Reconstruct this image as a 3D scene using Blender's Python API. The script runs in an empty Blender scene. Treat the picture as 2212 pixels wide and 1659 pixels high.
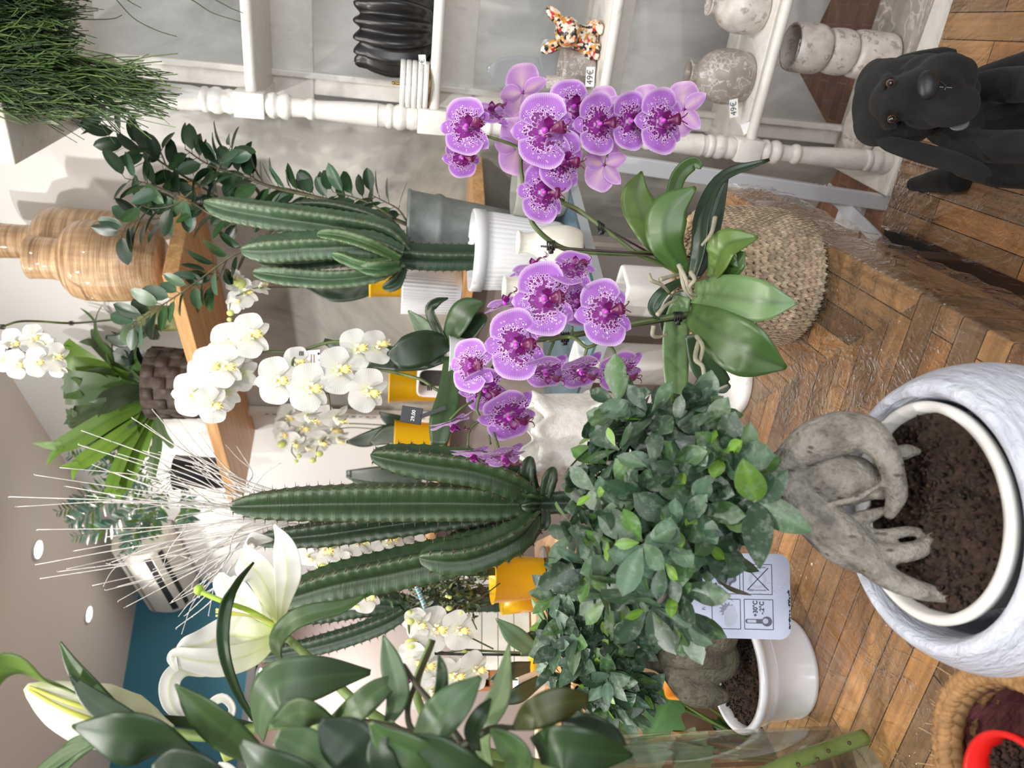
import bpy, bmesh, math, random
import numpy as np
from mathutils import Vector, Matrix
random.seed(7)
rng = np.random.default_rng(7)
C = bpy.context.scene.collection
sc = bpy.context.scene

# ---------------------------------------------------------------- camera, light, exposure
CAMZ = 1.45                       # eye height above the floor
FPX, IW, IH = 1600.0, 2212.0, 1659.0
_p, _t = math.radians(9), 0.038   # pitch down, slight roll
FW = np.array([0, math.cos(_p), -math.sin(_p)])
_U0 = np.array([0, math.sin(_p), math.cos(_p)])
_R0 = np.array([1., 0, 0])
RT = math.cos(_t) * _R0 + math.sin(_t) * _U0      # right hand side of the upright picture
DN = math.sin(_t) * _R0 - math.cos(_t) * _U0      # down in the upright picture
EYE = np.array([0, 0, CAMZ])
cd = bpy.data.cameras.new('camera'); cam = bpy.data.objects.new('camera', cd); C.objects.link(cam)
cd.sensor_width = 36; cd.lens = FPX * 36 / IW; cd.clip_start = 0.02
# the phone was held sideways: the picture's left is up
cam.matrix_world = Matrix(((DN[0], RT[0], -FW[0], 0), (DN[1], RT[1], -FW[1], 0), (DN[2], RT[2], -FW[2], CAMZ), (0, 0, 0, 1)))
cd.dof.use_dof = True; cd.dof.focus_distance = 1.15; cd.dof.aperture_fstop = 6.5
sc.camera = cam
sc.view_settings.view_transform = 'Standard'; sc.view_settings.look = 'None'
sc.view_settings.gamma = 1; sc.view_settings.exposure = 0.0
sc.view_settings.use_curve_mapping = False
w = bpy.data.worlds.new('world'); sc.world = w; w.use_nodes = True
w.node_tree.nodes['Background'].inputs[0].default_value = (0.97, 0.985, 1.0, 1)
w.node_tree.nodes['Background'].inputs[1].default_value = 0.33

def spot(x, y, z, power, tgt, size=75, blend=.6, rad=.035, col=(1, .965, .925)):
    l = bpy.data.lights.new('downlight_lamp', 'SPOT'); o = bpy.data.objects.new('downlight_lamp', l); C.objects.link(o)
    l.energy = power; l.spot_size = math.radians(size); l.spot_blend = blend; l.shadow_soft_size = rad; l.color = col
    o.location = (x, y, z)
    o.rotation_euler = (Vector(tgt) - Vector((x, y, z))).to_track_quat('-Z', 'Y').to_euler()
    return o
ASSUMED_LAMPS = [  # assumed, unseen ceiling spots: position, power, target, cone
    ((-0.95, 0.35, 2.98), 90, (0.05, 1.35, .8), 80),
    ((0.35, 0.15, 2.98), 62, (0.30, 1.6, .8), 80),
    ((-1.25, 1.90, 2.98), 92, (-.1, 2.5, 1.3), 105),
    ((-0.45, 1.55, 2.98), 46, (-.05, 2.2, 1.1), 100),
    ((0.70, 0.90, 2.98), 35, (.85, 2.3, 1.3), 95),
    ((-1.9, 3.3, 2.98), 64, (-1.0, 4.0, 1.2), 120),
    ((-0.3, -0.4, 2.98), 50, (-.1, .9, .8), 90),
    ((-1.75, 0.95, 2.98), 85, (-.95, 1.95, .7), 62),  # unseen spot, added to brighten the cream plinth
    ((-0.35, 1.95, 2.98), 24, (.3, 2.5, 2.3), 145),  # unseen spot, added to wash the upper back wall with light
]
for a, pw, tg, sz in ASSUMED_LAMPS: spot(*a, pw, tg, sz)
# added fill light behind the camera, standing in for assumed window daylight
wl = bpy.data.lights.new('assumed_daylight_fill', 'AREA'); wo = bpy.data.objects.new('assumed_daylight_fill', wl); C.objects.link(wo)
wl.shape = 'RECTANGLE'; wl.size = 2.4; wl.size_y = 1.9; wl.energy = 88; wl.color = (.93, .965, 1)
wo.location = (.5, -2.4, 1.55); wo.rotation_euler = (Vector((.5, 1.8, 1.2)) - wo.location).to_track_quat('-Z', 'Y').to_euler()

# ---------------------------------------------------------------- pixel -> place helpers (pixels of the 2212x1659 photograph)
def ray(x, y): return FW + (IH / 2 - y) / FPX * RT + (x - IW / 2) / FPX * DN
def P(x, y, d): return EYE + ray(x, y) * d                    # at a distance d along the view axis
def HZ(x, y, z):                                               # on the level z (above the floor)
    r = ray(x, y); return EYE + r * ((z - CAMZ) / r[2])
def HP(x, y, n, c):                                            # on the vertical plane n.xy = c
    r = ray(x, y); return EYE + r * (c / (r[0] * n[0] + r[1] * n[1]))
def depth(q): return float((np.asarray(q, float) - EYE) @ FW)
def V3(*a): return np.array(a, float)
def unit(v): v = np.asarray(v, float); return v / (np.linalg.norm(v) + 1e-12)
TOCAM = -FW

# ---------------------------------------------------------------- objects
def E(name, label, cat, loc=(0, 0, 0), group=None):
    o = bpy.data.objects.new(name, None); C.objects.link(o); o.location = tuple(float(v) for v in loc); o.empty_display_size = .05
    o['label'] = label; o['category'] = cat
    if group: o['group'] = group
    return o
def tag(o, label, cat, group=None):
    o['label'] = label; o['category'] = cat
    if group: o['group'] = group
    return o
def struct(o): o['kind'] = 'structure'; return o
def origin(o):
    v = np.zeros(3)
    while o is not None: v += np.array(o.location); o = o.parent
    return v
def mesh_obj(name, me, mat, parent=None, loc=None):
    o = bpy.data.objects.new(name, me); C.objects.link(o)
    if parent: o.parent = parent
    if loc is not None: o.location = tuple(float(v) for v in loc)
    if mat is not None and not me.materials:
        for m in (mat if isinstance(mat, (list, tuple)) else [mat]): me.materials.append(m)
    return o

class MB:
    """collects verts / faces / vertex colours / uvs of ONE part (world coordinates)"""
    def __init__(s): s.v = []; s.f = []; s.c = []; s.uv = []; s.n = 0; s.mi = []
    def add(s, v, f, col=None, uv=None, mi=0):
        v = np.asarray(v, float)
        s.v.append(v); s.f += [tuple(int(i) + s.n for i in q) for q in f]; s.mi += [mi] * len(f)
        k = len(v)
        if col is None: col = np.ones((k, 3)) * .5
        col = np.asarray(col, float)
        if col.ndim == 1: col = np.tile(col, (k, 1))
        s.c.append(col); s.uv.append(np.zeros((k, 2)) if uv is None else np.asarray(uv, float)); s.n += k
        return s
    def data(s, name, off=None, smooth=True):
        v = np.concatenate(s.v)
        if off is not None: v = v - off
        me = bpy.data.meshes.new(name); me.from_pydata(v.tolist(), [], s.f); 
        c = np.concatenate(s.c); a = me.color_attributes.new('tint', 'FLOAT_COLOR', 'POINT')
        a.data.foreach_set('color', np.hstack([c, np.ones((len(c), 1))]).ravel())
        uv = np.concatenate(s.uv); ul = me.uv_layers.new(name='uv')
        li = np.zeros(len(me.loops), int); me.loops.foreach_get('vertex_index', li)
        ul.data.foreach_set('uv', uv[li].ravel())
        me.polygons.foreach_set('use_smooth', [smooth] * len(me.polygons))
        if any(s.mi): me.polygons.foreach_set('material_index', s.mi)
        me.update(); return me
    def obj(s, name, mat, parent=None, loc=None, smooth=True, sub=0, solid=0, bevel=0, auto=None):
        base = origin(parent) if parent is not None else (np.zeros(3) if loc is None else np.asarray(loc, float))
        o = mesh_obj(name, s.data(name, base, smooth), mat, parent, None if parent is not None else base)
        if solid: m = o.modifiers.new('solid', 'SOLIDIFY'); m.thickness = solid; m.offset = 0
        if bevel: m = o.modifiers.new('bevel', 'BEVEL'); m.width = bevel; m.segments = 2; m.limit_method = 'ANGLE'; m.angle_limit = .6
        if sub: m = o.modifiers.new('sub', 'SUBSURF'); m.levels = m.render_levels = sub
        return o

def grid_faces(nu, nv, wrap=False):
    """vertex index = i*nv + j ; i in nu rows, j in nv columns"""
    f = []
    for i in range(nu - 1):
        for j in range(nv if wrap else nv - 1):
            k = (j + 1) % nv
            f.append((i * nv + j, i * nv + k, (i + 1) * nv + k, (i + 1) * nv + j))
    return f
def catmull(pts, n):
    pts = np.asarray(pts, float)
    if len(pts) < 3:
        t = np.linspace(0, 1, n)[:, None]; return pts[0] * (1 - t) + pts[-1] * t
    q = np.vstack([2 * pts[0] - pts[1], pts, 2 * pts[-1] - pts[-2]])
    out = []
    for t in np.linspace(0, len(pts) - 1 - 1e-9, n):
        i = int(t); u = t - i; a, b, c, d = q[i:i + 4]
        out.append(.5 * (2 * b + (c - a) * u + (2 * a - 5 * b + 4 * c - d) * u * u + (3 * b - a - 3 * c + d) * u ** 3))
    return np.array(out)
def frames(path, hint=None):
    T = np.gradient(path, axis=0); T /= np.linalg.norm(T, axis=1)[:, None] + 1e-12
    h = np.array([0.3, .2, 1.]) if hint is None else np.asarray(hint, float)
    if abs(unit(h) @ T[0]) > .97: h = np.array([1., .1, 0])
    N = np.zeros_like(T); n = unit(h - (h @ T[0]) * T[0])
    for i in range(len(T)):
        n = unit(n - (n @ T[i]) * T[i]); N[i] = n
    return T, N, np.cross(T, N)
def tube(mb, pts, rad, segs=8, n=None, col=None, cap=True, hint=None, smooth=True, shape=None):
    pts = np.asarray(pts, float); n = n or max(2, len(pts) * 4)
    path = catmull(pts, n) if smooth and len(pts) > 2 else (pts if len(pts) == n else catmull(pts[[0, -1]], n) if len(pts) == 2 else pts)
    n = len(path)
    rad = np.interp(np.linspace(0, 1, n), np.linspace(0, 1, len(rad)), rad) if np.ndim(rad) else np.full(n, rad)
    T, N, B = frames(path, hint)
    th = np.linspace(0, 2 * math.pi, segs, endpoint=False)
    sh = np.ones((n, segs)) if shape is None else shape(np.linspace(0, 1, n), th)
    v = path[:, None] + (rad[:, None] * sh)[..., None] * (np.cos(th)[None, :, None] * N[:, None] + np.sin(th)[None, :, None] * B[:, None])
    v = v.reshape(-1, 3); f = grid_faces(n, segs, True)
    if cap:
        f.append(tuple(range(segs))[::-1]); f.append(tuple((n - 1) * segs + j for j in range(segs)))
    cc = None
    if col is not None:
        cc = np.asarray(col, float)
        if cc.ndim == 2: cc = np.repeat(np.stack([np.interp(np.linspace(0, 1, n), np.linspace(0, 1, len(cc)), cc[:, k]) for k in range(3)], 1), segs, 0)
    mb.add(v, f, cc); return path
def lathe(mb, prof, c, segs=48, mod=None, axis=None, col=None, cap0=True):
    """prof: list of (radius, height); c: base centre"""
    prof = np.asarray(prof, float); n = len(prof); th = np.linspace(0, 2 * math.pi, segs, endpoint=False)
    r = prof[:, 0][:, None] * np.ones(segs)
    z = prof[:, 1][:, None] * np.ones(segs)
    if mod is not None: r, z = mod(r, z, th)
    v = np.stack([r * np.cos(th), r * np.sin(th), z], -1).reshape(-1, 3)
    if axis is not None:
        a = unit(axis); x = unit(np.cross([0.13, .97, .2], a)); y = np.cross(a, x)
        v = v[:, :1] * x + v[:, 1:2] * y + v[:, 2:] * a
    f = grid_faces(n, segs, True)
    if cap0 and prof[0, 0] > 1e-6: f.append(tuple(range(segs))[::-1])
    if prof[-1, 0] > 1e-6: f.append(tuple((n - 1) * segs + j for j in range(segs)))
    mb.add(v + np.asarray(c, float), f, col); return mb
def rsm(prof, k=4):
    """smooth a profile by sampling a spline through it"""
    return [tuple(q) for q in catmull(np.array([(a, b, 0) for a, b in prof], float), (len(prof) - 1) * k + 1)[:, :2]]
def box(mb, c, ax, ay, az, sx, sy, sz, col=None):
    """box centred on c with axes ax, ay, az and full sizes"""
    ax, ay, az = (np.asarray(a, float) for a in (ax, ay, az)); c = np.asarray(c, float)
    v = [c + ax * i * sx / 2 + ay * j * sy / 2 + az * k * sz / 2 for i in (-1, 1) for j in (-1, 1) for k in (-1, 1)]
    f = [(0, 1, 3, 2), (4, 6, 7, 5), (0, 4, 5, 1), (2, 3, 7, 6), (0, 2, 6, 4), (1, 5, 7, 3)]
    mb.add(v, f, col); return mb
def bar(mb, a, b, wx, wy, hint=(0, 0, 1), col=None):
    a = np.asarray(a, float); b = np.asarray(b, float); t = unit(b - a); n = unit(np.asarray(hint, float) - (np.asarray(hint, float) @ t) * t)
    return box(mb, (a + b) / 2, t, n, np.cross(t, n), np.linalg.norm(b - a), wx, wy, col)
def quadpoly(mb, pts, col=None): mb.add(pts, [tuple(range(len(pts)))], col); return mb
def prism(mb, pts, d, col=None):
    """polygon pts extruded by vector d"""
    pts = np.asarray(pts, float); n = len(pts); d = np.asarray(d, float)
    f = [tuple(range(n))[::-1], tuple(range(n, 2 * n))] + [(i, (i + 1) % n, n + (i + 1) % n, n + i) for i in range(n)]
    mb.add(np.vstack([pts, pts + d]), f, col); return mb
def blob(mb, c, r, axes=None, nu=14, nv=20, col=None, fn=None):
    """ellipsoid"""
    r = np.ones(3) * r if np.ndim(r) == 0 else np.asarray(r, float)
    ph = np.linspace(0, math.pi, nu); th = np.linspace(0, 2 * math.pi, nv, endpoint=False)
    d = np.stack([np.sin(ph)[:, None] * np.cos(th), np.sin(ph)[:, None] * np.sin(th), np.cos(ph)[:, None] * np.ones(nv)], -1).reshape(-1, 3)
    v = d * r
    if fn is not None: v = v * fn(d)[:, None]
    if axes is not None: v = v[:, :1] * axes[0] + v[:, 1:2] * axes[1] + v[:, 2:] * axes[2]
    mb.add(v + np.asarray(c, float), grid_faces(nu, nv, True), col); return mb

# ---- leaves
def leaf(mb, base, tip_dir, normal, L, W, col, shape='ovate', curl=.15, fold=.18, nl=7, nw=5, wave=0., uvoff=0., tint2=None):
    """a single leaf: base point, direction, upper face normal"""
    d = unit(tip_dir); n = np.asarray(normal, float); n = unit(n - (n @ d) * d); s = np.cross(d, n)
    t = np.linspace(0, 1, nl)
    if shape == 'ovate': wd = np.sin(math.pi * t ** .85) ** .8
    elif shape == 'obovate': wd = np.sin(math.pi * t ** 1.45) ** .75
    elif shape == 'lance': wd = np.sin(math.pi * t ** .8) ** 1.0
    elif shape == 'round': wd = np.sin(math.pi * t ** .95) ** .55
    elif shape == 'strap': wd = np.clip(np.minimum(1, t * 5) * (1 - t ** 4) ** .8 + .02, 0, 1)
    else: wd = shape(t)
    wd = wd * W / 2; wd[0] = max(wd[0], W * .04); wd[-1] = max(wd[-1], W * .015)
    u = np.linspace(-1, 1, nw)
    X = t[:, None] * L * np.ones(nw)
    Y = wd[:, None] * u
    Z = -curl * L * (t ** 2)[:, None] * np.ones(nw) + fold * np.abs(Y) + wave * W * np.sin(t * 9)[:, None] * np.abs(u)
    v = np.asarray(base, float) + X[..., None] * d + Y[..., None] * s + Z[..., None] * n
    cc = np.tile(np.asarray(col, float), (nl * nw, 1))
    if tint2 is not None:   # midrib colour
        m = (np.abs(u) < .02)[None, :] * np.ones((nl, 1)); cc = cc * (1 - m.reshape(-1, 1)) + np.asarray(tint2) * m.reshape(-1, 1)
    uv = np.stack([u[None, :] * np.ones((nl, 1)) * .5 + .5, t[:, None] * np.ones(nw)], -1).reshape(-1, 2)
    mb.add(v.reshape(-1, 3), grid_faces(nl, nw), cc, uv)
def strap(mb, pts, hw, normal, col, n=16, nw=7, fold=.25, shape=None, tip=True, round_=.0, tint2=None, roll=0):
    """long leaf along a path. hw: half width (list along the path); normal: direction of its upper face (one or one per path point)"""
    path = catmull(pts, n); t = np.linspace(0, 1, n)
    hw = np.clip(catmull(np.array([(w_, 0, 0) for w_ in hw], float), n)[:, 0], min(hw) * .6, None) if shape is None else hw * shape(t)
    nn = np.asarray(normal, float)
    nn = np.tile(nn, (n, 1)) if nn.ndim == 1 else catmull(nn, n)
    T = np.gradient(path, axis=0); T /= np.linalg.norm(T, axis=1)[:, None] + 1e-12
    nn = nn - (nn * T).sum(1)[:, None] * T; nn /= np.linalg.norm(nn, axis=1)[:, None] + 1e-12
    S = np.cross(T, nn); u = np.linspace(-1, 1, nw)
    Y = hw[:, None] * u; Z = fold * np.abs(Y) - round_ * np.abs(Y) * np.abs(u)
    v = path[:, None] + Y[..., None] * S[:, None] + Z[..., None] * nn[:, None]
    cc = np.tile(np.asarray(col, float), (n * nw, 1))
    if tint2 is not None:
        m = (np.abs(u) < .02)[None, :] * np.ones((n, 1)); cc = cc * (1 - m.reshape(-1, 1)) + np.asarray(tint2) * m.reshape(-1, 1)
    uv = np.stack([u[None, :] * np.ones((n, 1)) * .5 + .5, t[:, None] * np.ones(nw)], -1).reshape(-1, 2)
    mb.add(v.reshape(-1, 3), grid_faces(n, nw), cc, uv)
def PP(pts):
    """list of (x, y, d) pixels -> points"""
    return [P(*q) for q in pts]

# ---------------------------------------------------------------- materials
class NT:
    def __init__(s, name):
        s.m = bpy.data.materials.new(name); s.m.use_nodes = True; s.t = s.m.node_tree; s.n = s.t.nodes; s.b = s.n['Principled BSDF']
    def new(s, ty, **kw):
        x = s.n.new(ty)
        for k, v in kw.items():
            if k in x.inputs: x.inputs[k].default_value = v
            else: setattr(x, k, v)
        return x
    def link(s, a, b): s.t.links.new(a, b)
    def set(s, **kw):
        for k, v in kw.items():
            k = k.replace('_', ' '); x = s.b.inputs[k]
            if hasattr(v, 'is_linked') or isinstance(v, bpy.types.NodeSocket): s.link(v, x)
            else: x.default_value = v if not isinstance(v, tuple) or len(v) == 4 or k == 'Subsurface Radius' else (*v, 1)
    def coord(s, kind='Object', scale=(1, 1, 1), rot=(0, 0, 0), loc=(0, 0, 0)):
        tc = s.new('ShaderNodeTexCoord'); mp = s.new('ShaderNodeMapping')
        mp.inputs['Scale'].default_value = scale; mp.inputs['Rotation'].default_value = rot; mp.inputs['Location'].default_value = loc
        s.link(tc.outputs[kind], mp.inputs[0]); return mp.outputs[0]
    def noise(s, co, scale=5, detail=4, rough=.55, dist=0):
        x = s.new('ShaderNodeTexNoise'); x.inputs['Scale'].default_value = scale; x.inputs['Detail'].default_value = detail
        x.inputs['Roughness'].default_value = rough; x.inputs['Distortion'].default_value = dist
        if co is not None: s.link(co, x.inputs['Vector'])
        return x.outputs['Fac']
    def voro(s, co, scale=5, feature='F1', rnd=1, out='Distance'):
        x = s.new('ShaderNodeTexVoronoi'); x.feature = feature; x.inputs['Scale'].default_value = scale; x.inputs['Randomness'].default_value = rnd
        if co is not None: s.link(co, x.inputs['Vector'])
        return x.outputs[out]
    def ramp(s, fac, stops, mode='LINEAR'):
        x = s.new('ShaderNodeValToRGB'); e = x.color_ramp.elements; x.color_ramp.interpolation = mode
        while len(e) < len(stops): e.new(.5)
        for el, (p, c) in zip(e, stops): el.position = p; el.color = (*c, 1) if len(c) == 3 else c
        s.link(fac, x.inputs[0]); return x.outputs[0]
    def mix(s, fac, a, b, mode='MIX'):
        x = s.new('ShaderNodeMix'); x.data_type = 'RGBA'; x.blend_type = mode
        for v, i in ((fac, 0), (a, 6), (b, 7)):
            if isinstance(v, bpy.types.NodeSocket): s.link(v, x.inputs[i])
            elif i == 0: x.inputs[0].default_value = v
            else: x.inputs[i].default_value = (*v, 1) if len(v) == 3 else v
        return x.outputs[2]
    def math(s, op, a, b=0., clamp=False):
        x = s.new('ShaderNodeMath'); x.operation = op; x.use_clamp = clamp
        for v, i in ((a, 0), (b, 1)):
            if isinstance(v, bpy.types.NodeSocket): s.link(v, x.inputs[i])
            else: x.inputs[i].default_value = v
        return x.outputs[0]
    def attr(s, name='tint'):
        x = s.new('ShaderNodeVertexColor'); x.layer_name = name; return x.outputs[0]
    def bump(s, h, strength=.3, dist=.01, normal=None, to='Normal'):
        x = s.new('ShaderNodeBump'); x.inputs['Strength'].default_value = strength; x.inputs['Distance'].default_value = dist
        s.link(h, x.inputs['Height'])
        if normal is not None: s.link(normal, x.inputs['Normal'])
        s.link(x.outputs[0], s.b.inputs[to]); return x.outputs[0]
def srgb(r, g, b):
    f = lambda c: (c / 255 / 12.92) if c <= 10.3 else ((c / 255 + .055) / 1.055) ** 2.4
    return (f(r), f(g), f(b))
def plain(name, c, rough=.5, c2=None, scale=20, bump=0, bscale=None, dist=.002, spec=.5, metal=0, coat=0, stretch=(1, 1, 1), sss=0, trans=0, detail=4):
    k = NT(name); co = k.coord('Object', stretch)
    if c2 is not None: k.set(Base_Color=k.ramp(k.noise(co, scale, detail), [(.3, c), (.7, c2)]))
    else: k.set(Base_Color=c)
    k.set(Roughness=rough, Metallic=metal, Specular_IOR_Level=spec, Coat_Weight=coat, Transmission_Weight=trans)
    if sss: k.set(Subsurface_Weight=sss, Subsurface_Radius=(.5, .3, .3), Subsurface_Scale=.01)
    if bump: k.bump(k.noise(co, bscale or scale, detail), bump, dist)
    return k.m
def tinted(name, rough=.4, vein=0., spec=.5, vary=.25, scale=40, trans=.0, coat=0., dust=0.):
    """leaf-like material whose colour comes from each leaf's own tint"""
    k = NT(name); co = k.coord('Object'); a = k.attr('tint')
    nz = k.noise(co, scale, 3)
    c = k.mix(vary, a, k.mix(1, a, k.ramp(nz, [(.25, (.45, .45, .45)), (.75, (1.5, 1.5, 1.5))]), 'MULTIPLY'))
    if dust: c = k.mix(k.math('MULTIPLY', k.ramp(k.noise(co, scale * 1.7, 5, .7), [(.5, (0, 0, 0)), (.75, (1, 1, 1))]), dust), c, (.34, .38, .34))
    k.set(Base_Color=c, Roughness=rough, Specular_IOR_Level=spec, Coat_Weight=coat, Coat_Roughness=.25)
    if vein:
        uv = k.new('ShaderNodeUVMap'); sep = k.new('ShaderNodeSeparateXYZ'); k.link(uv.outputs[0], sep.inputs[0])
        mid = k.math('ABSOLUTE', k.math('SUBTRACT', sep.outputs[0], .5))
        wv = k.new('ShaderNodeTexWave'); wv.inputs['Scale'].default_value = 6; wv.inputs['Distortion'].default_value = 1
        mp = k.new('ShaderNodeMapping'); k.link(uv.outputs[0], mp.inputs[0]); mp.inputs['Scale'].default_value = (9, .4, 1); k.link(mp.outputs[0], wv.inputs['Vector'])
        h = k.math('ADD', k.math('MULTIPLY', wv.outputs['Fac'], .25), k.math('MINIMUM', k.math('MULTIPLY', mid, 12), 1))
        k.bump(h, vein, .002)
    if trans:
        tr = k.new('ShaderNodeBsdfTranslucent'); k.link(c, tr.inputs[0]); mx = k.new('ShaderNodeMixShader'); mx.inputs[0].default_value = trans
        k.link(k.b.outputs[0], mx.inputs[1]); k.link(tr.outputs[0], mx.inputs[2]); k.link(mx.outputs[0], k.n['Material Output'].inputs[0])
    return k.m
def text_obj(name, s, size, p, right, up, mat, parent, depth_=.0006, align='CENTER', bold=0.):
    """flat lettering lying on a surface: p centre, right / up directions of the writing"""
    cu = bpy.data.curves.new(name, 'FONT'); cu.body = s; cu.size = size; cu.align_x = align; cu.align_y = 'CENTER'; cu.extrude = depth_ / 2; cu.offset = bold
    tmp = bpy.data.objects.new(name, cu); C.objects.link(tmp); bpy.context.view_layer.update()
    me = bpy.data.meshes.new_from_object(tmp); bpy.data.objects.remove(tmp)
    r = unit(right); u = unit(np.asarray(up) - (np.asarray(up) @ r) * r); n = np.cross(r, u)
    base = np.asarray(p) - (origin(parent) if parent is not None else 0)
    me.transform(Matrix(((r[0], u[0], n[0], base[0]), (r[1], u[1], n[1], base[1]), (r[2], u[2], n[2], base[2]), (0, 0, 0, 1))))
    me.materials.clear(); return mesh_obj(name, me, mat, parent)
UP = V3(0, 0, 1)
# ---------------------------------------------------------------- the room
SX = V3(.862, -.507, 0); SY = V3(.507, .862, 0)        # along / behind the white turned-post shelf
NB = V3(.796, .605, 0); TB = V3(-.605, .796, 0)         # back wall: normal (into the wall) and direction to the left
CEIL = CAMZ + 1.575
k = NT('wall_plaster_mottled'); co = k.coord('Object')
nz = k.noise(co, 2.6, 6, .62, 1.2); 
k.set(Base_Color=k.ramp(nz, [(.30, srgb(192, 191, 188)), (.48, srgb(218, 217, 214)), (.70, srgb(236, 235, 232))]), Roughness=.55)
k.bump(k.noise(co, 9, 5), .08, .01); PLASTER = k.m
WALLW = plain('wall_paint_white', srgb(232, 230, 226), .6, srgb(238, 236, 232), 3)
TEAL = plain('wall_paint_teal', srgb(36, 104, 124), .55, srgb(40, 110, 130), 2)
PINKW = plain('wall_paint_rose_white', srgb(236, 222, 214), .6)
CEILM = plain('ceiling_paint', srgb(226, 222, 216), .7)
k = NT('floor_terracotta_tile'); co = k.coord('Object', (1, 1, 1), (0, 0, math.radians(26)))
br = k.new('ShaderNodeTexBrick'); br.inputs['Color1'].default_value = (*srgb(120, 84, 66), 1); br.inputs['Color2'].default_value = (*srgb(142, 104, 82), 1)
br.inputs['Mortar'].default_value = (*srgb(150, 128, 112), 1); br.inputs['Scale'].default_value = 4.2; br.inputs['Mortar Size'].default_value = .008
k.link(co, br.inputs['Vector']); nz = k.noise(co, 14, 6)
k.set(Base_Color=k.mix(.55, br.outputs[0], k.mix(1, br.outputs[0], k.ramp(nz, [(.3, (.5, .46, .44)), (.7, (1.35, 1.3, 1.25))]), 'MULTIPLY')), Roughness=.42); FLOORM = k.m

CA = 2.46; CB = 2.0
corner = V3(.621, 2.488, 0)                             # meeting of the right and the back wall
cornL = V3(-1.36, 5.10, 0)                              # meeting of the back and the teal wall
cornL = corner + TB * ((cornL - corner) @ TB)
TD = V3(-.92, -.393, 0)                                 # teal wall runs this way to the left
def wall(name, a, b, z0, z1, out, mat, th=.08):
    mb = MB(); prism(mb, [V3(a[0], a[1], z0), V3(b[0], b[1], z0), V3(b[0], b[1], z1), V3(a[0], a[1], z1)], unit(out) * th)
    return struct(mb.obj(name, mat, smooth=False))
jog = HP(1000, 264, NB[:2], 2.0)
jog = V3(jog[0], jog[1], 0)
# back wall: mottled plaster that gives way to white paint near the top and to the left
k = NT('wall_paint_plaster'); co = k.coord('Object'); nz = k.noise(co, 2.6, 6, .62, 1.2)
mot = k.ramp(nz, [(.30, srgb(138, 137, 130)), (.48, srgb(168, 166, 158)), (.70, srgb(198, 196, 188))])
sz = k.new('ShaderNodeSeparateXYZ'); k.link(co, sz.inputs[0]); dt = k.new('ShaderNodeVectorMath'); dt.operation = 'DOT_PRODUCT'; k.link(co, dt.inputs[0]); dt.inputs[1].default_value = tuple(TB)
tuw = HP(700, 890, NB[:2], 1.985) @ TB
hi = k.ramp(k.math('ADD', k.math('MULTIPLY', sz.outputs[2], .4), k.math('MULTIPLY', nz, .12)), [(.80, (0, 0, 0)), (.98, (1, 1, 1))])
fac = k.math('MAXIMUM', hi, k.math('GREATER_THAN', dt.outputs['Value'], float(tuw)))
k.set(Base_Color=k.mix(fac, mot, srgb(234, 232, 228)), Roughness=.55); k.bump(k.noise(co, 9, 5), .06, .01); BACKW = k.m
wall('wall_right', jog + NB * .54 + TB * .06, jog + NB * .54 - TB * 2.2, 0, CEIL, NB, PLASTER)
wall('wall_side', jog + NB * .0, jog + NB * .54, 0, CEIL, TB, PLASTER, .06)
wall('wall_back', jog, cornL, 0, CEIL, NB, BACKW)
tout = V3(-.393, .92, 0)
tl = cornL + TD * 2.6
ZT = P(548, 1445, 5.0)[2]                               # underside of the teal bulkhead
ZT = float(HP(546, 1500, tout[:2], tout[:2] @ cornL[:2])[2])
wall('wall_left', cornL, tl, ZT, CEIL, tout, TEAL)
# the room beyond the teal bulkhead
wall('wall_far', cornL + tout * 2.2 + V3(2.0, 0.5, 0), tl + tout * 2.2 + TD * 2.5, 0, ZT + .04, tout, PINKW)
mb = MB(); prism(mb, [cornL + V3(0, 0, ZT), cornL + tout * 2.25 + V3(1.5, .5, ZT), tl + tout * 2.25 + TD * 2 + V3(0, 0, ZT), tl + V3(0, 0, ZT)], V3(0, 0, .05))
struct(mb.obj('ceiling_far', PINKW, smooth=False))
mb = MB(); prism(mb, [V3(-4.5, -1.2, CEIL), V3(3, -1.2, CEIL), V3(3, 7, CEIL), V3(-4.5, 7, CEIL)], V3(0, 0, .06)); struct(mb.obj('ceiling', CEILM, smooth=False))
mb = MB(); prism(mb, [V3(-6.5, -1.2, -.05), V3(3, -1.2, -.05), V3(3, 9, -.05), V3(-6.5, 9, -.05)], V3(0, 0, .05)); struct(mb.obj('floor', FLOORM, smooth=False))

_f = cornL + tout * 1.1 + TD * 1.0
spot(_f[0], _f[1], ZT - .08, 75, (_f[0], _f[1] + .6, .6), 150)  # added unseen spot that brightens the room beyond the bulkhead
# recessed ceiling spotlights seen in the photograph
RIM = plain('spotlight_rim', (.8, .8, .8), .3)
k = NT('spotlight_bulb'); k.set(Base_Color=(1, 1, 1), Emission_Color=(1, .97, .95), Emission_Strength=60.0); BULB = k.m
for i, (x, y, lb) in enumerate([(80, 1187, 'recessed ceiling spotlight nearer the top of the staghorn fern'), (190, 1327, 'recessed ceiling spotlight above the lily bud and teal wall')]):
    c = HZ(x, y, CEIL)
    e = E('ceiling_spotlight', lb, 'ceiling light', c, 'recessed ceiling spotlights')
    mb = MB(); lathe(mb, [(.042, -.001), (.05, -.004), (.05, -.008), (.04, -.008), (.036, -.001)], c, 32); mb.obj('trim_ring', RIM, e)
    mb = MB(); lathe(mb, [(.001, -.006), (.03, -.006), (.036, -.001)], c, 32); mb.obj('bulb', BULB, e)
    spot(c[0], c[1], c[2] - .02, 30, (c[0], c[1], 0), 130)
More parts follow.
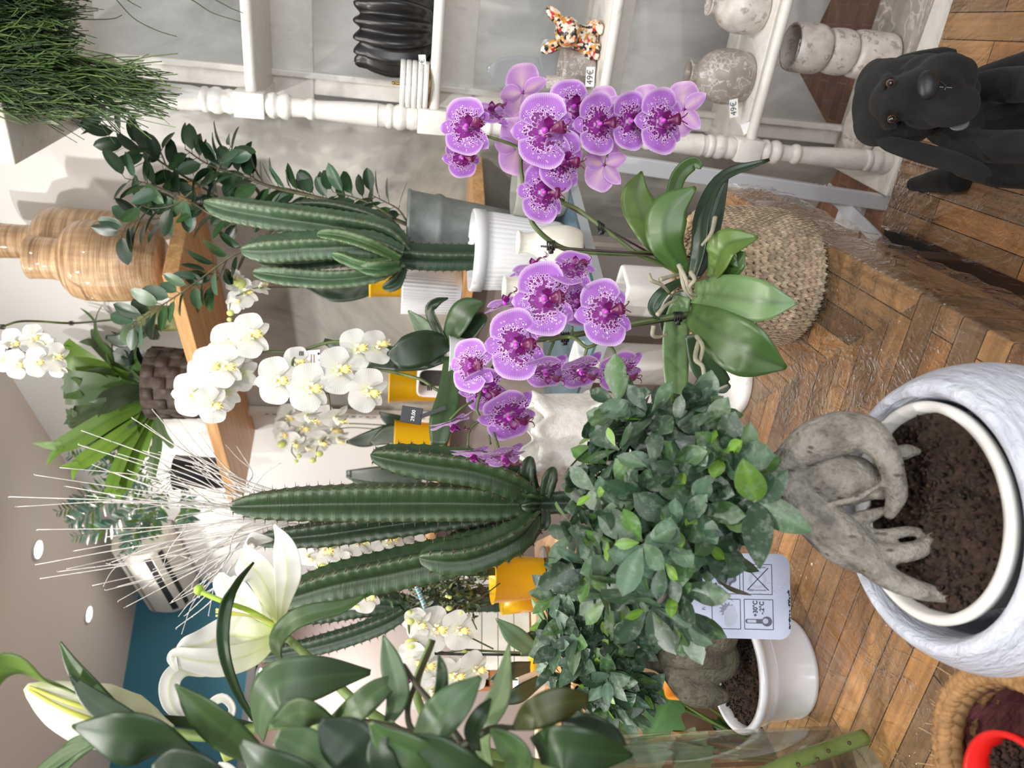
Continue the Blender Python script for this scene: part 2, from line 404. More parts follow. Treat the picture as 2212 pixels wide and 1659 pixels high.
for i, (x, y, lb) in enumerate([(555, 1457, 'small lit ceiling spot just under the teal bulkhead, nearer the lily flower'), (541, 1556, 'small lit ceiling spot under the teal bulkhead, nearer the curled lily petal')]):
    c = P(x, y, 5.4)
    c = HZ(x, y, ZT - .005) if abs(ray(x, y)[2]) > .02 else c
    if depth(c) > 7.2 or depth(c) < 4: c = P(x, y, 6.2)
    e = E('ceiling_spotlight', lb, 'ceiling light', c, 'ceiling spots under the bulkhead')
    mb = MB(); lathe(mb, [(.001, -.03), (.03, -.03), (.035, 0), (.035, .004)], c, 24); mb.obj('bulb', BULB, e)
    mb = MB(); lathe(mb, [(.036, -.02), (.044, -.02), (.044, ZT - c[2]), (.036, ZT - c[2])], c, 24); mb.obj('trim_ring', RIM, e)
# ---------------------------------------------------------------- main table (wrapped in clear film)
E1 = V3(.431, .902, 0); E2 = V3(.902, -.431, 0); ZTB = .77
def parquet(name, seam=None):
    """mitred parquet boards; local x runs across the table, y along it"""
    k = NT(name); co = k.coord('Object')
    def planks(rot):
        mp = k.new('ShaderNodeMapping'); mp.inputs['Rotation'].default_value = (0, 0, rot); k.link(co, mp.inputs[0])
        br = k.new('ShaderNodeTexBrick'); br.offset = .37; br.inputs['Scale'].default_value = 1; br.inputs['Brick Width'].default_value = .6
        br.inputs['Row Height'].default_value = .042; br.inputs['Mortar Size'].default_value = .0009; br.inputs['Bias'].default_value = 0
        br.inputs['Color1'].default_value = (0, 0, 0, 1); br.inputs['Color2'].default_value = (1, 1, 1, 1); br.inputs['Mortar'].default_value = (.5, .5, .5, 1)
        k.link(mp.outputs[0], br.inputs['Vector'])
        st = k.new('ShaderNodeMapping'); st.inputs['Scale'].default_value = (3, 60, 30); k.link(mp.outputs[0], st.inputs[0])
        g = k.noise(st.outputs[0], 1.6, 6, .65, .6)
        rp = k.ramp(br.outputs['Color'], [(0, srgb(104, 80, 56)), (.25, srgb(148, 112, 74)), (.5, srgb(126, 100, 74)), (.78, srgb(172, 130, 82)), (1, srgb(138, 96, 64))])
        c = k.mix(.75, rp, k.mix(1, rp, k.ramp(g, [(.3, (.5, .47, .45)), (.5, (1, 1, 1)), (.72, (1.55, 1.5, 1.4))]), 'MULTIPLY'))
        return k.mix(br.outputs['Fac'], c, srgb(44, 30, 20))
    a, b = planks(math.pi / 2), planks(0)
    if seam:
        sp = k.new('ShaderNodeSeparateXYZ'); k.link(co, sp.inputs[0])
        # boards along the table on the far right, across it elsewhere
        v = k.math('ADD', k.math('MULTIPLY', sp.outputs[0], seam[0]), k.math('MULTIPLY', sp.outputs[1], seam[1]))
        tri = k.math('GREATER_THAN', v, seam[2]); c = k.mix(tri, b, a)
    else: c = a
    k.set(Base_Color=c, Roughness=.42, Specular_IOR_Level=.4)
    k.bump(k.noise(co, 60, 4), .12, .002); return k.m
FILM = NT('clear_wrap_film'); k = FILM
co = k.coord('Object', (1, 1, 1)); mpw = k.new('ShaderNodeMapping'); mpw.inputs['Scale'].default_value = (16, 5, 9); k.link(co, mpw.inputs[0])
msk = k.ramp(k.noise(co, 3.2, 2), [(.46, (0, 0, 0)), (.62, (1, 1, 1))]); h = k.math('ADD', k.noise(mpw.outputs[0], 1.0, 3, .5, 2.2), k.math('MULTIPLY', k.noise(co, 34, 3, .5, 3.0), k.math('ADD', .12, k.math('MULTIPLY', msk, .75))))
gl = k.new('ShaderNodeBsdfGlossy'); gl.inputs['Roughness'].default_value = .06; gl.inputs[0].default_value = (1, 1, 1, 1)
bm = k.new('ShaderNodeBump'); bm.inputs['Strength'].default_value = .75; bm.inputs['Distance'].default_value = .016; k.link(h, bm.inputs['Height']); k.link(bm.outputs[0], gl.inputs['Normal'])
tr = k.new('ShaderNodeBsdfTransparent'); fr = k.new('ShaderNodeFresnel'); fr.inputs[0].default_value = 1.42; k.link(bm.outputs[0], fr.inputs['Normal'])
mx = k.new('ShaderNodeMixShader'); k.link(k.math('MINIMUM', k.math('MULTIPLY', fr.outputs[0], 1.5), .75), mx.inputs[0]); k.link(tr.outputs[0], mx.inputs[1]); k.link(gl.outputs[0], mx.inputs[2])
k.link(mx.outputs[0], k.n['Material Output'].inputs[0]); FILM = k.m

RE = HZ(1777, 522, ZTB)                                    # a point of the right edge
FAR = HZ(1548, 402, ZTB); FAR = RE + E1 * ((FAR - RE) @ E1)
WID, LEN, THK = .83, 1.45, .115
tc = FAR - E2 * WID / 2 - E1 * LEN / 2
tab = E('display_table', 'large parquet-topped table wrapped in clear film under the pots', 'table', (tc[0], tc[1], 0))
s0 = HZ(1996, 645, ZTB) - tc; s1 = HZ(1838, 744, ZTB) - tc
ang = math.atan2(E1[1], E1[0]) - math.pi / 2
R2 = lambda v: (v @ E2, v @ E1)
def local_box(name, parent, mat, cx, cy, cz, sx, sy, sz, bevel=.003):
    """box in the table's own axes; the object carries the turn so grain follows the boards"""
    me = bpy.data.meshes.new(name); mb = MB(); box(mb, (0, 0, 0), (1, 0, 0), (0, 1, 0), (0, 0, 1), sx, sy, sz)
    o = mesh_obj(name, mb.data(name, None, False), mat, parent)
    o.location = tuple(V3(cx, cy, cz) - origin(parent)); o.rotation_euler = (0, 0, ang)
    if bevel: m = o.modifiers.new('bevel', 'BEVEL'); m.width = bevel; m.segments = 2
    return o
a0, a1 = np.array(R2(s0)), np.array(R2(s1)); dv = a1 - a0; nv = np.array([-dv[1], dv[0]]); nv = nv / np.linalg.norm(nv)
if nv[1] < 0: nv = -nv
PARQ = parquet('parquet_boards', (nv[0], nv[1], float(nv @ a0)))
local_box('tabletop', tab, PARQ, tc[0], tc[1], ZTB - THK / 2, WID, LEN, THK)
for i, j in ((1, 1), (1, -1), (-1, 1), (-1, -1)):
    q = tc + E2 * i * (WID / 2 - .13) + E1 * j * (LEN / 2 - .1)
    local_box('leg', tab, plain('table_leg_wood', srgb(70, 52, 38), .5) if i == 1 and j == 1 else bpy.data.materials['table_leg_wood'], q[0], q[1], (ZTB - THK) / 2, .07, .07, ZTB - THK, .004)
# film: a sheet that covers the top and hangs over the right side
mb = MB(); nx, ny = 60, 110
xs = np.concatenate([np.linspace(-WID / 2, WID / 2, 44), np.full(16, WID / 2)]); drop = np.concatenate([np.zeros(44), np.linspace(.002, THK + .012, 16)])
v = []
for j in range(ny):
    yy = -LEN / 2 + LEN * j / (ny - 1)
    for i in range(nx):
        w1 = math.sin(yy * 47 + 3 * math.sin(yy * 13 + drop[i] * 20)) * .5 + math.sin(yy * 91 + drop[i] * 60) * .3
        out = .0025 + (drop[i] > 0) * .006 * (w1 + .9) * min(1, drop[i] * 25)
        top = .0016 + .0008 * math.sin(xs[i] * 60 + yy * 31)
        p3 = tc + E2 * (xs[i] + (out if drop[i] > 0 else 0)) + E1 * yy; v.append((p3[0], p3[1], ZTB + top - drop[i]))
mb.add(v, grid_faces(ny, nx))
mb.obj('plastic_film', FILM, tab)

# ---------------------------------------------------------------- low table with the plush dog
ZD = CAMZ - .93
k1 = HZ(1908, 470, ZD); k2 = HZ(2030, 25, ZD)
dc = k1 + E2 * .36 - E1 * .36
low = E('side_table', 'low wooden table in clear film that carries the black plush dog', 'table', (dc[0], dc[1], 0))
local_box('tabletop', low, parquet('parquet_boards_low'), dc[0], dc[1], ZD - .035, .74, .72, .07)
BLK = plain('black_metal', (.012, .012, .013), .35)
for i, j in ((.06, .05), (.06, .65), (.68, .05), (.68, .65)):
    a = k1 + E2 * i - E1 * j; mb = MB(); bar(mb, V3(a[0], a[1], ZD - .07), V3(a[0], a[1], 0), .04, .04, E1); mb.obj('metal_leg', BLK, low, smooth=False)
mb = MB(); a = HZ(1925, 523, .03); b = HZ(2085, 556, .03); bar(mb, a, b, .06, .07); mb.obj('foot_bar', BLK, low, smooth=False)
mb = MB(); q = [dc + E2 * i * .375 + E1 * j * .365 for i, j in ((-1, -1), (1, -1), (1, 1), (-1, 1))]
v = []; 
for j in range(30):
    for i in range(30):
        g = q[0] + (q[1] - q[0]) * i / 29 + (q[3] - q[0]) * j / 29; v.append(g + V3(0, 0, .002 + .001 * math.sin(i * 1.7 + j)))
mb.add(v, grid_faces(30, 30))
for a, b in ((q[0], q[3]), (q[3], q[2]), (q[0], q[1])):
    v = []
    for i in range(40):
        g = a + (b - a) * i / 39
        for j in range(8):
            o = unit(g - dc) * .003 * (1 + math.sin(i * 1.9 + j)); v.append(g + o + V3(0, 0, .002 - j * .011))
    mb.add(v, grid_faces(40, 8))
mb.obj('plastic_film', FILM, low)

# ---------------------------------------------------------------- white shelving unit with turned posts
k = NT('distressed_white_paint'); co = k.coord('Object'); nz = k.noise(co, 30, 6, .7)
k.set(Base_Color=k.ramp(nz, [(.22, srgb(196, 190, 180)), (.4, srgb(226, 222, 214)), (.7, srgb(236, 233, 227))]), Roughness=.38); k.bump(k.noise(co, 80, 3), .06, .002); WP = k.m
SO = V3(.60, 2.0, 0); SD = .34; SW = 1.05
zs = [CAMZ + q for q in (.399, -.063, -.511, -.955)]
sh = E('shelving_unit', 'white shelving unit with turned posts against the grey wall', 'shelf', SO)
def sp(a, b, z): return SO + SX * a + SY * b + V3(0, 0, z)
mb = MB(); box(mb, sp(SW / 2, SD / 2, .02), SX, SY, UP, SW, SD + .02, .04); mb.obj('base_board', WP, sh, smooth=False, bevel=.006)
PA = .088
def seg(mb, z1, z0):
    """turned spindle from z1 (top) down to z0"""
    L = z1 - z0; pr = [(.026, 0), (.031, .012), (.033, .022), (.026, .032), (.031, .042), (.033, .052), (.030, .060), (.024, .066), (.022, .10), (.027, .108), (.028, .118), (.023, .126),
          (.0245, .16), (.027, L * .5), (.0305, L * .74), (.0305, L - .105), (.027, L - .082), (.0315, L - .078), (.0315, L - .068), (.027, L - .062), (.033, L - .05), (.033, L - .038), (.027, L - .028), (.031, L - .014), (.028, L)]
    pr = [(r, z1 - h) for r, h in pr][::-1]; return pr
def post(a, b):
    mb = MB(); lv = [CEIL - .36] + zs + [.04]
    for i, z in enumerate(zs):
        box(mb, sp(a, b, z - .008), SX, SY, UP, .062, .062, .075)
    tops = [CEIL - .30] + [z - .045 for z in zs]; bots = [z + .03 for z in zs] + [.04]
    for z1, z0 in zip(tops, bots):
        lathe(mb, seg(mb, z1, z0), sp(a, b, 0), 32)
    return mb.obj('post', WP, sh, bevel=.004)
post(PA, .035); post(SW - .08, .035)
for z in zs:
    mb = MB(); box(mb, sp(SW / 2 + .02, SD / 2 + .03, z - .012), SX, SY, UP, SW - .1, SD - .06, .02)
    tube(mb, [sp(PA + .03, .03, z - .012), sp(SW - .09, .03, z - .012)], .0145, 12, 2, cap=True, smooth=False)
    box(mb, sp(SW / 2, SD - .02, z - .075), SX, SY, UP, SW - .1, .02, .12)
    mb.obj('shelf_board', WP, sh, bevel=.003)
for a in (PA - .005, SW - .08):
    mb = MB(); box(mb, sp(a + .02, SD - .01, CEIL / 2 - .1), SX, SY, UP, .06, .025, CEIL - .3); box(mb, sp(a + .045, SD - .03, CEIL / 2 - .1), SX, SY, UP, .018, .03, CEIL - .3); mb.obj('back_stile', WP, sh, smooth=False, bevel=.004)
    for z in zs: mb = MB(); box(mb, sp(a, SD / 2 + .03, z - .012), SX, SY, UP, .03, SD - .06, .03); mb.obj('side_rail', WP, sh, smooth=False)
# cornice at the top, stepped outwards
ZC = HP(205, 100, SY[:2], SY[:2] @ (SO + SY * (SD - .03))[:2])[2]
mb = MB(); box(mb, sp(SW / 2, SD / 2, ZC + .03), SX, SY, UP, SW, SD, .06); box(mb, sp(SW / 2, SD / 2 - .06, ZC + .12), SX, SY, UP, SW + .14, SD + .14, .12)
tube(mb, [sp(-.09, -.13, ZC + .19), sp(SW + .09, -.13, ZC + .19)], .03, 14, 2, smooth=False); tube(mb, [sp(-.09, -.13, ZC + .19), sp(-.09, SD, ZC + .19)], .03, 14, 2, smooth=False)
box(mb, sp(SW / 2, SD / 2 - .06, ZC + .2), SX, SY, UP, SW + .2, SD + .16, .05)
mb.obj('cornice', WP, sh, bevel=.004)

# ---------------------------------------------------------------- wall display: wooden top shelf, lower shelf, uprights, taupe front
k = NT('oak_board'); co = k.coord('Object', (1, 1, 1), (0, 0, -math.atan2(TB[1], TB[0]))); mp = k.new('ShaderNodeMapping'); mp.inputs['Scale'].default_value = (2, 40, 40); k.link(co, mp.inputs[0])
k.set(Base_Color=k.ramp(k.noise(mp.outputs[0], 1.5, 6, .6, .5), [(.3, srgb(178, 130, 82)), (.55, srgb(206, 160, 108)), (.75, srgb(222, 180, 128))]), Roughness=.4); OAK = k.m
q0 = HP(366, 596, NB[:2], 1.62); ZS = q0[2]; qr = HZ(403, 425, ZS); ql = HZ(503, 1079, ZS); ql = q0 + (ql - q0) * 1.08
qlb = ql + NB * ((1.995 - ql @ NB) / 1)
qr = q0 + (qr - q0) * (1.992 - q0 @ NB) / (qr @ NB - q0 @ NB)
ws = E('wall_shelf', 'thick oak corner shelf high on the back wall holding vases and ferns', 'shelf', q0)
mb = MB(); prism(mb, [q + V3(0, 0, -.022) for q in (q0, qr, qlb, ql)], V3(0, 0, .044)); mb.obj('board', OAK, ws, smooth=False, bevel=.003)
# slotted upright and mottled back panel of the display
gd = E('wall_display', 'wall display with slotted metal upright and taupe front under the oak shelf', 'display rack', corner + TB * .8 - NB * .2)
r0 = HP(700, 890, NB[:2], 1.985); tu = (r0 - corner) @ TB
mb = MB(); c0 = corner + TB * tu - NB * .02
box(mb, c0 + V3(0, 0, (ZS + .5) / 2), TB, NB, UP, .035, .03, ZS - .5); mb.obj('upright', plain('upright_white_metal', srgb(224, 220, 212), .35), gd, smooth=False)
mb = MB()
for i in range(40): box(mb, c0 - NB * .0155 + V3(0, 0, ZS - .1 - i * .032), TB, NB, UP, .006, .002, .016)
mb.obj('slots', plain('upright_slot_dark', (.25, .24, .22), .6), gd, smooth=False)
# lower oak shelf
q1 = HP(1008, 645, NB[:2], 1.73); ZL = q1[2] + .018
rr = corner + TB * .04
ls = E('wall_shelf', 'oak shelf at pot height carrying yellow pots and white planters', 'shelf', V3(q1[0], q1[1], ZL - .035))
t_r = (HP(1015, 447, NB[:2], 1.73) - corner) @ TB; t_l = (HP(985, 1240, NB[:2], 1.73) - corner) @ TB
A0 = corner + TB * t_r; A1 = corner + TB * t_l
fr_ = lambda b: b + NB * (1.72 - b @ NB)
mb = MB(); prism(mb, [V3(q[0], q[1], ZL - .035) for q in (fr_(A0), A0 - NB * .005 + NB * (1.975 - A0 @ NB + .005), A1 + NB * (1.975 - A1 @ NB), fr_(A1))], V3(0, 0, .035)); mb.obj('board', OAK, ls, smooth=False, bevel=.002)
TAUPE = plain('taupe_panel', srgb(156, 145, 138), .55, srgb(164, 153, 145), 4)
mb = MB(); b0 = corner + TB * -.02; b1 = corner + TB * t_l
prism(mb, [V3(*(b + NB * (1.80 - b @ NB))[:2], .42) for b in (b0, b1)] + [V3(*(b + NB * (1.80 - b @ NB))[:2], ZL - .036) for b in (b1, b0)], NB * .03)
mb.obj('front_panel', TAUPE, gd, smooth=False)
mb = MB(); prism(mb, [V3(*(b + NB * (1.792 - b @ NB))[:2], .50) for b in (b0, b1)] + [V3(*(b + NB * (1.792 - b @ NB))[:2], .52) for b in (b1, b0)], NB * .01)
mb.obj('seam_strip', plain('grey_seam', srgb(138, 132, 128), .5), gd, smooth=False)

# ---------------------------------------------------------------- slate-blue table end
ZB = 1.035
s0 = HZ(1225, 400, ZB); s1 = HZ(1265, 560, ZB); sd = unit(s1 - s0); si = V3(-sd[1], sd[0], 0)
if si @ NB < 0: si = -si
si = TB
st = E('side_table', 'slate-blue table with a pale edge under the ribbed cactus pot', 'table', V3(*(s0 + si * .2)[:2], 0))
p4 = [s0 - sd * .14, s1 + sd * .22]; p4 += [p4[1] + si * .62, p4[0] + si * .30]
def cl(q):   # stay in front of the wall display
    m = q @ NB; return q - NB * max(0, m - 1.70)
p4 = [cl(q) for q in p4]
mb = MB(); prism(mb, [q - V3(0, 0, .006) for q in p4], V3(0, 0, .006)); mb.obj('top', plain('slate_blue_top', srgb(74, 100, 114), .3, srgb(84, 110, 124), 5), st, smooth=False)
mb = MB(); prism(mb, [q - V3(0, 0, .03) for q in p4], V3(0, 0, .0238)); mb.obj('edge_band', plain('pale_edge_band', srgb(170, 176, 180), .4), st, smooth=False)
pc = sum(p4) / 4 + si * .10 + sd * -.02
mb = MB(); pb = [cl(pc + (q - sum(p4) / 4) * .55) for q in p4]; prism(mb, [V3(q[0], q[1], 0) for q in pb], V3(0, 0, ZB - .03)); mb.obj('pedestal', TAUPE, st, smooth=False)

# white bolted stand in front of it
wm = plain('white_powder_coat', srgb(206, 208, 212), .35)
sb = HZ(1912, 418, .0) - SX * .02 - SY * .03
stn = E('metal_stand', 'white bolted metal stand with a slanting brace beside the shelf base', 'stand', sb)
top = HP(1300, 348, RT[:2], RT[:2] @ sb[:2]) if False else P(1300, 350, depth(sb) - .35)
top = V3(sb[0] - .0, sb[1] - .0, 0) + (P(1300, 347, 2.02) - V3(sb[0], sb[1], 0)) * V3(1, 1, 1)
mb = MB(); bar(mb, sb, top, .045, .025, SX); mb.obj('upright_post', wm, stn, smooth=False, bevel=.003)
mb = MB(); bq = P(1783, 405, depth(sb) - .02); bar(mb, bq, HZ(1895, 515, .02), .035, .025, SX); mb.obj('brace', wm, stn, smooth=False, bevel=.003)
mb = MB(); f_ = HZ(1835, 470, .012); box(mb, f_, SX, SY, UP, .10, .12, .024); mb.obj('foot_plate', wm, stn, smooth=False, bevel=.006)
for x in (1731, 1746, 1768, 1782):
    q = P(x, 402, depth(sb) - .06); mb = MB(); lathe(mb, rsm([(.001, .006), (.005, .005), (.0075, 0), (.0075, -.01)], 3)[::-1], q, 14, axis=-SY); mb.obj('bolt', plain('bolt_steel', (.45, .45, .47), .3, metal=1) if x == 1731 else bpy.data.materials['bolt_steel'], stn)

# ---------------------------------------------------------------- air conditioner
ACM = plain('air_conditioner_plastic', srgb(232, 228, 216), .35)
al = HP(322, 1329, NB[:2], 1.79); AL = .86; zt = al[2]
tcl = (al - corner) @ TB; tcl = min(tcl, (cornL - corner) @ TB - .01)
al = corner + TB * tcl; 
ac = E('air_conditioner', 'cream wall-mounted air conditioner near the ceiling beside the teal wall', 'air conditioner', V3(*(al - NB * .1)[:2], zt - .29))
pr = rsm([(0, 0), (-.10, .005), (-.185, -.01), (-.205, -.05), (-.21, -.16), (-.17, -.235), (-.09, -.275), (0, -.28)], 4)
def ext(mb, pr, t0, t1, ins=0):
    v = []
    for t in (t0, t1):
        for a, b in pr: q = al + TB * t; v.append(V3(q[0], q[1], zt + b) + NB * (a * 1 + 1.995 - q @ NB))
    n = len(pr); f = [(i, i + 1, n + i + 1, n + i) for i in range(n - 1)] + [tuple(range(n))[::-1], tuple(range(n, 2 * n))]
    mb.add(v, f)
mb = MB(); ext(mb, pr, -AL, 0); mb.obj('housing', ACM, ac, bevel=.004, smooth=False)
DK = plain('air_vent_dark', (.03, .03, .03), .5)
mb = MB(); ext(mb, [(-.205, -.172), (-.214, -.168), (-.196, -.205), (-.188, -.2)], -AL + .05, -.05); ext(mb, [(-.172, -.222), (-.18, -.234), (-.155, -.252), (-.148, -.24)], -AL + .05, -.05); mb.obj('vent_slot', DK, ac, smooth=False)
mb = MB(); ext(mb, [(-.196, -.197), (-.204, -.207), (-.178, -.236), (-.168, -.228)], -AL + .04, -.04); mb.obj('louver', ACM, ac, smooth=False)
mb = MB(); ext(mb, [(-.2085, -.042), (-.212, -.046), (-.212, -.052), (-.209, -.055)], -AL, 0); mb.obj('panel_seam', plain('air_conditioner_seam', srgb(170, 166, 156), .5), ac, smooth=False)
# ---------------------------------------------------------------- things on the white shelving unit
def on_shelf(x, y, z, b):
    """point of the shelf level z seen at picture row y, b metres behind the front"""
    q = HP(x, y, SY[:2], SY[:2] @ (SO + SY * b)[:2]); return V3(q[0], q[1], z)
k = NT('grey_marble'); co = k.coord('Object'); v = k.voro(k.mix(.35, co, k.new('ShaderNodeTexNoise').outputs['Color'], 'ADD'), 5.5, 'DISTANCE_TO_EDGE')
nz = k.noise(co, 14, 6); base = k.ramp(nz, [(.3, srgb(136, 126, 118)), (.6, srgb(166, 157, 149)), (.8, srgb(150, 140, 130))])
k.set(Base_Color=k.mix(k.ramp(v, [(0, (.9, .9, .9)), (.02, (.4, .4, .4)), (.06, (0, 0, 0))]), base, srgb(214, 208, 202)), Roughness=.35); GMAR = k.m
k = NT('terrazzo_marble'); co = k.coord('Object'); v = k.voro(k.mix(.06, co, k.noise(co, 60, 3), 'ADD'), 34); nz = k.noise(co, 22, 5)
k.set(Base_Color=k.mix(k.ramp(v, [(.24, (.8, .8, .8)), (.38, (0, 0, 0))]), k.ramp(nz, [(.3, srgb(184, 174, 164)), (.5, srgb(208, 200, 193)), (.7, srgb(226, 220, 214))]), srgb(160, 146, 134)), Roughness=.4); TERR = k.m
WMAR = None
k = NT('white_marble'); co = k.coord('Object'); nz = k.noise(co, 5, 8, .65, 1.5)
k.set(Base_Color=k.ramp(nz, [(.28, srgb(168, 168, 166)), (.42, srgb(228, 227, 222)), (.7, srgb(240, 239, 235))]), Roughness=.3); WMAR = k.m
LINER = plain('dark_inside', (.03, .028, .026), .8)

# black fluted vase
c = on_shelf(918, 62, zs[1], .16)
vz = E('vase', 'black vase with deep sharp vertical ridges on the white shelf', 'vase', c)
def flute(r, z, th):
    h = z / .185; rid = np.abs(np.sin(th * 8 + np.sin(h * 2.2) * .25)) ** 2.2
    r = r * (.90 + .17 * (1 - rid)) ; z = z + (h > .93) * .016 * (1 - rid) * (r > .05); return r, z
mb = MB(); pr = rsm([(.05, 0), (.085, .006), (.112, .05), (.121, .10), (.113, .15), (.102, .178)], 5) + rsm([(.098, .184), (.088, .178), (.09, .12), (.07, .03), (.001, .02)], 3)
lathe(mb, pr, c, 192, flute); mb.obj('body', plain('black_glaze', (.012, .011, .011), .3, bump=.05, bscale=60), vz)

# stack of marble coasters on a brass pin
c = on_shelf(916, 186, zs[1], .055)
pin = E('coaster_stand', 'brass pin stand holding the stack of white marble coasters', 'coaster stand', c)
BRASS = plain('brass', srgb(168, 128, 62), .25, metal=1)
mb = MB(); lathe(mb, [(.05, 0), (.055, .001), (.055, .004), (.05, .005)], c, 48); mb.obj('base', BRASS, pin)
mb = MB(); lathe(mb, rsm([(.0032, .004), (.0034, .09), (.0038, .092), (.0036, .098), (.0008, .1)], 3), c, 16); mb.obj('pin', BRASS, pin)
names = ['lowest', 'second', 'middle', 'fourth', 'topmost']
for i in range(5):
    z = .0055 + i * .0148; mb = MB(); lathe(mb, [(.0045, z), (.058, z), (.0605, z + .002), (.0605, z + .0115), (.058, z + .0135), (.0045, z + .0135), (.0045, z)], c, 56)
    o = mb.obj('coaster', WMAR, None, c + V3(0, 0, z)); tag(o, f'round white marble coaster, {names[i]} of five stacked on the brass pin', 'coaster', 'marble coasters stacked on a brass pin')

INK = plain('ink_black', (.015, .015, .016), .5); CARD = plain('white_card', srgb(240, 240, 240), .5)
def price_tag(x, y, d, text, label, wpx=46, hpx=20, tilt=0., lean=.12, face=None):
    c = P(x, y, d); s = d / FPX
    r = math.cos(tilt) * SX + math.sin(tilt) * UP if face is None else unit(face)
    u = unit(np.cross(np.cross(r, V3(0, 0, 1) + lean * SY), r)); n = np.cross(r, u)
    e = E('price_tag', label, 'price tag', c - u * hpx * s / 2, 'small white price tags')
    mb = MB(); box(mb, c, r, u, n, wpx * s, hpx * s, .0008); mb.obj('card', CARD, e, smooth=False)
    if text: text_obj('lettering', text, hpx * s * 1.0, c + n * .0008, r, u, INK, e)
    return e
price_tag(913, 140, depth(c) - .05, '49€', 'folded 49 euro price tag leaning on the marble coasters', 40, 15, .12)
c = on_shelf(1288, 170, zs[2], .022)
price_tag(1275, 166, depth(c), '49€', '49 euro price tag standing before the grey marble double vessel', 40, 19, .1)
c = on_shelf(1600, 236, zs[3], .06)
price_tag(1585, 234, depth(c), '49€', '49 euro price tag beside the round grey marble vase', 38, 18, .3)
c = on_shelf(1622, 278, zs[3], .04); e = price_tag(1613, 277, depth(c), '', 'blank folded price tag at the shelf post', 24, 20, .6, .5)

# floral bulldog figurine
k = NT('floral_paper'); co = k.coord('Object'); v = k.voro(co, 130, out='Color'); sp2 = k.new('ShaderNodeSeparateColor'); k.link(v, sp2.inputs[0])
k.set(Base_Color=k.ramp(sp2.outputs[0], [(0, srgb(236, 222, 206)), (.30, srgb(232, 214, 190)), (.34, srgb(206, 144, 60)), (.52, srgb(196, 132, 58)), (.55, srgb(40, 40, 34)), (.76, srgb(52, 48, 38)), (.79, srgb(204, 40, 48)), (.9, srgb(232, 190, 160))], 'CONSTANT'), Roughness=.25, Coat_Weight=.5); FLOR = k.m
c = on_shelf(1288, 84, zs[2], .13); s = depth(c) / FPX
fg = E('dog_figurine', 'small seated bulldog figurine covered in floral print', 'figurine', c)
f_ = -SY; r_ = SX
A = lambda a, b, h: c + r_ * a * s + f_ * b * s + UP * h * s      # sizes in picture pixels
mb = MB()
blob(mb, A(-6, -8, 30), (27 * s, 26 * s, 32 * s), (r_, f_, UP)); blob(mb, A(-4, 4, 45), (22 * s, 22 * s, 24 * s), (r_, f_, UP))
blob(mb, A(8, 14, 74), (31 * s, 29 * s, 27 * s), (r_, f_, UP)); blob(mb, A(8, 36, 66), (20 * s, 14 * s, 14 * s), (r_, f_, UP))
for a in (-14, 16): tube(mb, [A(a, 6, 52), A(a, 14, 28), A(a, 16, 5)], np.array([10, 8.5, 8]) * s, 12); blob(mb, A(a, 22, 6), (9 * s, 13 * s, 7 * s), (r_, f_, UP))
for a in (-31, 24): blob(mb, A(a, 4, 16), (15 * s, 24 * s, 17 * s), (r_, f_, UP)); blob(mb, A(a, 24, 6), (9 * s, 13 * s, 6.5 * s), (r_, f_, UP))
o = mb.obj('body', FLOR, fg); m = o.modifiers.new('fuse', 'REMESH'); m.mode = 'VOXEL'; m.voxel_size = .0025; m.use_smooth_shade = True; m = o.modifiers.new('smooth', 'SMOOTH'); m.iterations = 5
for a, t in ((-20, -16), (30, 22)):
    mb = MB(); prism_pts = [A(a - 12, 12, 92), A(a + 12, 12, 92), A(a + t * .5 + 4, 10, 122), A(a + t * .5 - 5, 10, 121)]
    blob(mb, A(a + t * .25, 10, 103), (14 * s, 6 * s, 24 * s), (r_, f_, unit(UP + r_ * t * .022))); mb.obj('ear', FLOR, fg)

# grey marble double vessel
c = on_shelf(1266, 150, zs[2], .135); s = depth(c) / FPX
ve = E('vase', 'grey marble cup with a narrow side tube behind the 49 euro tag', 'vase', c)
mb = MB(); lathe(mb, rsm([(14 * s, 0), (26 * s, 2 * s), (33 * s, 14 * s), (36 * s, 40 * s), (38 * s, 74 * s)], 4) + [(33 * s, 74 * s), (30 * s, 40 * s), (24 * s, 12 * s), (.001, 9 * s)], c, 48); mb.obj('cup', GMAR, ve)
mb = MB(); b = c - SX * 22 * s - SY * 30 * s + UP * 10 * s; t = b + UP * 96 * s - SX * 8 * s
tube(mb, [b, t], 14.5 * s, 24, 2); mb.obj('side_tube', GMAR, ve)
# grey petal-shaped glass dish standing upright
c = on_shelf(1240, 206, zs[2], .24); s = depth(c) / FPX
pl = E('glass_flower', 'smoky grey petal-shaped glass ornament behind the orchid blooms', 'ornament', c)
PET = plain('smoky_glass', srgb(176, 180, 184), .15, srgb(186, 190, 193), 8, trans=.15, spec=.6)
for a, L, W_ in ((-.5, 176, 84), (.22, 222, 92), (.85, 150, 84)):
    mb = MB(); d = UP * math.cos(a) + SX * math.sin(a) * .9 - SY * .12; leaf(mb, c, d, -SY, L * s, W_ * s, (.5, .5, .5), 'round', -.1, -.12, 12, 11, .01); mb.obj('petal', PET, pl, solid=.004)
mb = MB(); lathe(mb, [(.03, 0), (.035, .003), (.03, .012), (.01, .03)], c, 24); mb.obj('foot', PET, pl)

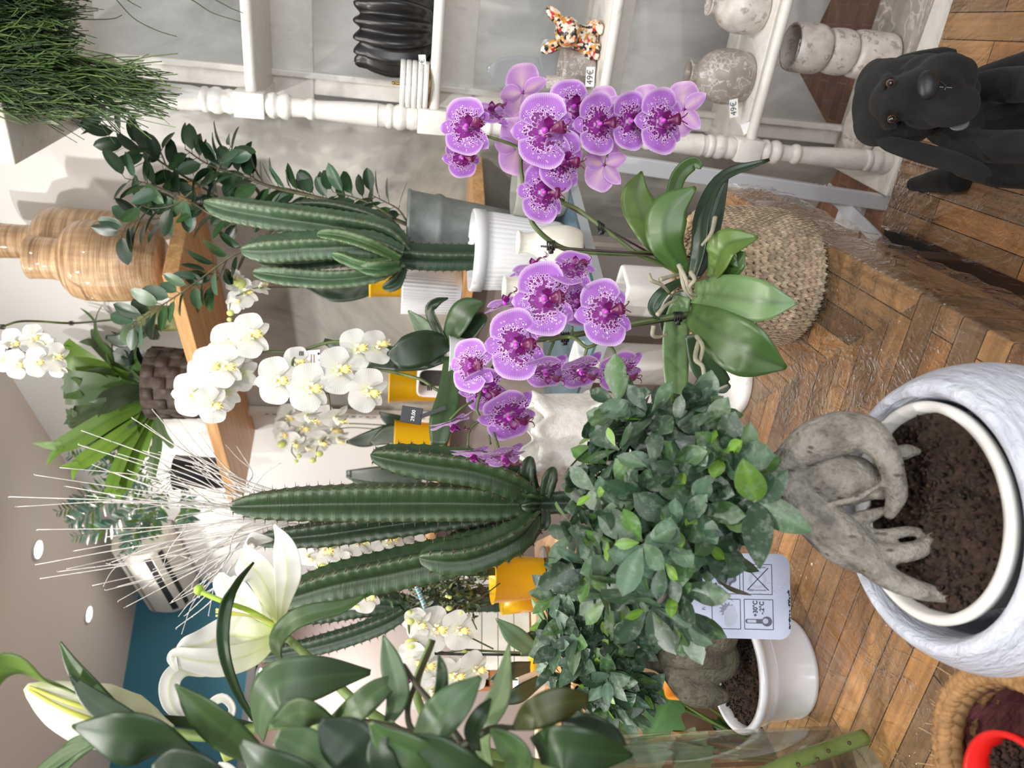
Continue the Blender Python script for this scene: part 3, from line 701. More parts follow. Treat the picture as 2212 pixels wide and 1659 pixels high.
# grey marble vases on the fourth board
def urn(x, y, b, label, sc_=1):
    c = on_shelf(x, y, zs[3], b); s = depth(c) / FPX * sc_
    v = E('vase', label, 'vase', c, 'round grey marble vases')
    mb = MB(); lathe(mb, rsm([(34 * s, 0), (46 * s, 3 * s), (55 * s, 30 * s), (55 * s, 62 * s), (44 * s, 92 * s), (27 * s, 108 * s), (21 * s, 118 * s), (26 * s, 134 * s)], 5) + rsm([(23 * s, 134 * s), (17 * s, 118 * s), (30 * s, 96 * s), (40 * s, 40 * s), (.001, 10 * s)], 3), c, 56)
    mb.obj('body', GMAR if x < 1620 else TERR, v)
urn(1600, 169, .13, 'round grey marble vase with white veins and a short neck')
urn(1642, 22, .14, 'round speckled marble vase cut by the picture edge', .92)
# tall three-tier marble vase and trays on the base board
c = on_shelf(1925, 118, .04, .12); c = HZ(1922, 125, .07); s = depth(c) / FPX
tr_ = E('tray', 'large rectangular grey marble tray under the three-tier vase', 'tray', c - UP * .03)
mb = MB(); box(mb, c + SX * .10 + SY * .04 - UP * .016, SX, SY, UP, .42, .22, .03); mb.obj('slab', GMAR, tr_, smooth=False, bevel=.008)
tv = E('vase', 'tall three-tier marble vase with a 39 euro tag inside its rim', 'vase', c)
lowp = rsm([(38, 0), (49, 3), (52, 20), (52, 68), (46, 80), (34, 84)], 4); mid = rsm([(34, 84), (46, 88), (50, 108), (46, 132), (33, 137)], 4); top = rsm([(33, 137), (46, 141), (53, 156), (53, 196), (50, 206)], 4) + [(45, 206), (46, 160), (.1, 148)]
mb = MB(); lathe(mb, [(r * s * .93, z * s * 1.12) for r, z in lowp + mid + top], c, 56); mb.obj('body', TERR, tv)
price_tag(1731, 108, depth(c + UP * .2) - .05, '39€', '39 euro price tag inside the rim of the three-tier vase', 42, 19, .05, -.1)
c = HZ(1868, 276, .045)
o = MB(); lathe(o, [(.085, 0), (.09, .004), (.09, .018), (.085, .022), (.075, .022), (.072, .014), (.001, .012)], c, 56); o = o.obj('tray', TERR, None, c); tag(o, 'round pale marble tray on the shelf base behind the plush dog', 'tray')

# ---------------------------------------------------------------- white marble pieces on the main table
def square_vase(x, y, d, wpx, hpx, label, turn=.5):
    b = P(x, y, d); b = V3(b[0], b[1], ZTB); s = d / FPX; w_ = wpx * s; h = hpx * s
    ax = V3(math.cos(turn), math.sin(turn), 0); ay = V3(-ax[1], ax[0], 0)
    e = E('vase', label, 'vase', b, 'tall square white marble vases'); mb = MB()
    def ring(r, z):
        n = 40; th = np.linspace(0, 2 * math.pi, n, endpoint=False); pw = 8
        q = (np.abs(np.cos(th)) ** pw + np.abs(np.sin(th)) ** pw) ** (-1 / pw) * r
        return b + (np.cos(th) * q)[:, None] * ax + (np.sin(th) * q)[:, None] * ay + V3(0, 0, z)
    R = [(w_ * .48, 0), (w_ * .5, .004), (w_ * .5, h - .006), (w_ * .48, h), (w_ * .40, h), (w_ * .385, h - .006), (w_ * .38, .02)]
    v = np.vstack([ring(*q) for q in R]); f = grid_faces(len(R), 40, True) + [tuple(range(40))[::-1], tuple((len(R) - 1) * 40 + j for j in range(40))]
    mb.add(v, f); mb.obj('body', WMAR, e); return e
square_vase(1470, 634, 1.62, 84, 205, 'square white marble vase standing right behind the orchid basket', .75)
square_vase(1470, 790, 1.70, 68, 270, 'slimmer square white marble vase left of the orchid stems', .70)
c = HZ(1592, 822, ZTB)
o = MB(); lathe(o, [(.066, 0), (.07, .002), (.07, .016), (.067, .0185), (.001, .0185)], c, 64); o = o.obj('coaster_plate', WMAR, None, c); tag(o, 'round white marble plate lying on the wooden table', 'plate')

# white frilled ceramic vase
k = NT('mottled_white_glaze'); co = k.coord('Object'); nz = k.noise(co, 26, 6, .7); v = k.voro(co, 70)
k.set(Base_Color=k.ramp(nz, [(.3, srgb(206, 198, 186)), (.5, srgb(232, 228, 220)), (.75, srgb(240, 238, 234))]), Roughness=.3); k.bump(nz, .5, .01)
c = P(1440, 948, 1.62); c = V3(c[0], c[1], ZTB); s = depth(c) / FPX; H_ = P(1138, 948, 1.62)[2] - ZTB
fv = E('vase', 'white frilled ceramic vase with wavy horizontal folds', 'vase', c)
def frill(r, z, th):
    h = z / H_; wv = np.sin(th * 5 + h * 9) * .6 + np.sin(th * 9 - h * 5) * .4
    lip = sum(np.exp(-((h - h0) / .035) ** 2) for h0 in (.32, .62, .97))
    return r * (1 + .03 * wv + lip * (.08 + .06 * wv)), z + .018 * wv * np.clip(h * 2, 0, 1)
mb = MB(); pr = [(60 + 34 * (1 - abs(h - .6) * 1.0), h) for h in np.linspace(0, 1, 60)]
lathe(mb, [(r * s * (.85 if h < .15 else 1), h * H_) for r, h in pr] + [(r * s * .82, h * H_) for r, h in pr[::-1][:40]], c, 96, frill); mb.obj('body', k.m, fv)

# ---------------------------------------------------------------- pots at the back wall
RIB = plain('ribbed_white_ceramic', srgb(236, 237, 240), .3)
def ribbed_pot(c, s, Rt, Rb, h, label, rim=.13, n=46, mat=None, name='pot', group=None, band=True):
    e = E('planter', label, 'planter', c, group); mb = MB()
    hr = h * (1 - rim)
    def md(r, z, th):
        m = (z < hr - .001) & (z > h * .04) & (r > Rb * .96); return np.where(m, r * (1 + .018 * np.abs(np.sin(th * n / 2))), r), z
    pr = [(Rb * .92, 0), (Rb, h * .02), (Rb + (Rt - Rb) * .05, h * .05)] + [(Rb + (Rt - Rb) * t, h * t) for t in np.linspace(.06, 1 - rim, 10)] + [(Rt * 1.03, hr), (Rt * 1.035, h * .985), (Rt * 1.02, h), (Rt * .96, h), (Rt * .94, hr), (Rb * .9, h * .1), (.001, h * .09)]
    lathe(mb, pr, c, n * 6, md); mb.obj('body', mat or RIB, e); return e
c = HP(1195, 552, NB[:2], 1.42); c = V3(c[0], c[1], ZB); s = depth(c) / FPX
CP = (c, s); HRP = P(1014, 552, depth(c))[2] - ZB
ribbed_pot(c, s, 84 * s, 70 * s, HRP, 'white ribbed pot with smooth rim holding the many-armed cactus')
# cream bulb vases
CREAM = plain('cream_glaze', srgb(238, 234, 220), .18, coat=.6)
for x, y, hpx, d, lb in ((1216, 530, 102, 0, 'glossy cream bulb vase in front of the ribbed pot, nearer the edge'), (1230, 632, 146, 0, 'larger glossy cream bulb vase left of the ribbed pot')):
    b = HP(x, y, NB[:2], 1.27 if y < 600 else 1.24); b = V3(b[0], b[1], ZB); d = depth(b); s = d / FPX; h = P(x - hpx, y, d)[2] - ZB; e = E('vase', lb, 'vase', b, 'cream bulb vases'); w_ = 30 * s * (1.45 if hpx > 120 else 1.3)
    mb = MB(); lathe(mb, rsm([(w_ * .6, 0), (w_ * .92, h * .05), (w_ * 1.12, h * .3), (w_ * .98, h * .58), (w_ * .62, h * .76), (w_ * .55, h * .9), (w_ * .66, h)], 5) + [(w_ * .6, h), (w_ * .48, h * .85), (w_ * .8, h * .5), (.001, h * .1)], b, 48); mb.obj('body', CREAM, e)
# blue-grey pot partly hidden beyond
b = HP(1180, 418, NB[:2], 1.52); b = V3(b[0], b[1], ZB); s = depth(b) / FPX
e = E('planter', 'rounded grey-green concrete pot at the far corner of the slate table', 'planter', b); h = P(1106, 418, depth(b))[2] - ZB
mb = MB(); lathe(mb, rsm([(34 * s, 0), (44 * s, 3 * s), (54 * s, h * .4), (56 * s, h * .8), (52 * s, h)], 4) + [(48 * s, h), (46 * s, h * .5), (.001, h * .2)], b, 48); mb.obj('body', plain('concrete', srgb(150, 150, 142), .6, srgb(166, 166, 158), 12), e)
# yellow pots and white planters on the oak shelf
YEL = plain('yellow_enamel', srgb(236, 184, 14), .3, srgb(240, 190, 22), 4)
def yellow_pot(x, y, d, wpx, hpx, label, taper=.82, z=None):
    b = P(x, y, d); tz = P(x - hpx, y, d)[2]; b = V3(b[0], b[1], b[2] if z is None else z); s = d / FPX; h = hpx * s if z is None else tz - z; r = wpx * s / 2
    e = E('flower_pot', label, 'flower pot', b, 'yellow enamel pots')
    mb = MB(); lathe(mb, [(r * taper * .97, 0), (r * taper, .003), (r * .985, h * .97), (r * 1.03, h * .975), (r * 1.03, h), (r * .98, h), (r * .95, h * .9), (.001, h * .85)], b, 48); mb.obj('body', YEL, e); return e, b, s, r, h
def oak(x, y, c=1.86):
    q = HP(x, y, NB[:2], c); return depth(q)
DZ = oak(950, 620)
yp1 = yellow_pot(978, 604, oak(978, 604, 1.915), 94, 178, 'yellow pot behind the ribbed rectangular planter', z=ZL)
def rect_planter(x, y, d, wpx, hpx, dpx, label, ribs=True, z=None):
    b = P(x, y, d); z = b[2] if z is None else z; b = V3(b[0], b[1], z); s = d / FPX; h = hpx * s; hw = wpx * s / 2; hd = dpx * s / 2
    e = E('planter', label, 'planter', b, 'white rectangular planters'); mb = MB(); n = 528; th = np.linspace(0, 2 * math.pi, n, endpoint=False); pw = 5
    q = (np.abs(np.cos(th)) ** pw + np.abs(np.sin(th)) ** pw) ** (-1 / pw)
    def ring(k_, z_, rb=0): 
        m = 1 + rb * .022 * np.sin(th * 44)
        return b + (np.cos(th) * q * hw * k_ * m)[:, None] * TB + (np.sin(th) * q * hd * k_ * m)[:, None] * NB + V3(0, 0, z_)
    R = [(.86, 0, 0), (.9, .004, 0), (.9, h * .12, 0), (.93, h * .13, ribs), (1.0, h * .97, ribs), (1.01, h, 0), (.93, h, 0), (.9, h * .8, 0)]
    mb.add(np.vstack([ring(*r) for r in R]), grid_faces(len(R), n, True) + [tuple((len(R) - 1) * n + j for j in range(n)), tuple(range(n))[::-1]]); mb.obj('body', RIB, e)
    return e, b, s
rect_planter(1006, 628, oak(1000, 628, 1.775), 104, 126, 80, 'white ribbed rectangular planter on the oak shelf beside the cactus', z=ZL)
# ---------------------------------------------------------------- orchid flowers (shared by the purple and the white plants)
def petal(mb, ang, L, W, z0, cup, shape=.9, z1=0., ruf=.0, nl=12, nw=11, off=0.06, col=(.5, .5, .5)):
    t = np.linspace(0, 1, nl)[:, None]; u = np.linspace(-1, 1, nw)[None, :]
    wd = W / 2 * np.clip(np.sin(math.pi * np.clip(t, 0, 1) ** shape), 0, 1) ** .62
    wd = np.maximum(wd, .012)
    x = off + t * L - .10 * L * (u ** 2) * np.sin(math.pi * t * .9) * 0; y = wd * u
    z = z0 + cup * (y / W) ** 2 * 2 + z1 * t ** 2 + ruf * np.sin(t * 7 + u * 5) * np.abs(u) * t
    d = V3(math.cos(ang), math.sin(ang), 0); s = V3(-math.sin(ang), math.cos(ang), 0)
    v = x[..., None] * d * np.ones((1, nw, 1)) + y[..., None] * s + z[..., None] * V3(0, 0, 1)
    uv = np.stack([np.repeat(u * .5 + .5, nl, 0), np.repeat(t, nw, 1)], -1).reshape(-1, 2)
    mb.add(v.reshape(-1, 3), grid_faces(nl, nw), col, uv)
def rounded_petal(mb, sgn, L, W, z0, cup, ruf=.02, nl=13, nw=13):
    """broad kidney-shaped side petal"""
    rr = np.linspace(0.0, 1, nl)[:, None]; th = np.linspace(-1.12, 1.12, nw)[None, :]
    R = L * (1 - .10 * np.abs(th) ** 2 - .04 * np.cos(th * 5)); a = th * (1.0 if True else 1) * W
    ang = .18 + a
    x = sgn * (.03 + rr * R * np.cos(ang) * (1 - .0 * rr)); y = rr * R * np.sin(ang) * (1 - .16 * rr)
    z = z0 + cup * rr ** 2 + ruf * np.sin(th * 6) * rr ** 3 - .07 * np.abs(th) ** 2 * rr
    v = np.stack([x, y, z], -1).reshape(-1, 3)
    uv = np.stack([np.repeat(th / 2.3 + .5, nl, 0), np.repeat(rr, nw, 1)], -1).reshape(-1, 2)
    f = grid_faces(nl, nw); f = [q[::-1] for q in f] if sgn < 0 else f
    mb.add(v, f, None, uv)
def flower_meshes(name, seed=0, narrow=1.):
    r = np.random.default_rng(seed); j = lambda a: r.uniform(-a, a)
    mb = MB()
    petal(mb, math.pi / 2 + j(.06), .80, .62, -.05, .12, .92, j(.05) - .05)
    for q in (-2.22 + j(.08), -.92 + j(.08)): petal(mb, q, .86, .58, -.06, .10, .82, -.10 + j(.04))
    rounded_petal(mb, 1, .96, 1.0, .02, .10 + j(.08), .03); rounded_petal(mb, -1, .96, 1.0, .025, .10 + j(.08), .03)
    a = mb.data(name + '_petals')
    mb = MB()
    # column, side lobes and the forked front lobe
    blob(mb, (0, .0, .11), (.075, .085, .13), None, 9, 12, (.9, .5, .9))
    t = np.linspace(0, 1, 9)[:, None]; u = np.linspace(-1, 1, 7)[None, :]
    for sg in (1, -1):
        ang = u * .9
        x = sg * (.06 + .20 * np.sin(t * 1.9) * np.cos(ang * .7)); y = -.10 + .16 * np.sin(ang) * np.sin(math.pi * (t * .85 + .08)) + .05 * t; z = .10 + .30 * t * np.cos(ang * .4)
        mb.add(np.stack([x + 0 * u, y, z], -1).reshape(-1, 3), grid_faces(9, 7), (.4, .1, .35), np.stack([np.repeat(u * .5 + .5, 9, 0), np.repeat(t, 7, 1)], -1).reshape(-1, 2))
    wd = .05 + .125 * np.sin(math.pi * t ** 1.3 * .93) ; x = wd * u; y = -.08 - .50 * t + .06 * t ** 2; z = .08 + .30 * np.sin(t * 2.3) + .16 * (u ** 2) * (1 - t) - .04 * u ** 2
    mb.add(np.stack([x, y + 0 * u, z], -1).reshape(-1, 3), grid_faces(9, 7), (.2, .05, .2), np.stack([np.repeat(u * .5 + .5, 9, 0), np.repeat(t, 7, 1)], -1).reshape(-1, 2))
    for sg in (1, -1): tube(mb, [(sg * .03, -.44, .40), (sg * .10, -.56, .42), (sg * .16, -.58, .52), (sg * .13, -.50, .58)], [.024, .018, .012, .006], 6, 10, (.2, .05, .2))
    blob(mb, (0, -.15, .15), (.055, .04, .05), None, 8, 10, (.8, .6, .1))
    b = mb.data(name + '_lip')
    return a, b
# petals: lilac with white margin, dark freckles with pale halos and a magenta flush towards the centre
k = NT('freckled_lilac_petal'); uv = k.new('ShaderNodeUVMap'); sp3 = k.new('ShaderNodeSeparateXYZ'); k.link(uv.outputs[0], sp3.inputs[0])
U_, V_ = sp3.outputs[0], sp3.outputs[1]; co = k.coord('Object'); oi = k.new('ShaderNodeObjectInfo')
ad = k.new('ShaderNodeVectorMath'); ad.operation = 'ADD'; k.link(co, ad.inputs[0]); k.link(oi.outputs['Random'], ad.inputs[1])
vd = k.voro(ad.outputs[0], 12.5); nz = k.noise(ad.outputs[0], 3.2, 3)
edge = k.math('ABSOLUTE', k.math('SUBTRACT', U_, .5))
rim = k.math('MAXIMUM', k.math('MULTIPLY', edge, 2.0), V_)
veins = k.new('ShaderNodeTexWave'); veins.inputs['Scale'].default_value = 9; veins.inputs['Distortion'].default_value = 2.5; k.link(uv.outputs[0], veins.inputs['Vector'])
base = k.mix(veins.outputs['Fac'], srgb(168, 100, 196), srgb(180, 116, 205))
base = k.mix(k.ramp(rim, [(.86, (0, 0, 0)), (1.0, (1, 1, 1))]), base, srgb(226, 196, 232))
pat = k.math('ADD', V_, k.math('MULTIPLY', k.math('SUBTRACT', nz, .5), .55))
dens = k.math('MULTIPLY', k.ramp(pat, [(.16, (1, 1, 1)), (.42, (.72, .72, .72)), (.60, (.42, .42, .42)), (.82, (0, 0, 0))]), .78)
halo = k.math('LESS_THAN', vd, k.math('ADD', dens, .12)); dot = k.math('LESS_THAN', vd, dens)
halo = k.math('MULTIPLY', halo, k.math('GREATER_THAN', dens, .10))
c = k.mix(halo, base, srgb(240, 218, 244)); c = k.mix(k.math('MULTIPLY', dot, k.math('GREATER_THAN', dens, .10)), c, srgb(120, 22, 118))
c = k.mix(k.ramp(pat, [(.05, (1, 1, 1)), (.26, (.6, .6, .6)), (.40, (0, 0, 0))]), c, srgb(138, 22, 140)); c = k.mix(k.ramp(V_, [(.02, (1, 1, 1)), (.12, (0, 0, 0))]), c, srgb(232, 200, 230))
geo = k.new('ShaderNodeNewGeometry'); back = k.mix(k.math('MULTIPLY', k.math('SUBTRACT', 1, k.math('MULTIPLY', edge, 3.2), True), k.ramp(V_, [(.3, (.9, .9, .9)), (.95, (.2, .2, .2))])), base, srgb(226, 202, 190)); back = k.mix(.35, back, srgb(232, 190, 226)); c = k.mix(geo.outputs['Backfacing'], back, c)
k.set(Base_Color=c, Roughness=.5, Sheen_Weight=.2); k.bump(veins.outputs['Fac'], .08, .004)
tr = k.new('ShaderNodeBsdfTranslucent'); k.link(c, tr.inputs[0]); mx = k.new('ShaderNodeMixShader'); mx.inputs[0].default_value = .22
k.link(k.b.outputs[0], mx.inputs[1]); k.link(tr.outputs[0], mx.inputs[2]); k.link(mx.outputs[0], k.n['Material Output'].inputs[0]); PURP = k.m
k = NT('magenta_lip'); a = k.attr(); sp4 = k.new('ShaderNodeSeparateColor'); k.link(a, sp4.inputs[0]); co = k.coord('Object')
k.set(Base_Color=k.mix(k.ramp(k.noise(co, 9, 4), [(.52, (0, 0, 0)), (.6, (.55, .55, .55))]), k.ramp(sp4.outputs[0], [(.2, srgb(92, 2, 66)), (.4, srgb(112, 10, 104)), (.86, srgb(206, 90, 208)), (.9, srgb(196, 74, 200))]), srgb(116, 8, 74)), Roughness=.35, Sheen_Weight=.1); PLIP = k.m
k = NT('white_orchid_petal'); uv = k.new('ShaderNodeUVMap'); sp3 = k.new('ShaderNodeSeparateXYZ'); k.link(uv.outputs[0], sp3.inputs[0])
c = k.ramp(sp3.outputs[1], [(.0, srgb(206, 216, 130)), (.16, srgb(216, 217, 190)), (.4, srgb(218, 217, 209)), (1, srgb(222, 221, 216))]); k.set(Base_Color=c, Roughness=.5)
wv = k.new('ShaderNodeTexWave'); wv.inputs['Scale'].default_value = 6; wv.inputs['Distortion'].default_value = 2; k.link(uv.outputs[0], wv.inputs['Vector']); k.bump(wv.outputs['Fac'], .1, .004)
tr = k.new('ShaderNodeBsdfTranslucent'); k.link(c, tr.inputs[0]); mx = k.new('ShaderNodeMixShader'); mx.inputs[0].default_value = .25
k.link(k.b.outputs[0], mx.inputs[1]); k.link(tr.outputs[0], mx.inputs[2]); k.link(mx.outputs[0], k.n['Material Output'].inputs[0]); WPET = k.m
k = NT('yellow_white_lip'); a = k.attr(); sp4 = k.new('ShaderNodeSeparateColor'); k.link(a, sp4.inputs[0])
k.set(Base_Color=k.ramp(sp4.outputs[0], [(.2, srgb(232, 214, 130)), (.4, srgb(244, 240, 220)), (.8, srgb(190, 130, 30)), (.9, srgb(244, 242, 230))]), Roughness=.4); WLIP = k.m
PV = [flower_meshes('orchid_purple', s) for s in (1, 2, 3)]; WV = [flower_meshes('orchid_white', s) for s in (4, 5, 6)]
for a, b in PV: a.materials.append(PURP); b.materials.append(PLIP)
for a, b in WV: a.materials.append(WPET); b.materials.append(WLIP)
def rotmat(yaw, pitch, roll):
    """axes of a flower that looks at the camera, then turned: yaw>0 to the right, pitch>0 upwards"""
    f = unit(V3(0, -1, .0)); up = UP
    y, p_ = math.radians(yaw), math.radians(pitch)
    f = V3(math.sin(y) * math.cos(p_), -math.cos(y) * math.cos(p_), math.sin(p_))
    x = unit(np.cross(up, f)); u = np.cross(f, x); r = math.radians(roll)
    return x * math.cos(r) + u * math.sin(r), -x * math.sin(r) + u * math.cos(r), f
def add_flower(parent, x, y, d, size, yaw=0, pitch=0, roll=0, kind=PV, i=0):
    a, b = kind[i % len(kind)]; c = P(x, y, d); s = size * d / FPX; X, Y, Z = rotmat(yaw, pitch, roll); o0 = origin(parent)
    o = bpy.data.objects.new('flower', a); C.objects.link(o); o.parent = parent
    q = c - o0; o.matrix_local = Matrix(((X[0] * s, Y[0] * s, Z[0] * s, q[0]), (X[1] * s, Y[1] * s, Z[1] * s, q[1]), (X[2] * s, Y[2] * s, Z[2] * s, q[2]), (0, 0, 0, 1)))
    l = bpy.data.objects.new('lip', b); C.objects.link(l); l.parent = o
    return c - Z * s * .08
STEM = plain('orchid_stem', srgb(58, 74, 36), .45, srgb(92, 108, 56), 12)
STAKE = plain('dark_stake', srgb(52, 36, 34), .5); CLIP = plain('black_plastic_clip', (.012, .014, .013), .35)
LEAF = tinted('orchid_leaf', .34, .12, .5, .18, 25, .06, .25)

# ---------------------------------------------------------------- seagrass basket
bc = HZ(1716, 606, ZTB); s = depth(bc) / FPX
hb = .05
for i in range(60):
    q = bc + UP * hb; d_ = q - EYE; dd = d_ @ FW; xx = (d_ @ DN) / dd * FPX + IW / 2
    if xx < 1505: break
    hb += .005
bk = E('basket', 'seagrass basket holding the purple spotted orchid', 'basket', bc)
k = NT('seagrass_rope'); co = k.coord('Object'); nz = k.noise(co, 70, 5, .7)
k.set(Base_Color=k.mix(.6, k.attr(), k.mix(1, k.attr(), k.ramp(nz, [(.3, (.4, .38, .36)), (.7, (1.7, 1.65, 1.6))]), 'MULTIPLY')), Roughness=.75); GRASS = k.m
mb = MB(); rows = 15; nseg = 96
prf = lambda t: np.interp(t, [0, .08, .3, .6, 1], [.090, .103, .111, .111, .104])
for j in range(rows):
    t = (j + .5) / rows; r0_ = prf(t); z_ = t * hb; rr = hb / rows * .62
    th = np.linspace(0, 2 * math.pi, 420, endpoint=False); ph = np.linspace(0, 2 * math.pi, 8, endpoint=False)
    tw = np.abs(np.sin(th * nseg / 2 + j * 1.3))[:, None]; rad = rr * (.62 + .5 * tw)
    R = r0_ + rad * np.cos(ph)[None, :]; Z = z_ + rad * np.sin(ph)[None, :] * .95 + rr * .35 * np.sin(th * nseg / 2 + j)[:, None]
    v = np.stack([R * np.cos(th)[:, None], R * np.sin(th)[:, None], Z], -1).reshape(-1, 3) + bc
    f = []
    for i in range(420):
        for q in range(8): f.append((i * 8 + q, i * 8 + (q + 1) % 8, ((i + 1) % 420) * 8 + (q + 1) % 8, ((i + 1) % 420) * 8 + q))
    rc = np.random.default_rng(j); seg_c = rc.uniform(.72, 1.25, nseg)
    base = np.array(srgb(178, 162, 142)); cols = base[None, :] * seg_c[(np.arange(420) * nseg // 420)][:, None]; cols = cols * (np.array([1, .97, .92]) + rc.uniform(-.04, .04, 3))
    mb.add(v, f, np.repeat(cols, 8, 0))
mb.obj('woven_wall', GRASS, bk)
mb = MB()
th = np.linspace(0, 2 * math.pi, 200); pts = np.stack([prf(1) * np.cos(th), prf(1) * np.sin(th), np.full(200, hb) + .003 * np.sin(th * 30)], -1) + bc
tube(mb, pts, .007, 8, 200, np.array(srgb(168, 146, 116)), smooth=False); mb.obj('rim', GRASS, bk)
mb = MB(); 
for j in range(rows):
    t = (j + .5) / rows; n_ = 96; th = np.linspace(0, 2 * math.pi, n_ * 2, endpoint=False); r_ = prf(t) + hb / rows * .70
    pts = np.stack([r_ * np.cos(th), r_ * np.sin(th), t * hb + hb / rows * .5 * np.where(np.arange(n_ * 2) % 2, 1, -1)], -1) + bc; tube(mb, np.vstack([pts, pts[:1]]), .0006, 4, n_ * 2 + 1, np.array(srgb(200, 184, 158)), smooth=False)
mb.obj('stitching', GRASS, bk)
mb = MB(); lathe(mb, [(.001, hb * .80), (.04, hb * .82), (.094, hb * .80), (.098, hb * .5)], bc, 40); 
# ---------------------------------------------------------------- the purple orchid
oc = bc + UP * hb * .8
orc = E('potted_orchid', 'purple spotted moth orchid in full bloom growing from the seagrass basket', 'orchid', oc)
mb.obj('bark_substrate', plain('bark_substrate', srgb(70, 52, 38), .9, srgb(104, 82, 60), 60, .8, 90, .01), orc)
g1, g2, g3, g4, g5 = srgb(66, 96, 44), srgb(92, 122, 52), srgb(40, 66, 36), srgb(104, 134, 84), srgb(30, 50, 30)
LV = [  # pixel path with depth, half widths (px), upper-face normal, colour, fold
    ([(1436, 568, 1.14), (1398, 490, 1.16), (1374, 425, 1.17), (1386, 370, 1.17)], [10, 33, 34, 2], V3(-.1, -1, .1), g2, .12),
    ([(1488, 596, 1.09), (1440, 525, 1.06), (1446, 455, 1.05), (1503, 404, 1.04)], [10, 38, 41, 3], V3(-.2, -1, .45), g1, -.22),
    ([(1496, 606, 1.08), (1512, 540, 1.06), (1524, 455, 1.06), (1565, 382, 1.06), (1662, 345, 1.05)], [12, 20, 22, 15, 3], V3(0, -.5, 1), g5, .3),
    ([(1480, 590, 1.15), (1452, 470, 1.18), (1462, 388, 1.19), (1496, 353, 1.19), (1516, 362, 1.19)], [8, 14, 17, 15, 4], V3(-.4, -1, .2), g1, .2),
    ([(1500, 600, 1.10), (1530, 540, 1.12), (1545, 470, 1.13), (1570, 385, 1.13)], [12, 18, 18, 4], V3(-.6, -.6, .6), g5, .3),
    ([(1535, 606, 1.05), (1552, 566, 1.01), (1572, 528, .995), (1637, 512, .99)], [14, 32, 36, 3], V3(.1, -.6, 1), g2, .25),
    ([(1545, 604, 1.06), (1566, 580, 1.02), (1592, 562, 1.0), (1594, 560, 1.0)], [12, 30, 26, 14], V3(-.2, -.8, .8), g1, .1),
    ([(1500, 632, 1.06), (1570, 640, 1.0), (1650, 652, .96), (1722, 655, .945)], [24, 47, 42, 2], V3(0, -.75, .9), g4, .14),
    ([(1490, 676, 1.05), (1550, 716, 1.0), (1622, 762, .97), (1699, 795, .96)], [24, 50, 56, 4], V3(-.2, -.8, .8), g1, .12),
    ([(1474, 640, 1.08), (1462, 700, 1.10), (1460, 780, 1.12), (1463, 862, 1.14)], [18, 27, 28, 22], V3(.2, -.9, .5), g4, .1),
    ([(1500, 720, 1.06), (1526, 790, 1.08), (1560, 830, 1.09), (1578, 836, 1.09)], [20, 32, 22, 3], V3(0, -.7, .7), g3, .2),
    ([(1476, 604, 1.08), (1432, 632, 1.07), (1412, 665, 1.07), (1424, 690, 1.07)], [6, 12, 13, 2], V3(.2, -1, .3), g3, .3),
    ([(1490, 640, 1.12), (1466, 660, 1.14), (1452, 700, 1.15), (1450, 740, 1.15)], [16, 28, 28, 8], V3(.1, -.9, .4), g3, .2)]
for pts, hw, nrm, col, fo in LV:
    mb = MB(); q = PP(pts); s_ = np.mean([p[2] for p in pts]) / FPX; strap(mb, q, [h * s_ for h in hw], nrm, col, 22, 9, fo, tint2=np.array(col) * .7); mb.obj('leaf', LEAF, orc, solid=.0016)
for pts in ([(1466, 572, 1.03), (1480, 600, 1.02), (1490, 630, 1.02), (1505, 640, 1.03)], [(1470, 576, 1.03), (1478, 622, 1.02), (1496, 646, 1.03)], [(1492, 588, 1.02), (1500, 604, 1.01), (1490, 618, 1.01), (1494, 632, 1.02)], [(1400, 592, 1.04), (1408, 606, 1.04), (1430, 616, 1.05), (1452, 640, 1.08)], [(1426, 604, 1.04), (1446, 598, 1.05), (1470, 592, 1.06)],
            [(1420, 680, 1.04), (1438, 660, 1.05), (1466, 644, 1.07)], [(1545, 470, 1.02), (1536, 505, 1.0), (1516, 530, .99)], [(1412, 704, 1.06), (1410, 724, 1.06), (1424, 728, 1.07), (1440, 722, 1.08)], [(1510, 735, 1.02), (1502, 775, .99), (1518, 792, .98), (1524, 830, .98), (1545, 842, .98), (1572, 832, .98)], [(1505, 726, 1.03), (1518, 750, 1.0), (1510, 785, .99), (1516, 770, .99)]):
    mb = MB(); tube(mb, PP(pts), [.0035, .003, .0026, .0018], 8, 24); mb.obj('aerial_root', plain('aerial_root', srgb(172, 164, 140), .7, srgb(140, 138, 118), 60, .3) if 'aerial_root' not in bpy.data.materials else bpy.data.materials['aerial_root'], orc)
def stem(parent, pts, r, mat, name='stem', hint=None):
    mb = MB(); tube(mb, PP(pts), r, 8, len(pts) * 6); return mb.obj(name, mat, parent)
stem(orc, [(1500, 600, 1.10), (1430, 552, 1.11), (1340, 548, 1.11), (1240, 542, 1.11), (1195, 525, 1.10), (1160, 495, 1.09), (1146, 470, 1.09), (1136, 420, 1.09), (1126, 370, 1.09), (1124, 330, 1.09), (1110, 314, 1.09), (1070, 300, 1.08), (1035, 290, 1.08), (1015, 282, 1.08)], [.0042, .004, .0038, .0034, .003, .0022, .0015], STEM)
stem(orc, [(1480, 600, 1.12), (1440, 575, 1.12), (1385, 553, 1.12), (1365, 540, 1.12), (1300, 490, 1.12), (1248, 452, 1.12), (1210, 432, 1.11), (1190, 400, 1.10), (1200, 350, 1.10), (1230, 300, 1.10), (1300, 258, 1.10), (1440, 240, 1.10)], [.0036, .0034, .003, .0026, .0018, .0015], STEM)
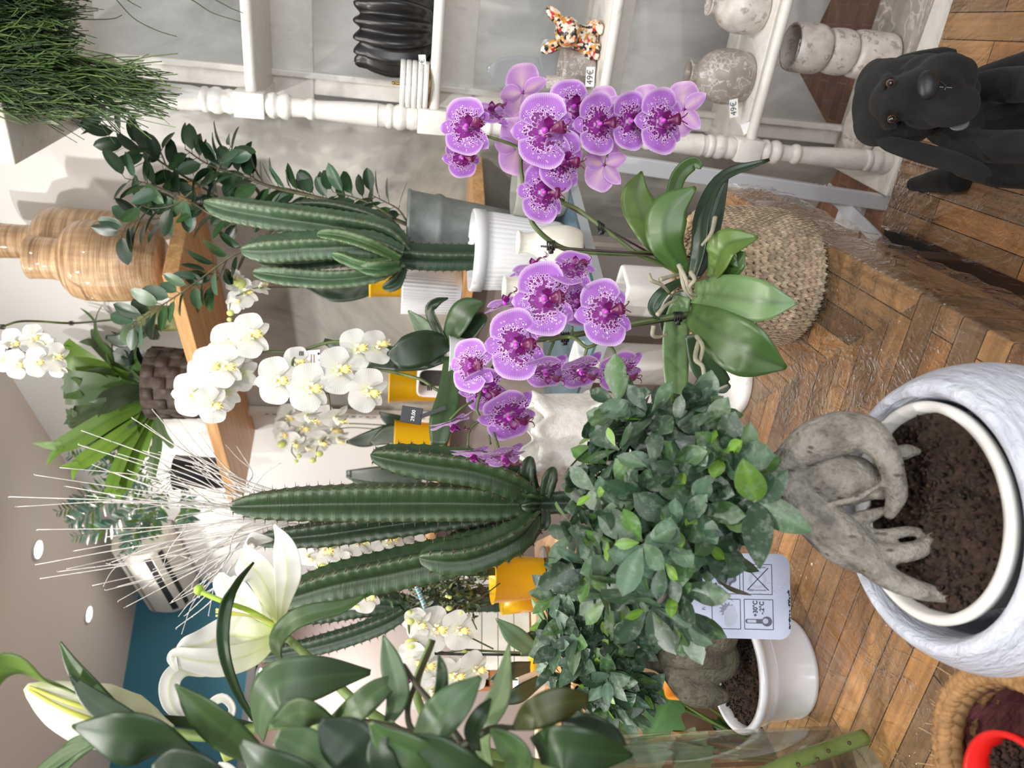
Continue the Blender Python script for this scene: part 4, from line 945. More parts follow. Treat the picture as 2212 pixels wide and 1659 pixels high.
stem(orc, [(1498, 678, 1.08), (1440, 686, 1.08), (1370, 698, 1.08), (1290, 714, 1.08), (1230, 726, 1.08), (1180, 732, 1.08), (1120, 745, 1.08), (1060, 800, 1.07), (1030, 880, 1.06), (1050, 915, 1.06), (1060, 960, 1.06)], [.0046, .0045, .0042, .004, .003, .002, .0015], STEM)
stem(orc, [(1182, 736, 1.08), (1235, 728, 1.06), (1268, 750, 1.05), (1302, 737, 1.05), (1322, 752, 1.05), (1336, 780, 1.05)], [.003, .0028, .0024, .002], STEM)
for pts in ([(1236, 726, 1.07), (1236, 705, 1.06)], [(1268, 750, 1.05), (1262, 774, 1.05), (1252, 796, 1.05)], [(1196, 738, 1.07), (1185, 768, 1.06), (1180, 796, 1.06)], [(1205, 628, 1.05), (1224, 610, 1.04), (1228, 590, 1.04)], [(1022, 866, 1.06), (996, 882, 1.05), (972, 906, 1.05)], [(1044, 905, 1.06), (1016, 925, 1.06), (1010, 965, 1.05)], [(1062, 925, 1.06), (1075, 960, 1.05), (1080, 985, 1.05)], [(1306, 300, 1.10), (1312, 335, 1.10), (1308, 356, 1.10)], [(1218, 432, 1.11), (1190, 425, 1.09), (1172, 418, 1.08)]):
    mb = MB(); tube(mb, PP(pts), [.0022, .0016], 6, 10); mb.obj('flower_stalk', STEM, orc)
for a, b in (((1168, 532, 1.10), (1500, 556, 1.11)), ((1204, 434, 1.12), (1480, 590, 1.14)), ((1180, 730, 1.09), (1500, 682, 1.09))):
    mb = MB(); tube(mb, PP([a, b]), .0017 if b[1] < 650 else .003, 8, 2); mb.obj('support_stake', STAKE, orc)
for x, y, d in ((1190, 530, 1.10), (1298, 490, 1.12), (1220, 728, 1.08), (1464, 684, 1.08)):
    c = P(x, y, d); mb = MB()
    for j in range(4):
        th = np.linspace(0, 2 * math.pi, 16); r_ = .007; q = c + (j - 1.5) * .0034 * unit(DN if x != 1298 else DN + RT * -.7)
        tube(mb, [q + (RT * math.cos(t) - FW * math.sin(t)) * r_ for t in th], .0011, 5, 32)
    tube(mb, [c + RT * -.012 - FW * .002, c + RT * -.003], .004, 6, 2); mb.obj('clip', CLIP, orc)
FL = [(1008, 276, 1.07, 62, 8, 8, 0), (1056, 246, 1.10, 54, 50, 0, -10), (998, 338, 1.10, 46, -40, -8, 15), (1176, 286, 1.05, 78, 3, 4, 0), (1238, 236, 1.09, 66, 12, 0, 8), (1292, 268, 1.06, 62, -12, -14, 10), (1360, 262, 1.07, 58, -12, -14, 8), (1428, 262, 1.06, 66, -8, -12, 6),
      (1212, 348, 1.06, 64, -4, -14, -10), (1172, 416, 1.07, 62, -10, -8, 0), (1304, 356, 1.10, 54, 172, 10, 10), (1128, 200, 1.10, 58, 140, 15, 0), (1476, 236, 1.11, 54, 160, 0, 0), (1118, 316, 1.11, 58, 168, 10, 0), (1304, 236, 1.12, 46, 165, 0, 0), (1398, 232, 1.12, 46, 170, 0, 0),
      (1150, 584, 1.06, 56, 72, 12, 0), (1234, 582, 1.04, 60, 48, 6, -25), (1176, 646, 1.03, 76, -4, 10, 8), (1248, 650, 1.06, 52, -20, 5, 5), (1306, 676, 1.03, 70, 6, 0, 10), (1092, 660, 1.07, 52, 78, 20, 0), (1114, 744, 1.03, 74, -6, 4, 8), (1018, 790, 1.04, 56, 0, 26, 0), (1046, 838, 1.06, 60, -40, -6, 14), (1098, 896, 1.04, 72, -42, -10, 16),
      (1178, 800, 1.05, 60, -58, 0, 14), (1254, 798, 1.05, 60, -56, -6, 12), (1338, 800, 1.05, 62, -50, -6, 14), (974, 912, 1.06, 54, -84, -18, 25), (1020, 976, 1.05, 54, -80, 0, 20), (1086, 984, 1.05, 58, -64, -8, 16)]
for i, (x, y, d, sz, yw, pt, rl) in enumerate(FL): add_flower(orc, x, y, d, sz * 1.1, yw, pt, rl, PV, i)
# ---------------------------------------------------------------- ginseng ficus plants
FLEAF = tinted('ficus_leaf', .36, .10, .5, .25, 60, .08, .15, .55)
k = NT('ginseng_bark'); co = k.coord('Object'); nz = k.noise(co, 26, 8, .65); n2 = k.noise(co, 160, 4); mp = k.new('ShaderNodeMapping'); mp.inputs['Scale'].default_value = (190, 190, 60); k.link(co, mp.inputs[0]); v = k.voro(mp.outputs[0], .5)
c = k.ramp(k.math('ADD', nz, k.math('MULTIPLY', k.math('SUBTRACT', n2, .5), .35)), [(.30, srgb(92, 86, 76)), (.45, srgb(126, 120, 110)), (.58, srgb(146, 140, 130)), (.72, srgb(110, 108, 88))]); c = k.mix(k.ramp(v, [(.12, (.85, .85, .85)), (.22, (0, 0, 0))]), c, srgb(74, 64, 54))
k.set(Base_Color=c, Roughness=.65); k.bump(k.math('ADD', k.math('MULTIPLY', n2, .8), k.math('MULTIPLY', nz, 1.5)), .8, .006); BARK = k.m
SOIL = plain('potting_soil', srgb(34, 24, 18), .95, srgb(76, 56, 42), 120, 1.0, 90, .012, detail=8)
GLOSSW = plain('glossy_white_plastic', srgb(220, 220, 225), .18, coat=.5)
k = NT('white_ribbed_glaze'); co = k.coord('Object'); mp = k.new('ShaderNodeMapping'); mp.inputs['Scale'].default_value = (26, 26, 120); k.link(co, mp.inputs[0]); nz = k.noise(mp.outputs[0], 1.3, 5, .6, .8)
k.set(Base_Color=srgb(208, 212, 224), Roughness=.36); k.bump(nz, 1.0, .007); TEXW = k.m
def soil_disc(name, c, r, parent, amp=.006):
    mb = MB(); nr, nt = 26, 72; v = []
    for i in range(nr):
        for j in range(nt):
            a = 2 * math.pi * j / nt; q = r * (i + .02) / (nr - 1)
            h = amp * (math.sin(q * 160 + j * .9) * .5 + math.sin(j * 1.7 + i * 2.1) * .4 + rng.uniform(-1, 1) * .8) * (1 - (i / nr) ** 8)
            v.append(V3(q * math.cos(a), q * math.sin(a), h) + c)
    mb.add(v, grid_faces(nr, nt, True)); 
    for i in range(500):   # crumbs
        a, q = rng.uniform(0, 6.28), r * math.sqrt(rng.uniform(0, .96)); blob(mb, c + V3(q * math.cos(a), q * math.sin(a), rng.uniform(0, amp)), rng.uniform(.0012, .0036, 3), None, 4, 5)
    return mb.obj(name, SOIL, parent)
def rosette(mb, c, axis, n, L, W, pal, spread=(.6, 1.25), shape='obovate', bud=True):
    a = unit(axis); x = unit(np.cross(a, V3(.3, .9, .2))); y = np.cross(a, x); ph0 = rng.uniform(0, 6.28)
    for i in range(n):
        ph = ph0 + i * 2.4 + rng.uniform(-.2, .2); t = (i + .5) / n; th = spread[0] + (spread[1] - spread[0]) * t + rng.uniform(-.15, .15)
        rad = x * math.cos(ph) + y * math.sin(ph); d = a * math.cos(th) + rad * math.sin(th); nrm = a * math.sin(th) - rad * math.cos(th)
        d = d + V3(0, 0, -.12); l = L * rng.uniform(.75, 1.15) * (.7 + .3 * t); col = np.array(pal[rng.integers(len(pal))]) * rng.uniform(.85, 1.15)
        if i < 2 and rng.random() < .35: col = np.array(srgb(104, 142, 48)); l *= .7
        leaf(mb, np.asarray(c) + rad * .002 - a * .010 * t, d, nrm, l, W * l / L * rng.uniform(.9, 1.15), col, shape, rng.uniform(.0, .16), rng.uniform(.06, .22), 7, 5, 0, 0, col * 1.35)
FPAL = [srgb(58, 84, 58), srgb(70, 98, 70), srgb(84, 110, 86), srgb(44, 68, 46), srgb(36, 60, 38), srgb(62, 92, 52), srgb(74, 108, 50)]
DBARK = BARK.copy(); DBARK.name = 'ginseng_bark_shaded'  # browner bark for the smaller trunk, with its partial shade darkened into the colour
for nd in DBARK.node_tree.nodes:
    if nd.type == 'VALTORGB' and len(nd.color_ramp.elements) == 4:
        for el in nd.color_ramp.elements: el.color = (el.color[0] * .5, el.color[1] * .5, el.color[2] * .40, 1)
def ginseng(parent, trunk, name='trunk', vox=.0035, mat=None):
    mb = MB()
    for pts in trunk:
        q = [P(x, y, d) for x, y, d, r in pts]; rr = [r * d / FPX for x, y, d, r in pts]; tube(mb, q, rr, 16, len(pts) * 8)
        blob(mb, q[0], rr[0], None, 10, 14); blob(mb, q[-1], rr[-1], None, 10, 14)
    o = mb.obj(name, mat or BARK, parent); m = o.modifiers.new('fuse', 'REMESH'); m.mode = 'VOXEL'; m.voxel_size = vox; m.use_smooth_shade = True
    m = o.modifiers.new('smooth', 'SMOOTH'); m.iterations = 2; return o

# --- the big bowl pot with its inner pot and plant
d0 = .72; rc = P(1990, 1112, d0); bowlz = rc[2]; bw = V3(rc[0], rc[1], ZTB); hh = bowlz - ZTB
bowl = E('planter', 'large round white bowl planter with wrinkled glaze around the bigger ginseng ficus', 'planter', bw)
mb = MB(); pr = rsm([(.085, 0), (.112, .006), (.140, hh * .28), (.151, hh * .55), (.147, hh * .78), (.134, hh * .95), (.126, hh), (.118, hh - .002), (.113, hh - .012)], 5) + [(.112, hh * .7), (.11, hh * .3), (.09, .012), (.001, .01)]
lathe(mb, pr, bw, 96); mb.obj('body', TEXW, bowl)
ic = P(1984, 1103, d0 - .003); ipz = ic[2] - .002; ic0 = V3(ic[0], ic[1], ZTB + .0125); ih = ipz - ic0[2]
fic = E('potted_ficus', 'bigger ginseng ficus with swollen grey roots in a white inner pot', 'potted plant', ic0)
mb = MB(); lathe(mb, [(.074, 0), (.078, .003), (.098, ih - .012), (.1055, ih - .011), (.1065, ih - .004), (.103, ih), (.097, ih - .002), (.095, ih - .02), (.07, .01), (.001, .01)], ic0, 80); mb.obj('inner_pot', plain('inner_pot_white', srgb(234, 232, 228), .4, srgb(226, 222, 214), 30), fic)
zs_ = ipz - .014; soil_disc('soil', V3(ic[0], ic[1], zs_), .0945, fic, .005)
def S(x, y, up=0): return depth(HZ(x, y, zs_ + up))
ginseng(fic, [
    [(1640, 1004, .772, 22), (1690, 1012, .776, 38), (1740, 1028, .778, 54), (1800, 1034, .768, 58), (1856, 1040, .758, 54), (1900, 1052, .745, 28)],
    [(1700, 1000, .768, 34), (1752, 958, .758, 46), (1815, 936, .746, 49), (1868, 938, .736, 42), (1908, 972, .726, 31), (1928, 1020, .720, 25), (1936, 1070, .722, 23), (1922, 1110, .726, 13)],
    [(1716, 1060, .765, 42), (1780, 1122, .754, 46), (1834, 1164, .743, 42), (1868, 1200, .735, 38), (1920, 1248, .724, 26), (1990, 1276, .712, 21), (2066, 1290, .702, 14)],
    [(1850, 1180, .738, 30), (1912, 1196, .732, 25), (1985, 1186, .724, 20), (2030, 1155, .722, 17), (2060, 1132, .722, 12)],
    [(1850, 1150, .742, 18), (1900, 1156, .740, 14), (1960, 1148, .735, 12), (1996, 1150, .732, 9)],
    [(1740, 1120, .765, 30), (1800, 1180, .76, 32), (1852, 1216, .752, 22), (1880, 1232, .748, 12)],
    [(1800, 1088, .738, 7), (1850, 1076, .728, 8), (1900, 1048, .722, 6)],
    [(1920, 985, .735, 20), (1960, 975, .735, 16), (1982, 975, .735, 9)],
    [(1860, 1120, .742, 18), (1890, 1110, .74, 13), (1915, 1100, .738, 8)]], vox=.0024)
mb = MB()
for pts in ([(1640, 1004, .77), (1590, 1010, .775), (1540, 1020, .78), (1480, 1040, .80), (1400, 1060, .82)], [(1600, 1008, .775), (1550, 985, .78), (1500, 960, .80), (1410, 900, .80)], [(1560, 1016, .78), (1510, 1060, .78), (1450, 1120, .77), (1390, 1172, .75)], [(1500, 1035, .79), (1400, 1000, .82), (1310, 1000, .83)], [(1450, 1050, .81), (1350, 1100, .83), (1260, 1150, .84)], [(1500, 1070, .78), (1470, 1180, .76), (1430, 1290, .76), (1405, 1320, .78)], [(1600, 1010, .775), (1610, 1050, .75), (1634, 1084, .735)]):
    tube(mb, PP(pts), [.007, .005, .0028], 8, 24)
mb.obj('branches', BARK, fic)
mb = MB(); cen = P(1430, 1080, .83)
RO = [(1398, 890, .80), (1310, 1000, .83), (1290, 1090, .84), (1384, 1172, .735), (1462, 1140, .74), (1330, 1130, .78), (1235, 1150, .84), (1270, 1225, .82), (1345, 1205, .78), (1432, 1215, .74), (1452, 1275, .75), (1400, 1318, .76), (1500, 1100, .75), (1520, 950, .79), (1560, 985, .77), (1600, 1015, .77), (1510, 905, .82), (1450, 905, .82), (1430, 1000, .78), (1480, 1035, .77),
      (1550, 1085, .76), (1556, 1140, .77), (1528, 1175, .77), (1275, 1035, .86), (1380, 1080, .77), (1530, 1040, .80), (1340, 920, .84), (1345, 1045, .83), (1420, 1110, .80), (1310, 1290, .82), (1360, 1270, .78), (1440, 1340, .79), (1462, 1325, .80), (1236, 1230, .85), (1330, 870, .84), (1400, 960, .84), (1460, 980, .82), (1370, 1010, .84), (1520, 1130, .80), (1470, 1090, .80), (1475, 1200, .79), (1400, 1240, .80), (1430, 1255, .80), (1580, 1060, .80)]
for x, y, d in RO:
    c = P(x, y, d); ax = unit(unit(c - cen) * .55 + UP * .55 + TOCAM * .45 + rng.uniform(-.25, .25, 3)); rosette(mb, c, ax, int(rng.integers(6, 9)), .058, .028, FPAL)
for i in range(95):     # inner leaves
    u_ = unit(rng.normal(size=3)); c = cen + u_ * np.array([.125, .085, .125]) * rng.uniform(.35, .95); x_, y_ = None, None
    q = c - EYE; dd = q @ FW; px = (q @ DN) / dd * FPX + IW / 2; py = IH / 2 - (q @ RT) / dd * FPX
    if px > 1560 or px < 1215 or py < 850: continue
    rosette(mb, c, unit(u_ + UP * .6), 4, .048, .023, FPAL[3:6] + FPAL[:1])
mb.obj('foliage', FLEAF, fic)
mb = MB(); c = P(1634, 1084, .735)     # low sprig over the table
for (tx, ty, td), col, W_ in (((1605, 996, .70), srgb(98, 134, 52), .030), ((1700, 1018, .71), srgb(50, 78, 54), .026), ((1752, 1150, .70), srgb(52, 86, 50), .030), ((1640, 1226, .70), srgb(38, 62, 40), .030), ((1580, 1140, .75), srgb(34, 56, 36), .024), ((1560, 1060, .76), srgb(30, 52, 34), .024)):
    v = P(tx, ty, td) - c; leaf(mb, c, v, TOCAM + UP * .5, np.linalg.norm(v), W_, col, 'ovate', .06, .12, 10, 7, 0, 0, np.array(col) * 1.4)
mb.obj('low_sprig', FLEAF, fic)

# --- the second plant in a glossy pot
pb = HZ(1715, 1440, ZTB); s = depth(pb) / FPX
hp = .05
while True:
    q = pb + UP * hp - EYE; 
    if (q @ DN) / (q @ FW) * FPX + IW / 2 < 1583 or hp > .3: break
    hp += .003
fic2 = E('potted_ficus', 'smaller ginseng ficus in a glossy white pot behind the plant label', 'potted plant', pb)
rr = 126 * s
mb = MB(); lathe(mb, [(rr * .78, 0), (rr * .80, .004), (rr * .82, .01), (rr * .80, .012), (rr * .90, hp * .68), (rr * .915, hp * .70), (rr * .905, hp * .72), (rr * .955, hp - .014), (rr * 1.02, hp - .012), (rr * 1.03, hp - .003), (rr, hp), (rr * .93, hp), (rr * .9, hp - .02), (rr * .7, .02), (.001, .02)], pb, 96); mb.obj('pot', GLOSSW, fic2)
soil_disc('soil', pb + UP * (hp - .016), rr * .91, fic2, .004)
dS = depth(pb + UP * hp)
ginseng(fic2, [[(1385, 1425, dS - .01, 16), (1420, 1420, dS - .01, 32), (1455, 1425, dS - .012, 46), (1500, 1425, dS - .014, 58), (1545, 1420, dS - .02, 52)],
               [(1450, 1395, dS - .02, 40), (1500, 1370, dS - .04, 52), (1550, 1370, dS - .045, 44)], [(1450, 1450, dS - .03, 24), (1490, 1488, dS - .04, 34), (1530, 1500, dS - .05, 30), (1562, 1504, dS - .055, 16)], [(1440, 1420, dS - .05, 20), (1500, 1420, dS - .075, 26), (1550, 1430, dS - .06, 16)]], vox=.004, mat=DBARK)
mb = MB(); cen = P(1290, 1420, dS)
for pts in ([(1385, 1425, dS), (1340, 1420, dS), (1280, 1420, dS), (1230, 1380, dS)], [(1350, 1420, dS), (1310, 1460, dS - .02), (1270, 1500, dS)], [(1330, 1418, dS), (1290, 1370, dS), (1220, 1300, dS)], [(1370, 1424, dS), (1345, 1480, dS - .03), (1320, 1500, dS - .04)]):
    tube(mb, PP(pts), [.007, .005, .003], 8, 20)
mb.obj('branches', BARK, fic2)
mb = MB()
RO2 = [(1195, 1285, 0), (1230, 1335, -.03), (1200, 1395, -.03), (1250, 1425, -.05), (1190, 1445, 0), (1280, 1485, -.03), (1322, 1445, -.06), (1312, 1470, -.09), (1345, 1505, -.04), (1250, 1525, 0), (1305, 1560, -.02), (1225, 1295, .02), (1180, 1350, .02), (1380, 1400, -.04), (1390, 1340, 0), (1360, 1460, -.03), (1270, 1370, -.03), (1300, 1400, -.05), (1330, 1360, -.03), (1220, 1480, 0), (1350, 1540, 0), (1390, 1500, -.03), (1240, 1380, -.05), (1260, 1320, 0), (1320, 1530, -.05)]
for x, y, dd in RO2:
    c = P(x, y, dS + dd); ax = unit(unit(c - cen) * .6 + UP * .5 + TOCAM * .5 + rng.uniform(-.25, .25, 3)); rosette(mb, c, ax, int(rng.integers(7, 10)), .056, .030, [np.array(q) * np.array([1.05, 1.05, 1.15]) for q in FPAL], shape='ovate')
for i in range(60):
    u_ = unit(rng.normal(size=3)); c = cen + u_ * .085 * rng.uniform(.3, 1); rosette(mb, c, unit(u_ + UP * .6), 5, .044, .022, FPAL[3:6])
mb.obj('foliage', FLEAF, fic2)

# --- printed plant label hanging in the leaves
PC = [P(1482, 1196, .985), P(1706, 1200, .965), P(1706, 1374, .965), P(1486, 1378, .985)]   # top-right, bottom-right, bottom-left, top-left as seen upright
lr = unit(PC[0] - PC[3]); ld = unit(PC[1] - PC[0]); ld = unit(ld - (ld @ lr) * lr); lu = -ld; ln = np.cross(lr, lu)
lc = sum(PC) / 4; lw = np.linalg.norm(PC[0] - PC[3]); lh = np.linalg.norm(PC[1] - PC[0]); s = lh / 224
lab = E('plant_label', 'pale printed plant care label with four picture boxes hanging before the glossy pot', 'plant label', lc + ld * lh / 2)
mb = MB(); R_ = 26 * s; o = []
for sx, sy, a0 in ((1, 1, 0), (-1, 1, 90), (-1, -1, 180), (1, -1, 270)):
    for a in np.linspace(a0, a0 + 90, 9): o.append(lc + lr * (sx * (lw / 2 - R_) + R_ * math.cos(math.radians(a))) + lu * (sy * (lh / 2 - R_) + R_ * math.sin(math.radians(a))))
prism(mb, [q - ln * .0006 for q in o], ln * .0012); mb.obj('card', plain('label_plastic', srgb(188, 193, 214), .35), lab, smooth=False)
PINK = plain('print_black', srgb(34, 34, 46), .5); PGR = plain('print_grey', srgb(128, 130, 146), .5); PLG = plain('print_light_grey', srgb(176, 180, 196), .5); PDG = plain('print_dark_grey', srgb(82, 84, 98), .5)
def LQ(x, y, h=1): return lc + lu * (-(x - 1594) * s) + lr * (-(y - 1286.5) * s) + ln * (.0008 + .0001 * h)     # label pixel -> point
def line(mb, a, b, w_=1.4, h=1):
    a, b = LQ(*a, h), LQ(*b, h); t = unit(b - a); n = np.cross(ln, t) * w_ * s / 2; mb.add([a - n, b - n, b + n, a + n], [(0, 1, 2, 3)])
def poly(mb, pts, h=1): mb.add([LQ(x, y, h) for x, y in pts], [tuple(range(len(pts)))])
def ell(mb, cx, cy, rx, ry, h=1, n=28): poly(mb, [(cx + rx * math.cos(t), cy + ry * math.sin(t)) for t in np.linspace(0, 2 * math.pi, n, endpoint=False)], h)
for x0, y0 in ((1537, 1215.5), (1606, 1215.5), (1537, 1294), (1607, 1293.5)):
    mb = MB(); x1, y1 = x0 + 61.5, y0 + 66.5
    for a, b in (((x0, y0), (x1, y0)), ((x1, y0), (x1, y1)), ((x1, y1), (x0, y1)), ((x0, y1), (x0, y0))): line(mb, a, b)
    mb.obj('picture_frame', PINK, lab, smooth=False)
mb = MB(); poly(mb, [(1545, 1245), (1553, 1236), (1567, 1228), (1578, 1226), (1586, 1231), (1591, 1241), (1592, 1251), (1588, 1257), (1580, 1259), (1568, 1263), (1556, 1263), (1549, 1256)]); o = mb.obj('watering_can_print', PGR, lab, smooth=False)
for pts, m, h in (([(1586, 1233), (1590, 1240), (1591, 1252), (1582, 1257), (1577, 1266), (1573, 1266), (1576, 1256), (1585, 1250)], PDG, 2), ([(1545, 1245), (1552, 1239), (1560, 1240), (1563, 1250), (1558, 1262), (1552, 1260)], PDG, 2)):
    mb = MB(); poly(mb, pts, h); mb.obj('shading', m, o, smooth=False)
mb = MB(); ell(mb, 1569, 1271, 8, 6, 2); mb.obj('rose', PLG, o, smooth=False)
mb = MB(); n = 24; poly(mb, [(1570 + (20 if i % 2 else 13) * math.cos(i * math.pi / n * 2) * .9, 1318 + (20 if i % 2 else 13) * math.sin(i * math.pi / n * 2) * .9) for i in range(n)]); mb.obj('sun_print', PGR, lab, smooth=False)
mb = MB()
for i, (x, y, r) in enumerate(((1578, 1318, 10), (1571, 1326, 9), (1581, 1330, 11), (1574, 1340, 10), (1573, 1348, 8), (1580, 1342, 9))): ell(mb, x, y, r, r, 2 + i * .3)
mb.obj('cloud_print', PLG, lab, smooth=False)
mb = MB(); ell(mb, 1637, 1249, 19, 20); o = mb.obj('plate_print', PLG, lab, smooth=False); mb = MB(); ell(mb, 1637, 1249, 12, 13, 2); mb.obj('plate_well', bpy.data.materials['label_plastic'], o, smooth=False)
mb = MB(); line(mb, (1617, 1273), (1627, 1273), 5); line(mb, (1627, 1273), (1655, 1273), 2.4); mb.obj('fork_print', PGR, lab, smooth=False); mb = MB(); line(mb, (1618, 1223), (1655, 1222), 3); mb.obj('knife_print', PGR, lab, smooth=False)
mb = MB(); line(mb, (1614, 1223), (1660, 1273), 2, 3); line(mb, (1614, 1273), (1660, 1223), 2, 3.2); mb.obj('cross_print', PINK, lab, smooth=False)
mb = MB(); line(mb, (1614, 1342), (1650, 1342), 10); ell(mb, 1655, 1342, 11, 11, 1.5); ell(mb, 1613, 1342, 4, 5, 1.2); o = mb.obj('thermometer_print', PDG, lab, smooth=False)
mb = MB(); line(mb, (1613, 1342), (1632, 1342), 6.5, 2); ell(mb, 1652, 1341, 6, 6, 2.5); mb.obj('thermometer_glass', PLG, o, smooth=False)
text_obj('lettering', '+30°C', 13.5 * s, LQ(1631, 1314), lr, lu, PINK, lab, .0001, bold=.0002); text_obj('lettering', '-.2°C', 13.5 * s, LQ(1645, 1312), lr, lu, PINK, lab, .0001, bold=.0002)
text_obj('lettering', 'Fi', 11 * s, LQ(1520, 1316), lr, lu, PINK, lab, .0001)
for i, yy in enumerate((1350, 1363)):
    mb = MB()
    for k_ in range(3):
        a0 = k_ * 2.094 - 1.57 + .25; a1 = a0 + 1.5
        line(mb, (1491.5 - 5 * math.cos(a0 + 1.57), yy + 5 * math.sin(a0 + 1.57)), (1491.5 - 5 * math.cos(a1 + 1.57), yy + 5 * math.sin(a1 + 1.57)), 1.3)
    mb.obj('recycling_mark', PINK, lab, smooth=False)
mb = MB(); line(mb, (1496, 1343), (1496, 1369), .8); mb.obj('printed_rule', PINK, lab, smooth=False)
mb = MB(); 
for i in range(70): ell(mb, 1704.5 - abs(rng.normal()) * 1.2, rng.uniform(1268, 1358), rng.uniform(.5, 1.9), rng.uniform(.8, 3), 1, 6)
for i in range(30): ell(mb, rng.uniform(1640, 1700), 1262 + rng.normal() * 14, rng.uniform(.3, .8), rng.uniform(.3, .8), 1, 6)
mb.obj('soil_specks', PINK, lab, smooth=False)
mb = MB(); t0 = lc + lu * (lh / 2 - .006); tube(mb, [t0 + ln * .002, t0 + lu * .03 + lr * .01, P(1432, 1270, .80)], .0008, 6, 16); mb.obj('hanging_wire', CLIP, lab)
# ---------------------------------------------------------------- cacti (candelabra spurge)
k = NT('cactus_skin'); co = k.coord('Object'); a = k.attr(); nz = k.noise(co, 30, 5, .6)
c = k.mix(.5, a, k.mix(1, a, k.ramp(nz, [(.3, (.55, .55, .55)), (.7, (1.4, 1.4, 1.4))]), 'MULTIPLY'))
mp = k.new('ShaderNodeMapping'); mp.inputs['Scale'].default_value = (30, 30, 260); k.link(co, mp.inputs[0])
k.set(Base_Color=c, Roughness=.42, Specular_IOR_Level=.5); k.bump(k.noise(mp.outputs[0], 1, 3), .25, .003); CSKIN = k.m
SPINE = plain('cactus_spine', srgb(58, 40, 32), .6)
def cactus_arm(parent, pts, hw, ribs=4, col=srgb(44, 74, 44), phase=0., twist=.15, pitch=.021, deep=.62, name='arm', spine=.0115, facing=None, tipround=True, crest=srgb(96, 92, 62)):
    P_ = PP(pts); dm = np.mean([p[2] for p in pts]); n = max(24, int(sum(np.linalg.norm(np.diff(P_, axis=0), axis=1)) / pitch * 7))
    n = min(n, 220); path = catmull(P_, n); L = np.concatenate([[0], np.cumsum(np.linalg.norm(np.diff(path, axis=0), axis=1))]); tt = np.linspace(0, 1, n)
    R = np.interp(tt, np.linspace(0, 1, len(hw)), hw) * dm / FPX
    if tipround:
        e = np.clip((L[-1] - L) / (R.max() * 1.5), 0, 1); R = R * (np.sqrt(1 - (1 - e) ** 2) * .95 + .05)
    T, N, B = frames(path, -FW if facing is None else facing)
    m = ribs * 10; th = np.linspace(0, 2 * math.pi, m, endpoint=False)
    w_ = np.abs(np.cos(ribs * (th) / 2)) ** 2.6          # 1 at a crest
    sc_ = .5 + .5 * np.cos(2 * math.pi * L / pitch)
    prof = (1 - deep) + deep * w_[None, :] * (1 + .10 * (sc_[:, None] - .5) * w_[None, :])
    prof = prof / (1.0)
    an = th[None, :] + phase + twist * tt[:, None] * 2
    v = path[:, None] + (R[:, None] * prof)[..., None] * (np.cos(an)[..., None] * N[:, None] + np.sin(an)[..., None] * B[:, None])
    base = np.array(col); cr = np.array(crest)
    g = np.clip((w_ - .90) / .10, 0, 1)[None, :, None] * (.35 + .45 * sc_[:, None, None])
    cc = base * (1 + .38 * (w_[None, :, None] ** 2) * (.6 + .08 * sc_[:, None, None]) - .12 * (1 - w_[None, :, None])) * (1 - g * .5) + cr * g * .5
    mb = MB(); f = grid_faces(n, m, True); f.append(tuple(range(m))[::-1]); f.append(tuple((n - 1) * m + j for j in range(m)))
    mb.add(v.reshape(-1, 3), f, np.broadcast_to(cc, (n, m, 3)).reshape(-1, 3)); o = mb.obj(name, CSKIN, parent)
    if spine:
        mb = MB(); k0 = 0
        while k0 * pitch < L[-1] - .004:
            i = int(np.searchsorted(L, k0 * pitch)); i = min(i, n - 1)
            for q in range(ribs):
                j = q * 10; d = unit(v[i, j] - path[i]); s = np.cross(T[i], d)
                for sg, up in ((1, .3), (-1, .3), (.35, -.6)):
                    tip = v[i, j] + (d * .7 + s * sg * .75 + T[i] * up * .5) * spine * rng.uniform(.7, 1.1); b = v[i, j] - d * .0008; r = spine * .10
                    mb.add([b + s * r, b - s * r, b + T[i] * r * 1.6, tip], [(0, 1, 3), (1, 2, 3), (2, 0, 3)])
            k0 += 1
        q_ = mb.obj('spines', SPINE, o, smooth=False); q_['kind'] = 'stuff'
    return o
# --- big cactus right behind the ficus
pb = HZ(1640, 1072, ZTB); D2 = depth(pb) + .10; pb = pb + unit(V3(pb[0], pb[1], 0) - V3(0, 0, 0)) * .10
s = depth(pb) / FPX; h = .205
c2 = E('cactus', 'big dark green candelabra cactus with thick spiny arms behind the ficus foliage', 'cactus', pb)
mb = MB()
def md(r, z, th):
    m = (z > .012) & (r > .05); return np.where(m, r * (1 + .02 * np.abs(np.sin(th * 22))), r), z
lathe(mb, [(.085, 0), (.092, .006)] + [(.093 + .02 * t, .014 + (h - .04) * t) for t in np.linspace(0, 1, 8)] + [(.116, h - .02), (.118, h), (.108, h), (.10, h - .03), (.001, h - .035)], pb, 264, md); mb.obj('ribbed_pot', RIB, c2)
G1, G2 = srgb(44, 66, 37), srgb(35, 54, 34)
d = D2 - .02
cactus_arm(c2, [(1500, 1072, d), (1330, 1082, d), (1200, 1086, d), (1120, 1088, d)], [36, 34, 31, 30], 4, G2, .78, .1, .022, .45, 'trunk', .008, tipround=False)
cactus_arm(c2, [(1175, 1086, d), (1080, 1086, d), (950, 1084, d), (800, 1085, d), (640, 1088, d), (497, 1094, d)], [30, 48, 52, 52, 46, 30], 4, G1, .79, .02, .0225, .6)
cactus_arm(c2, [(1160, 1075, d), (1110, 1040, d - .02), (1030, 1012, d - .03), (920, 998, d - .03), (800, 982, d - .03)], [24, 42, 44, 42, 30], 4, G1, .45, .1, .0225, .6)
cactus_arm(c2, [(1150, 1100, d + .05), (1000, 1110, d + .07), (850, 1130, d + .08), (700, 1152, d + .09), (546, 1168, d + .09)], [24, 36, 38, 36, 20], 4, G2, .6, .1, .0225, .6)
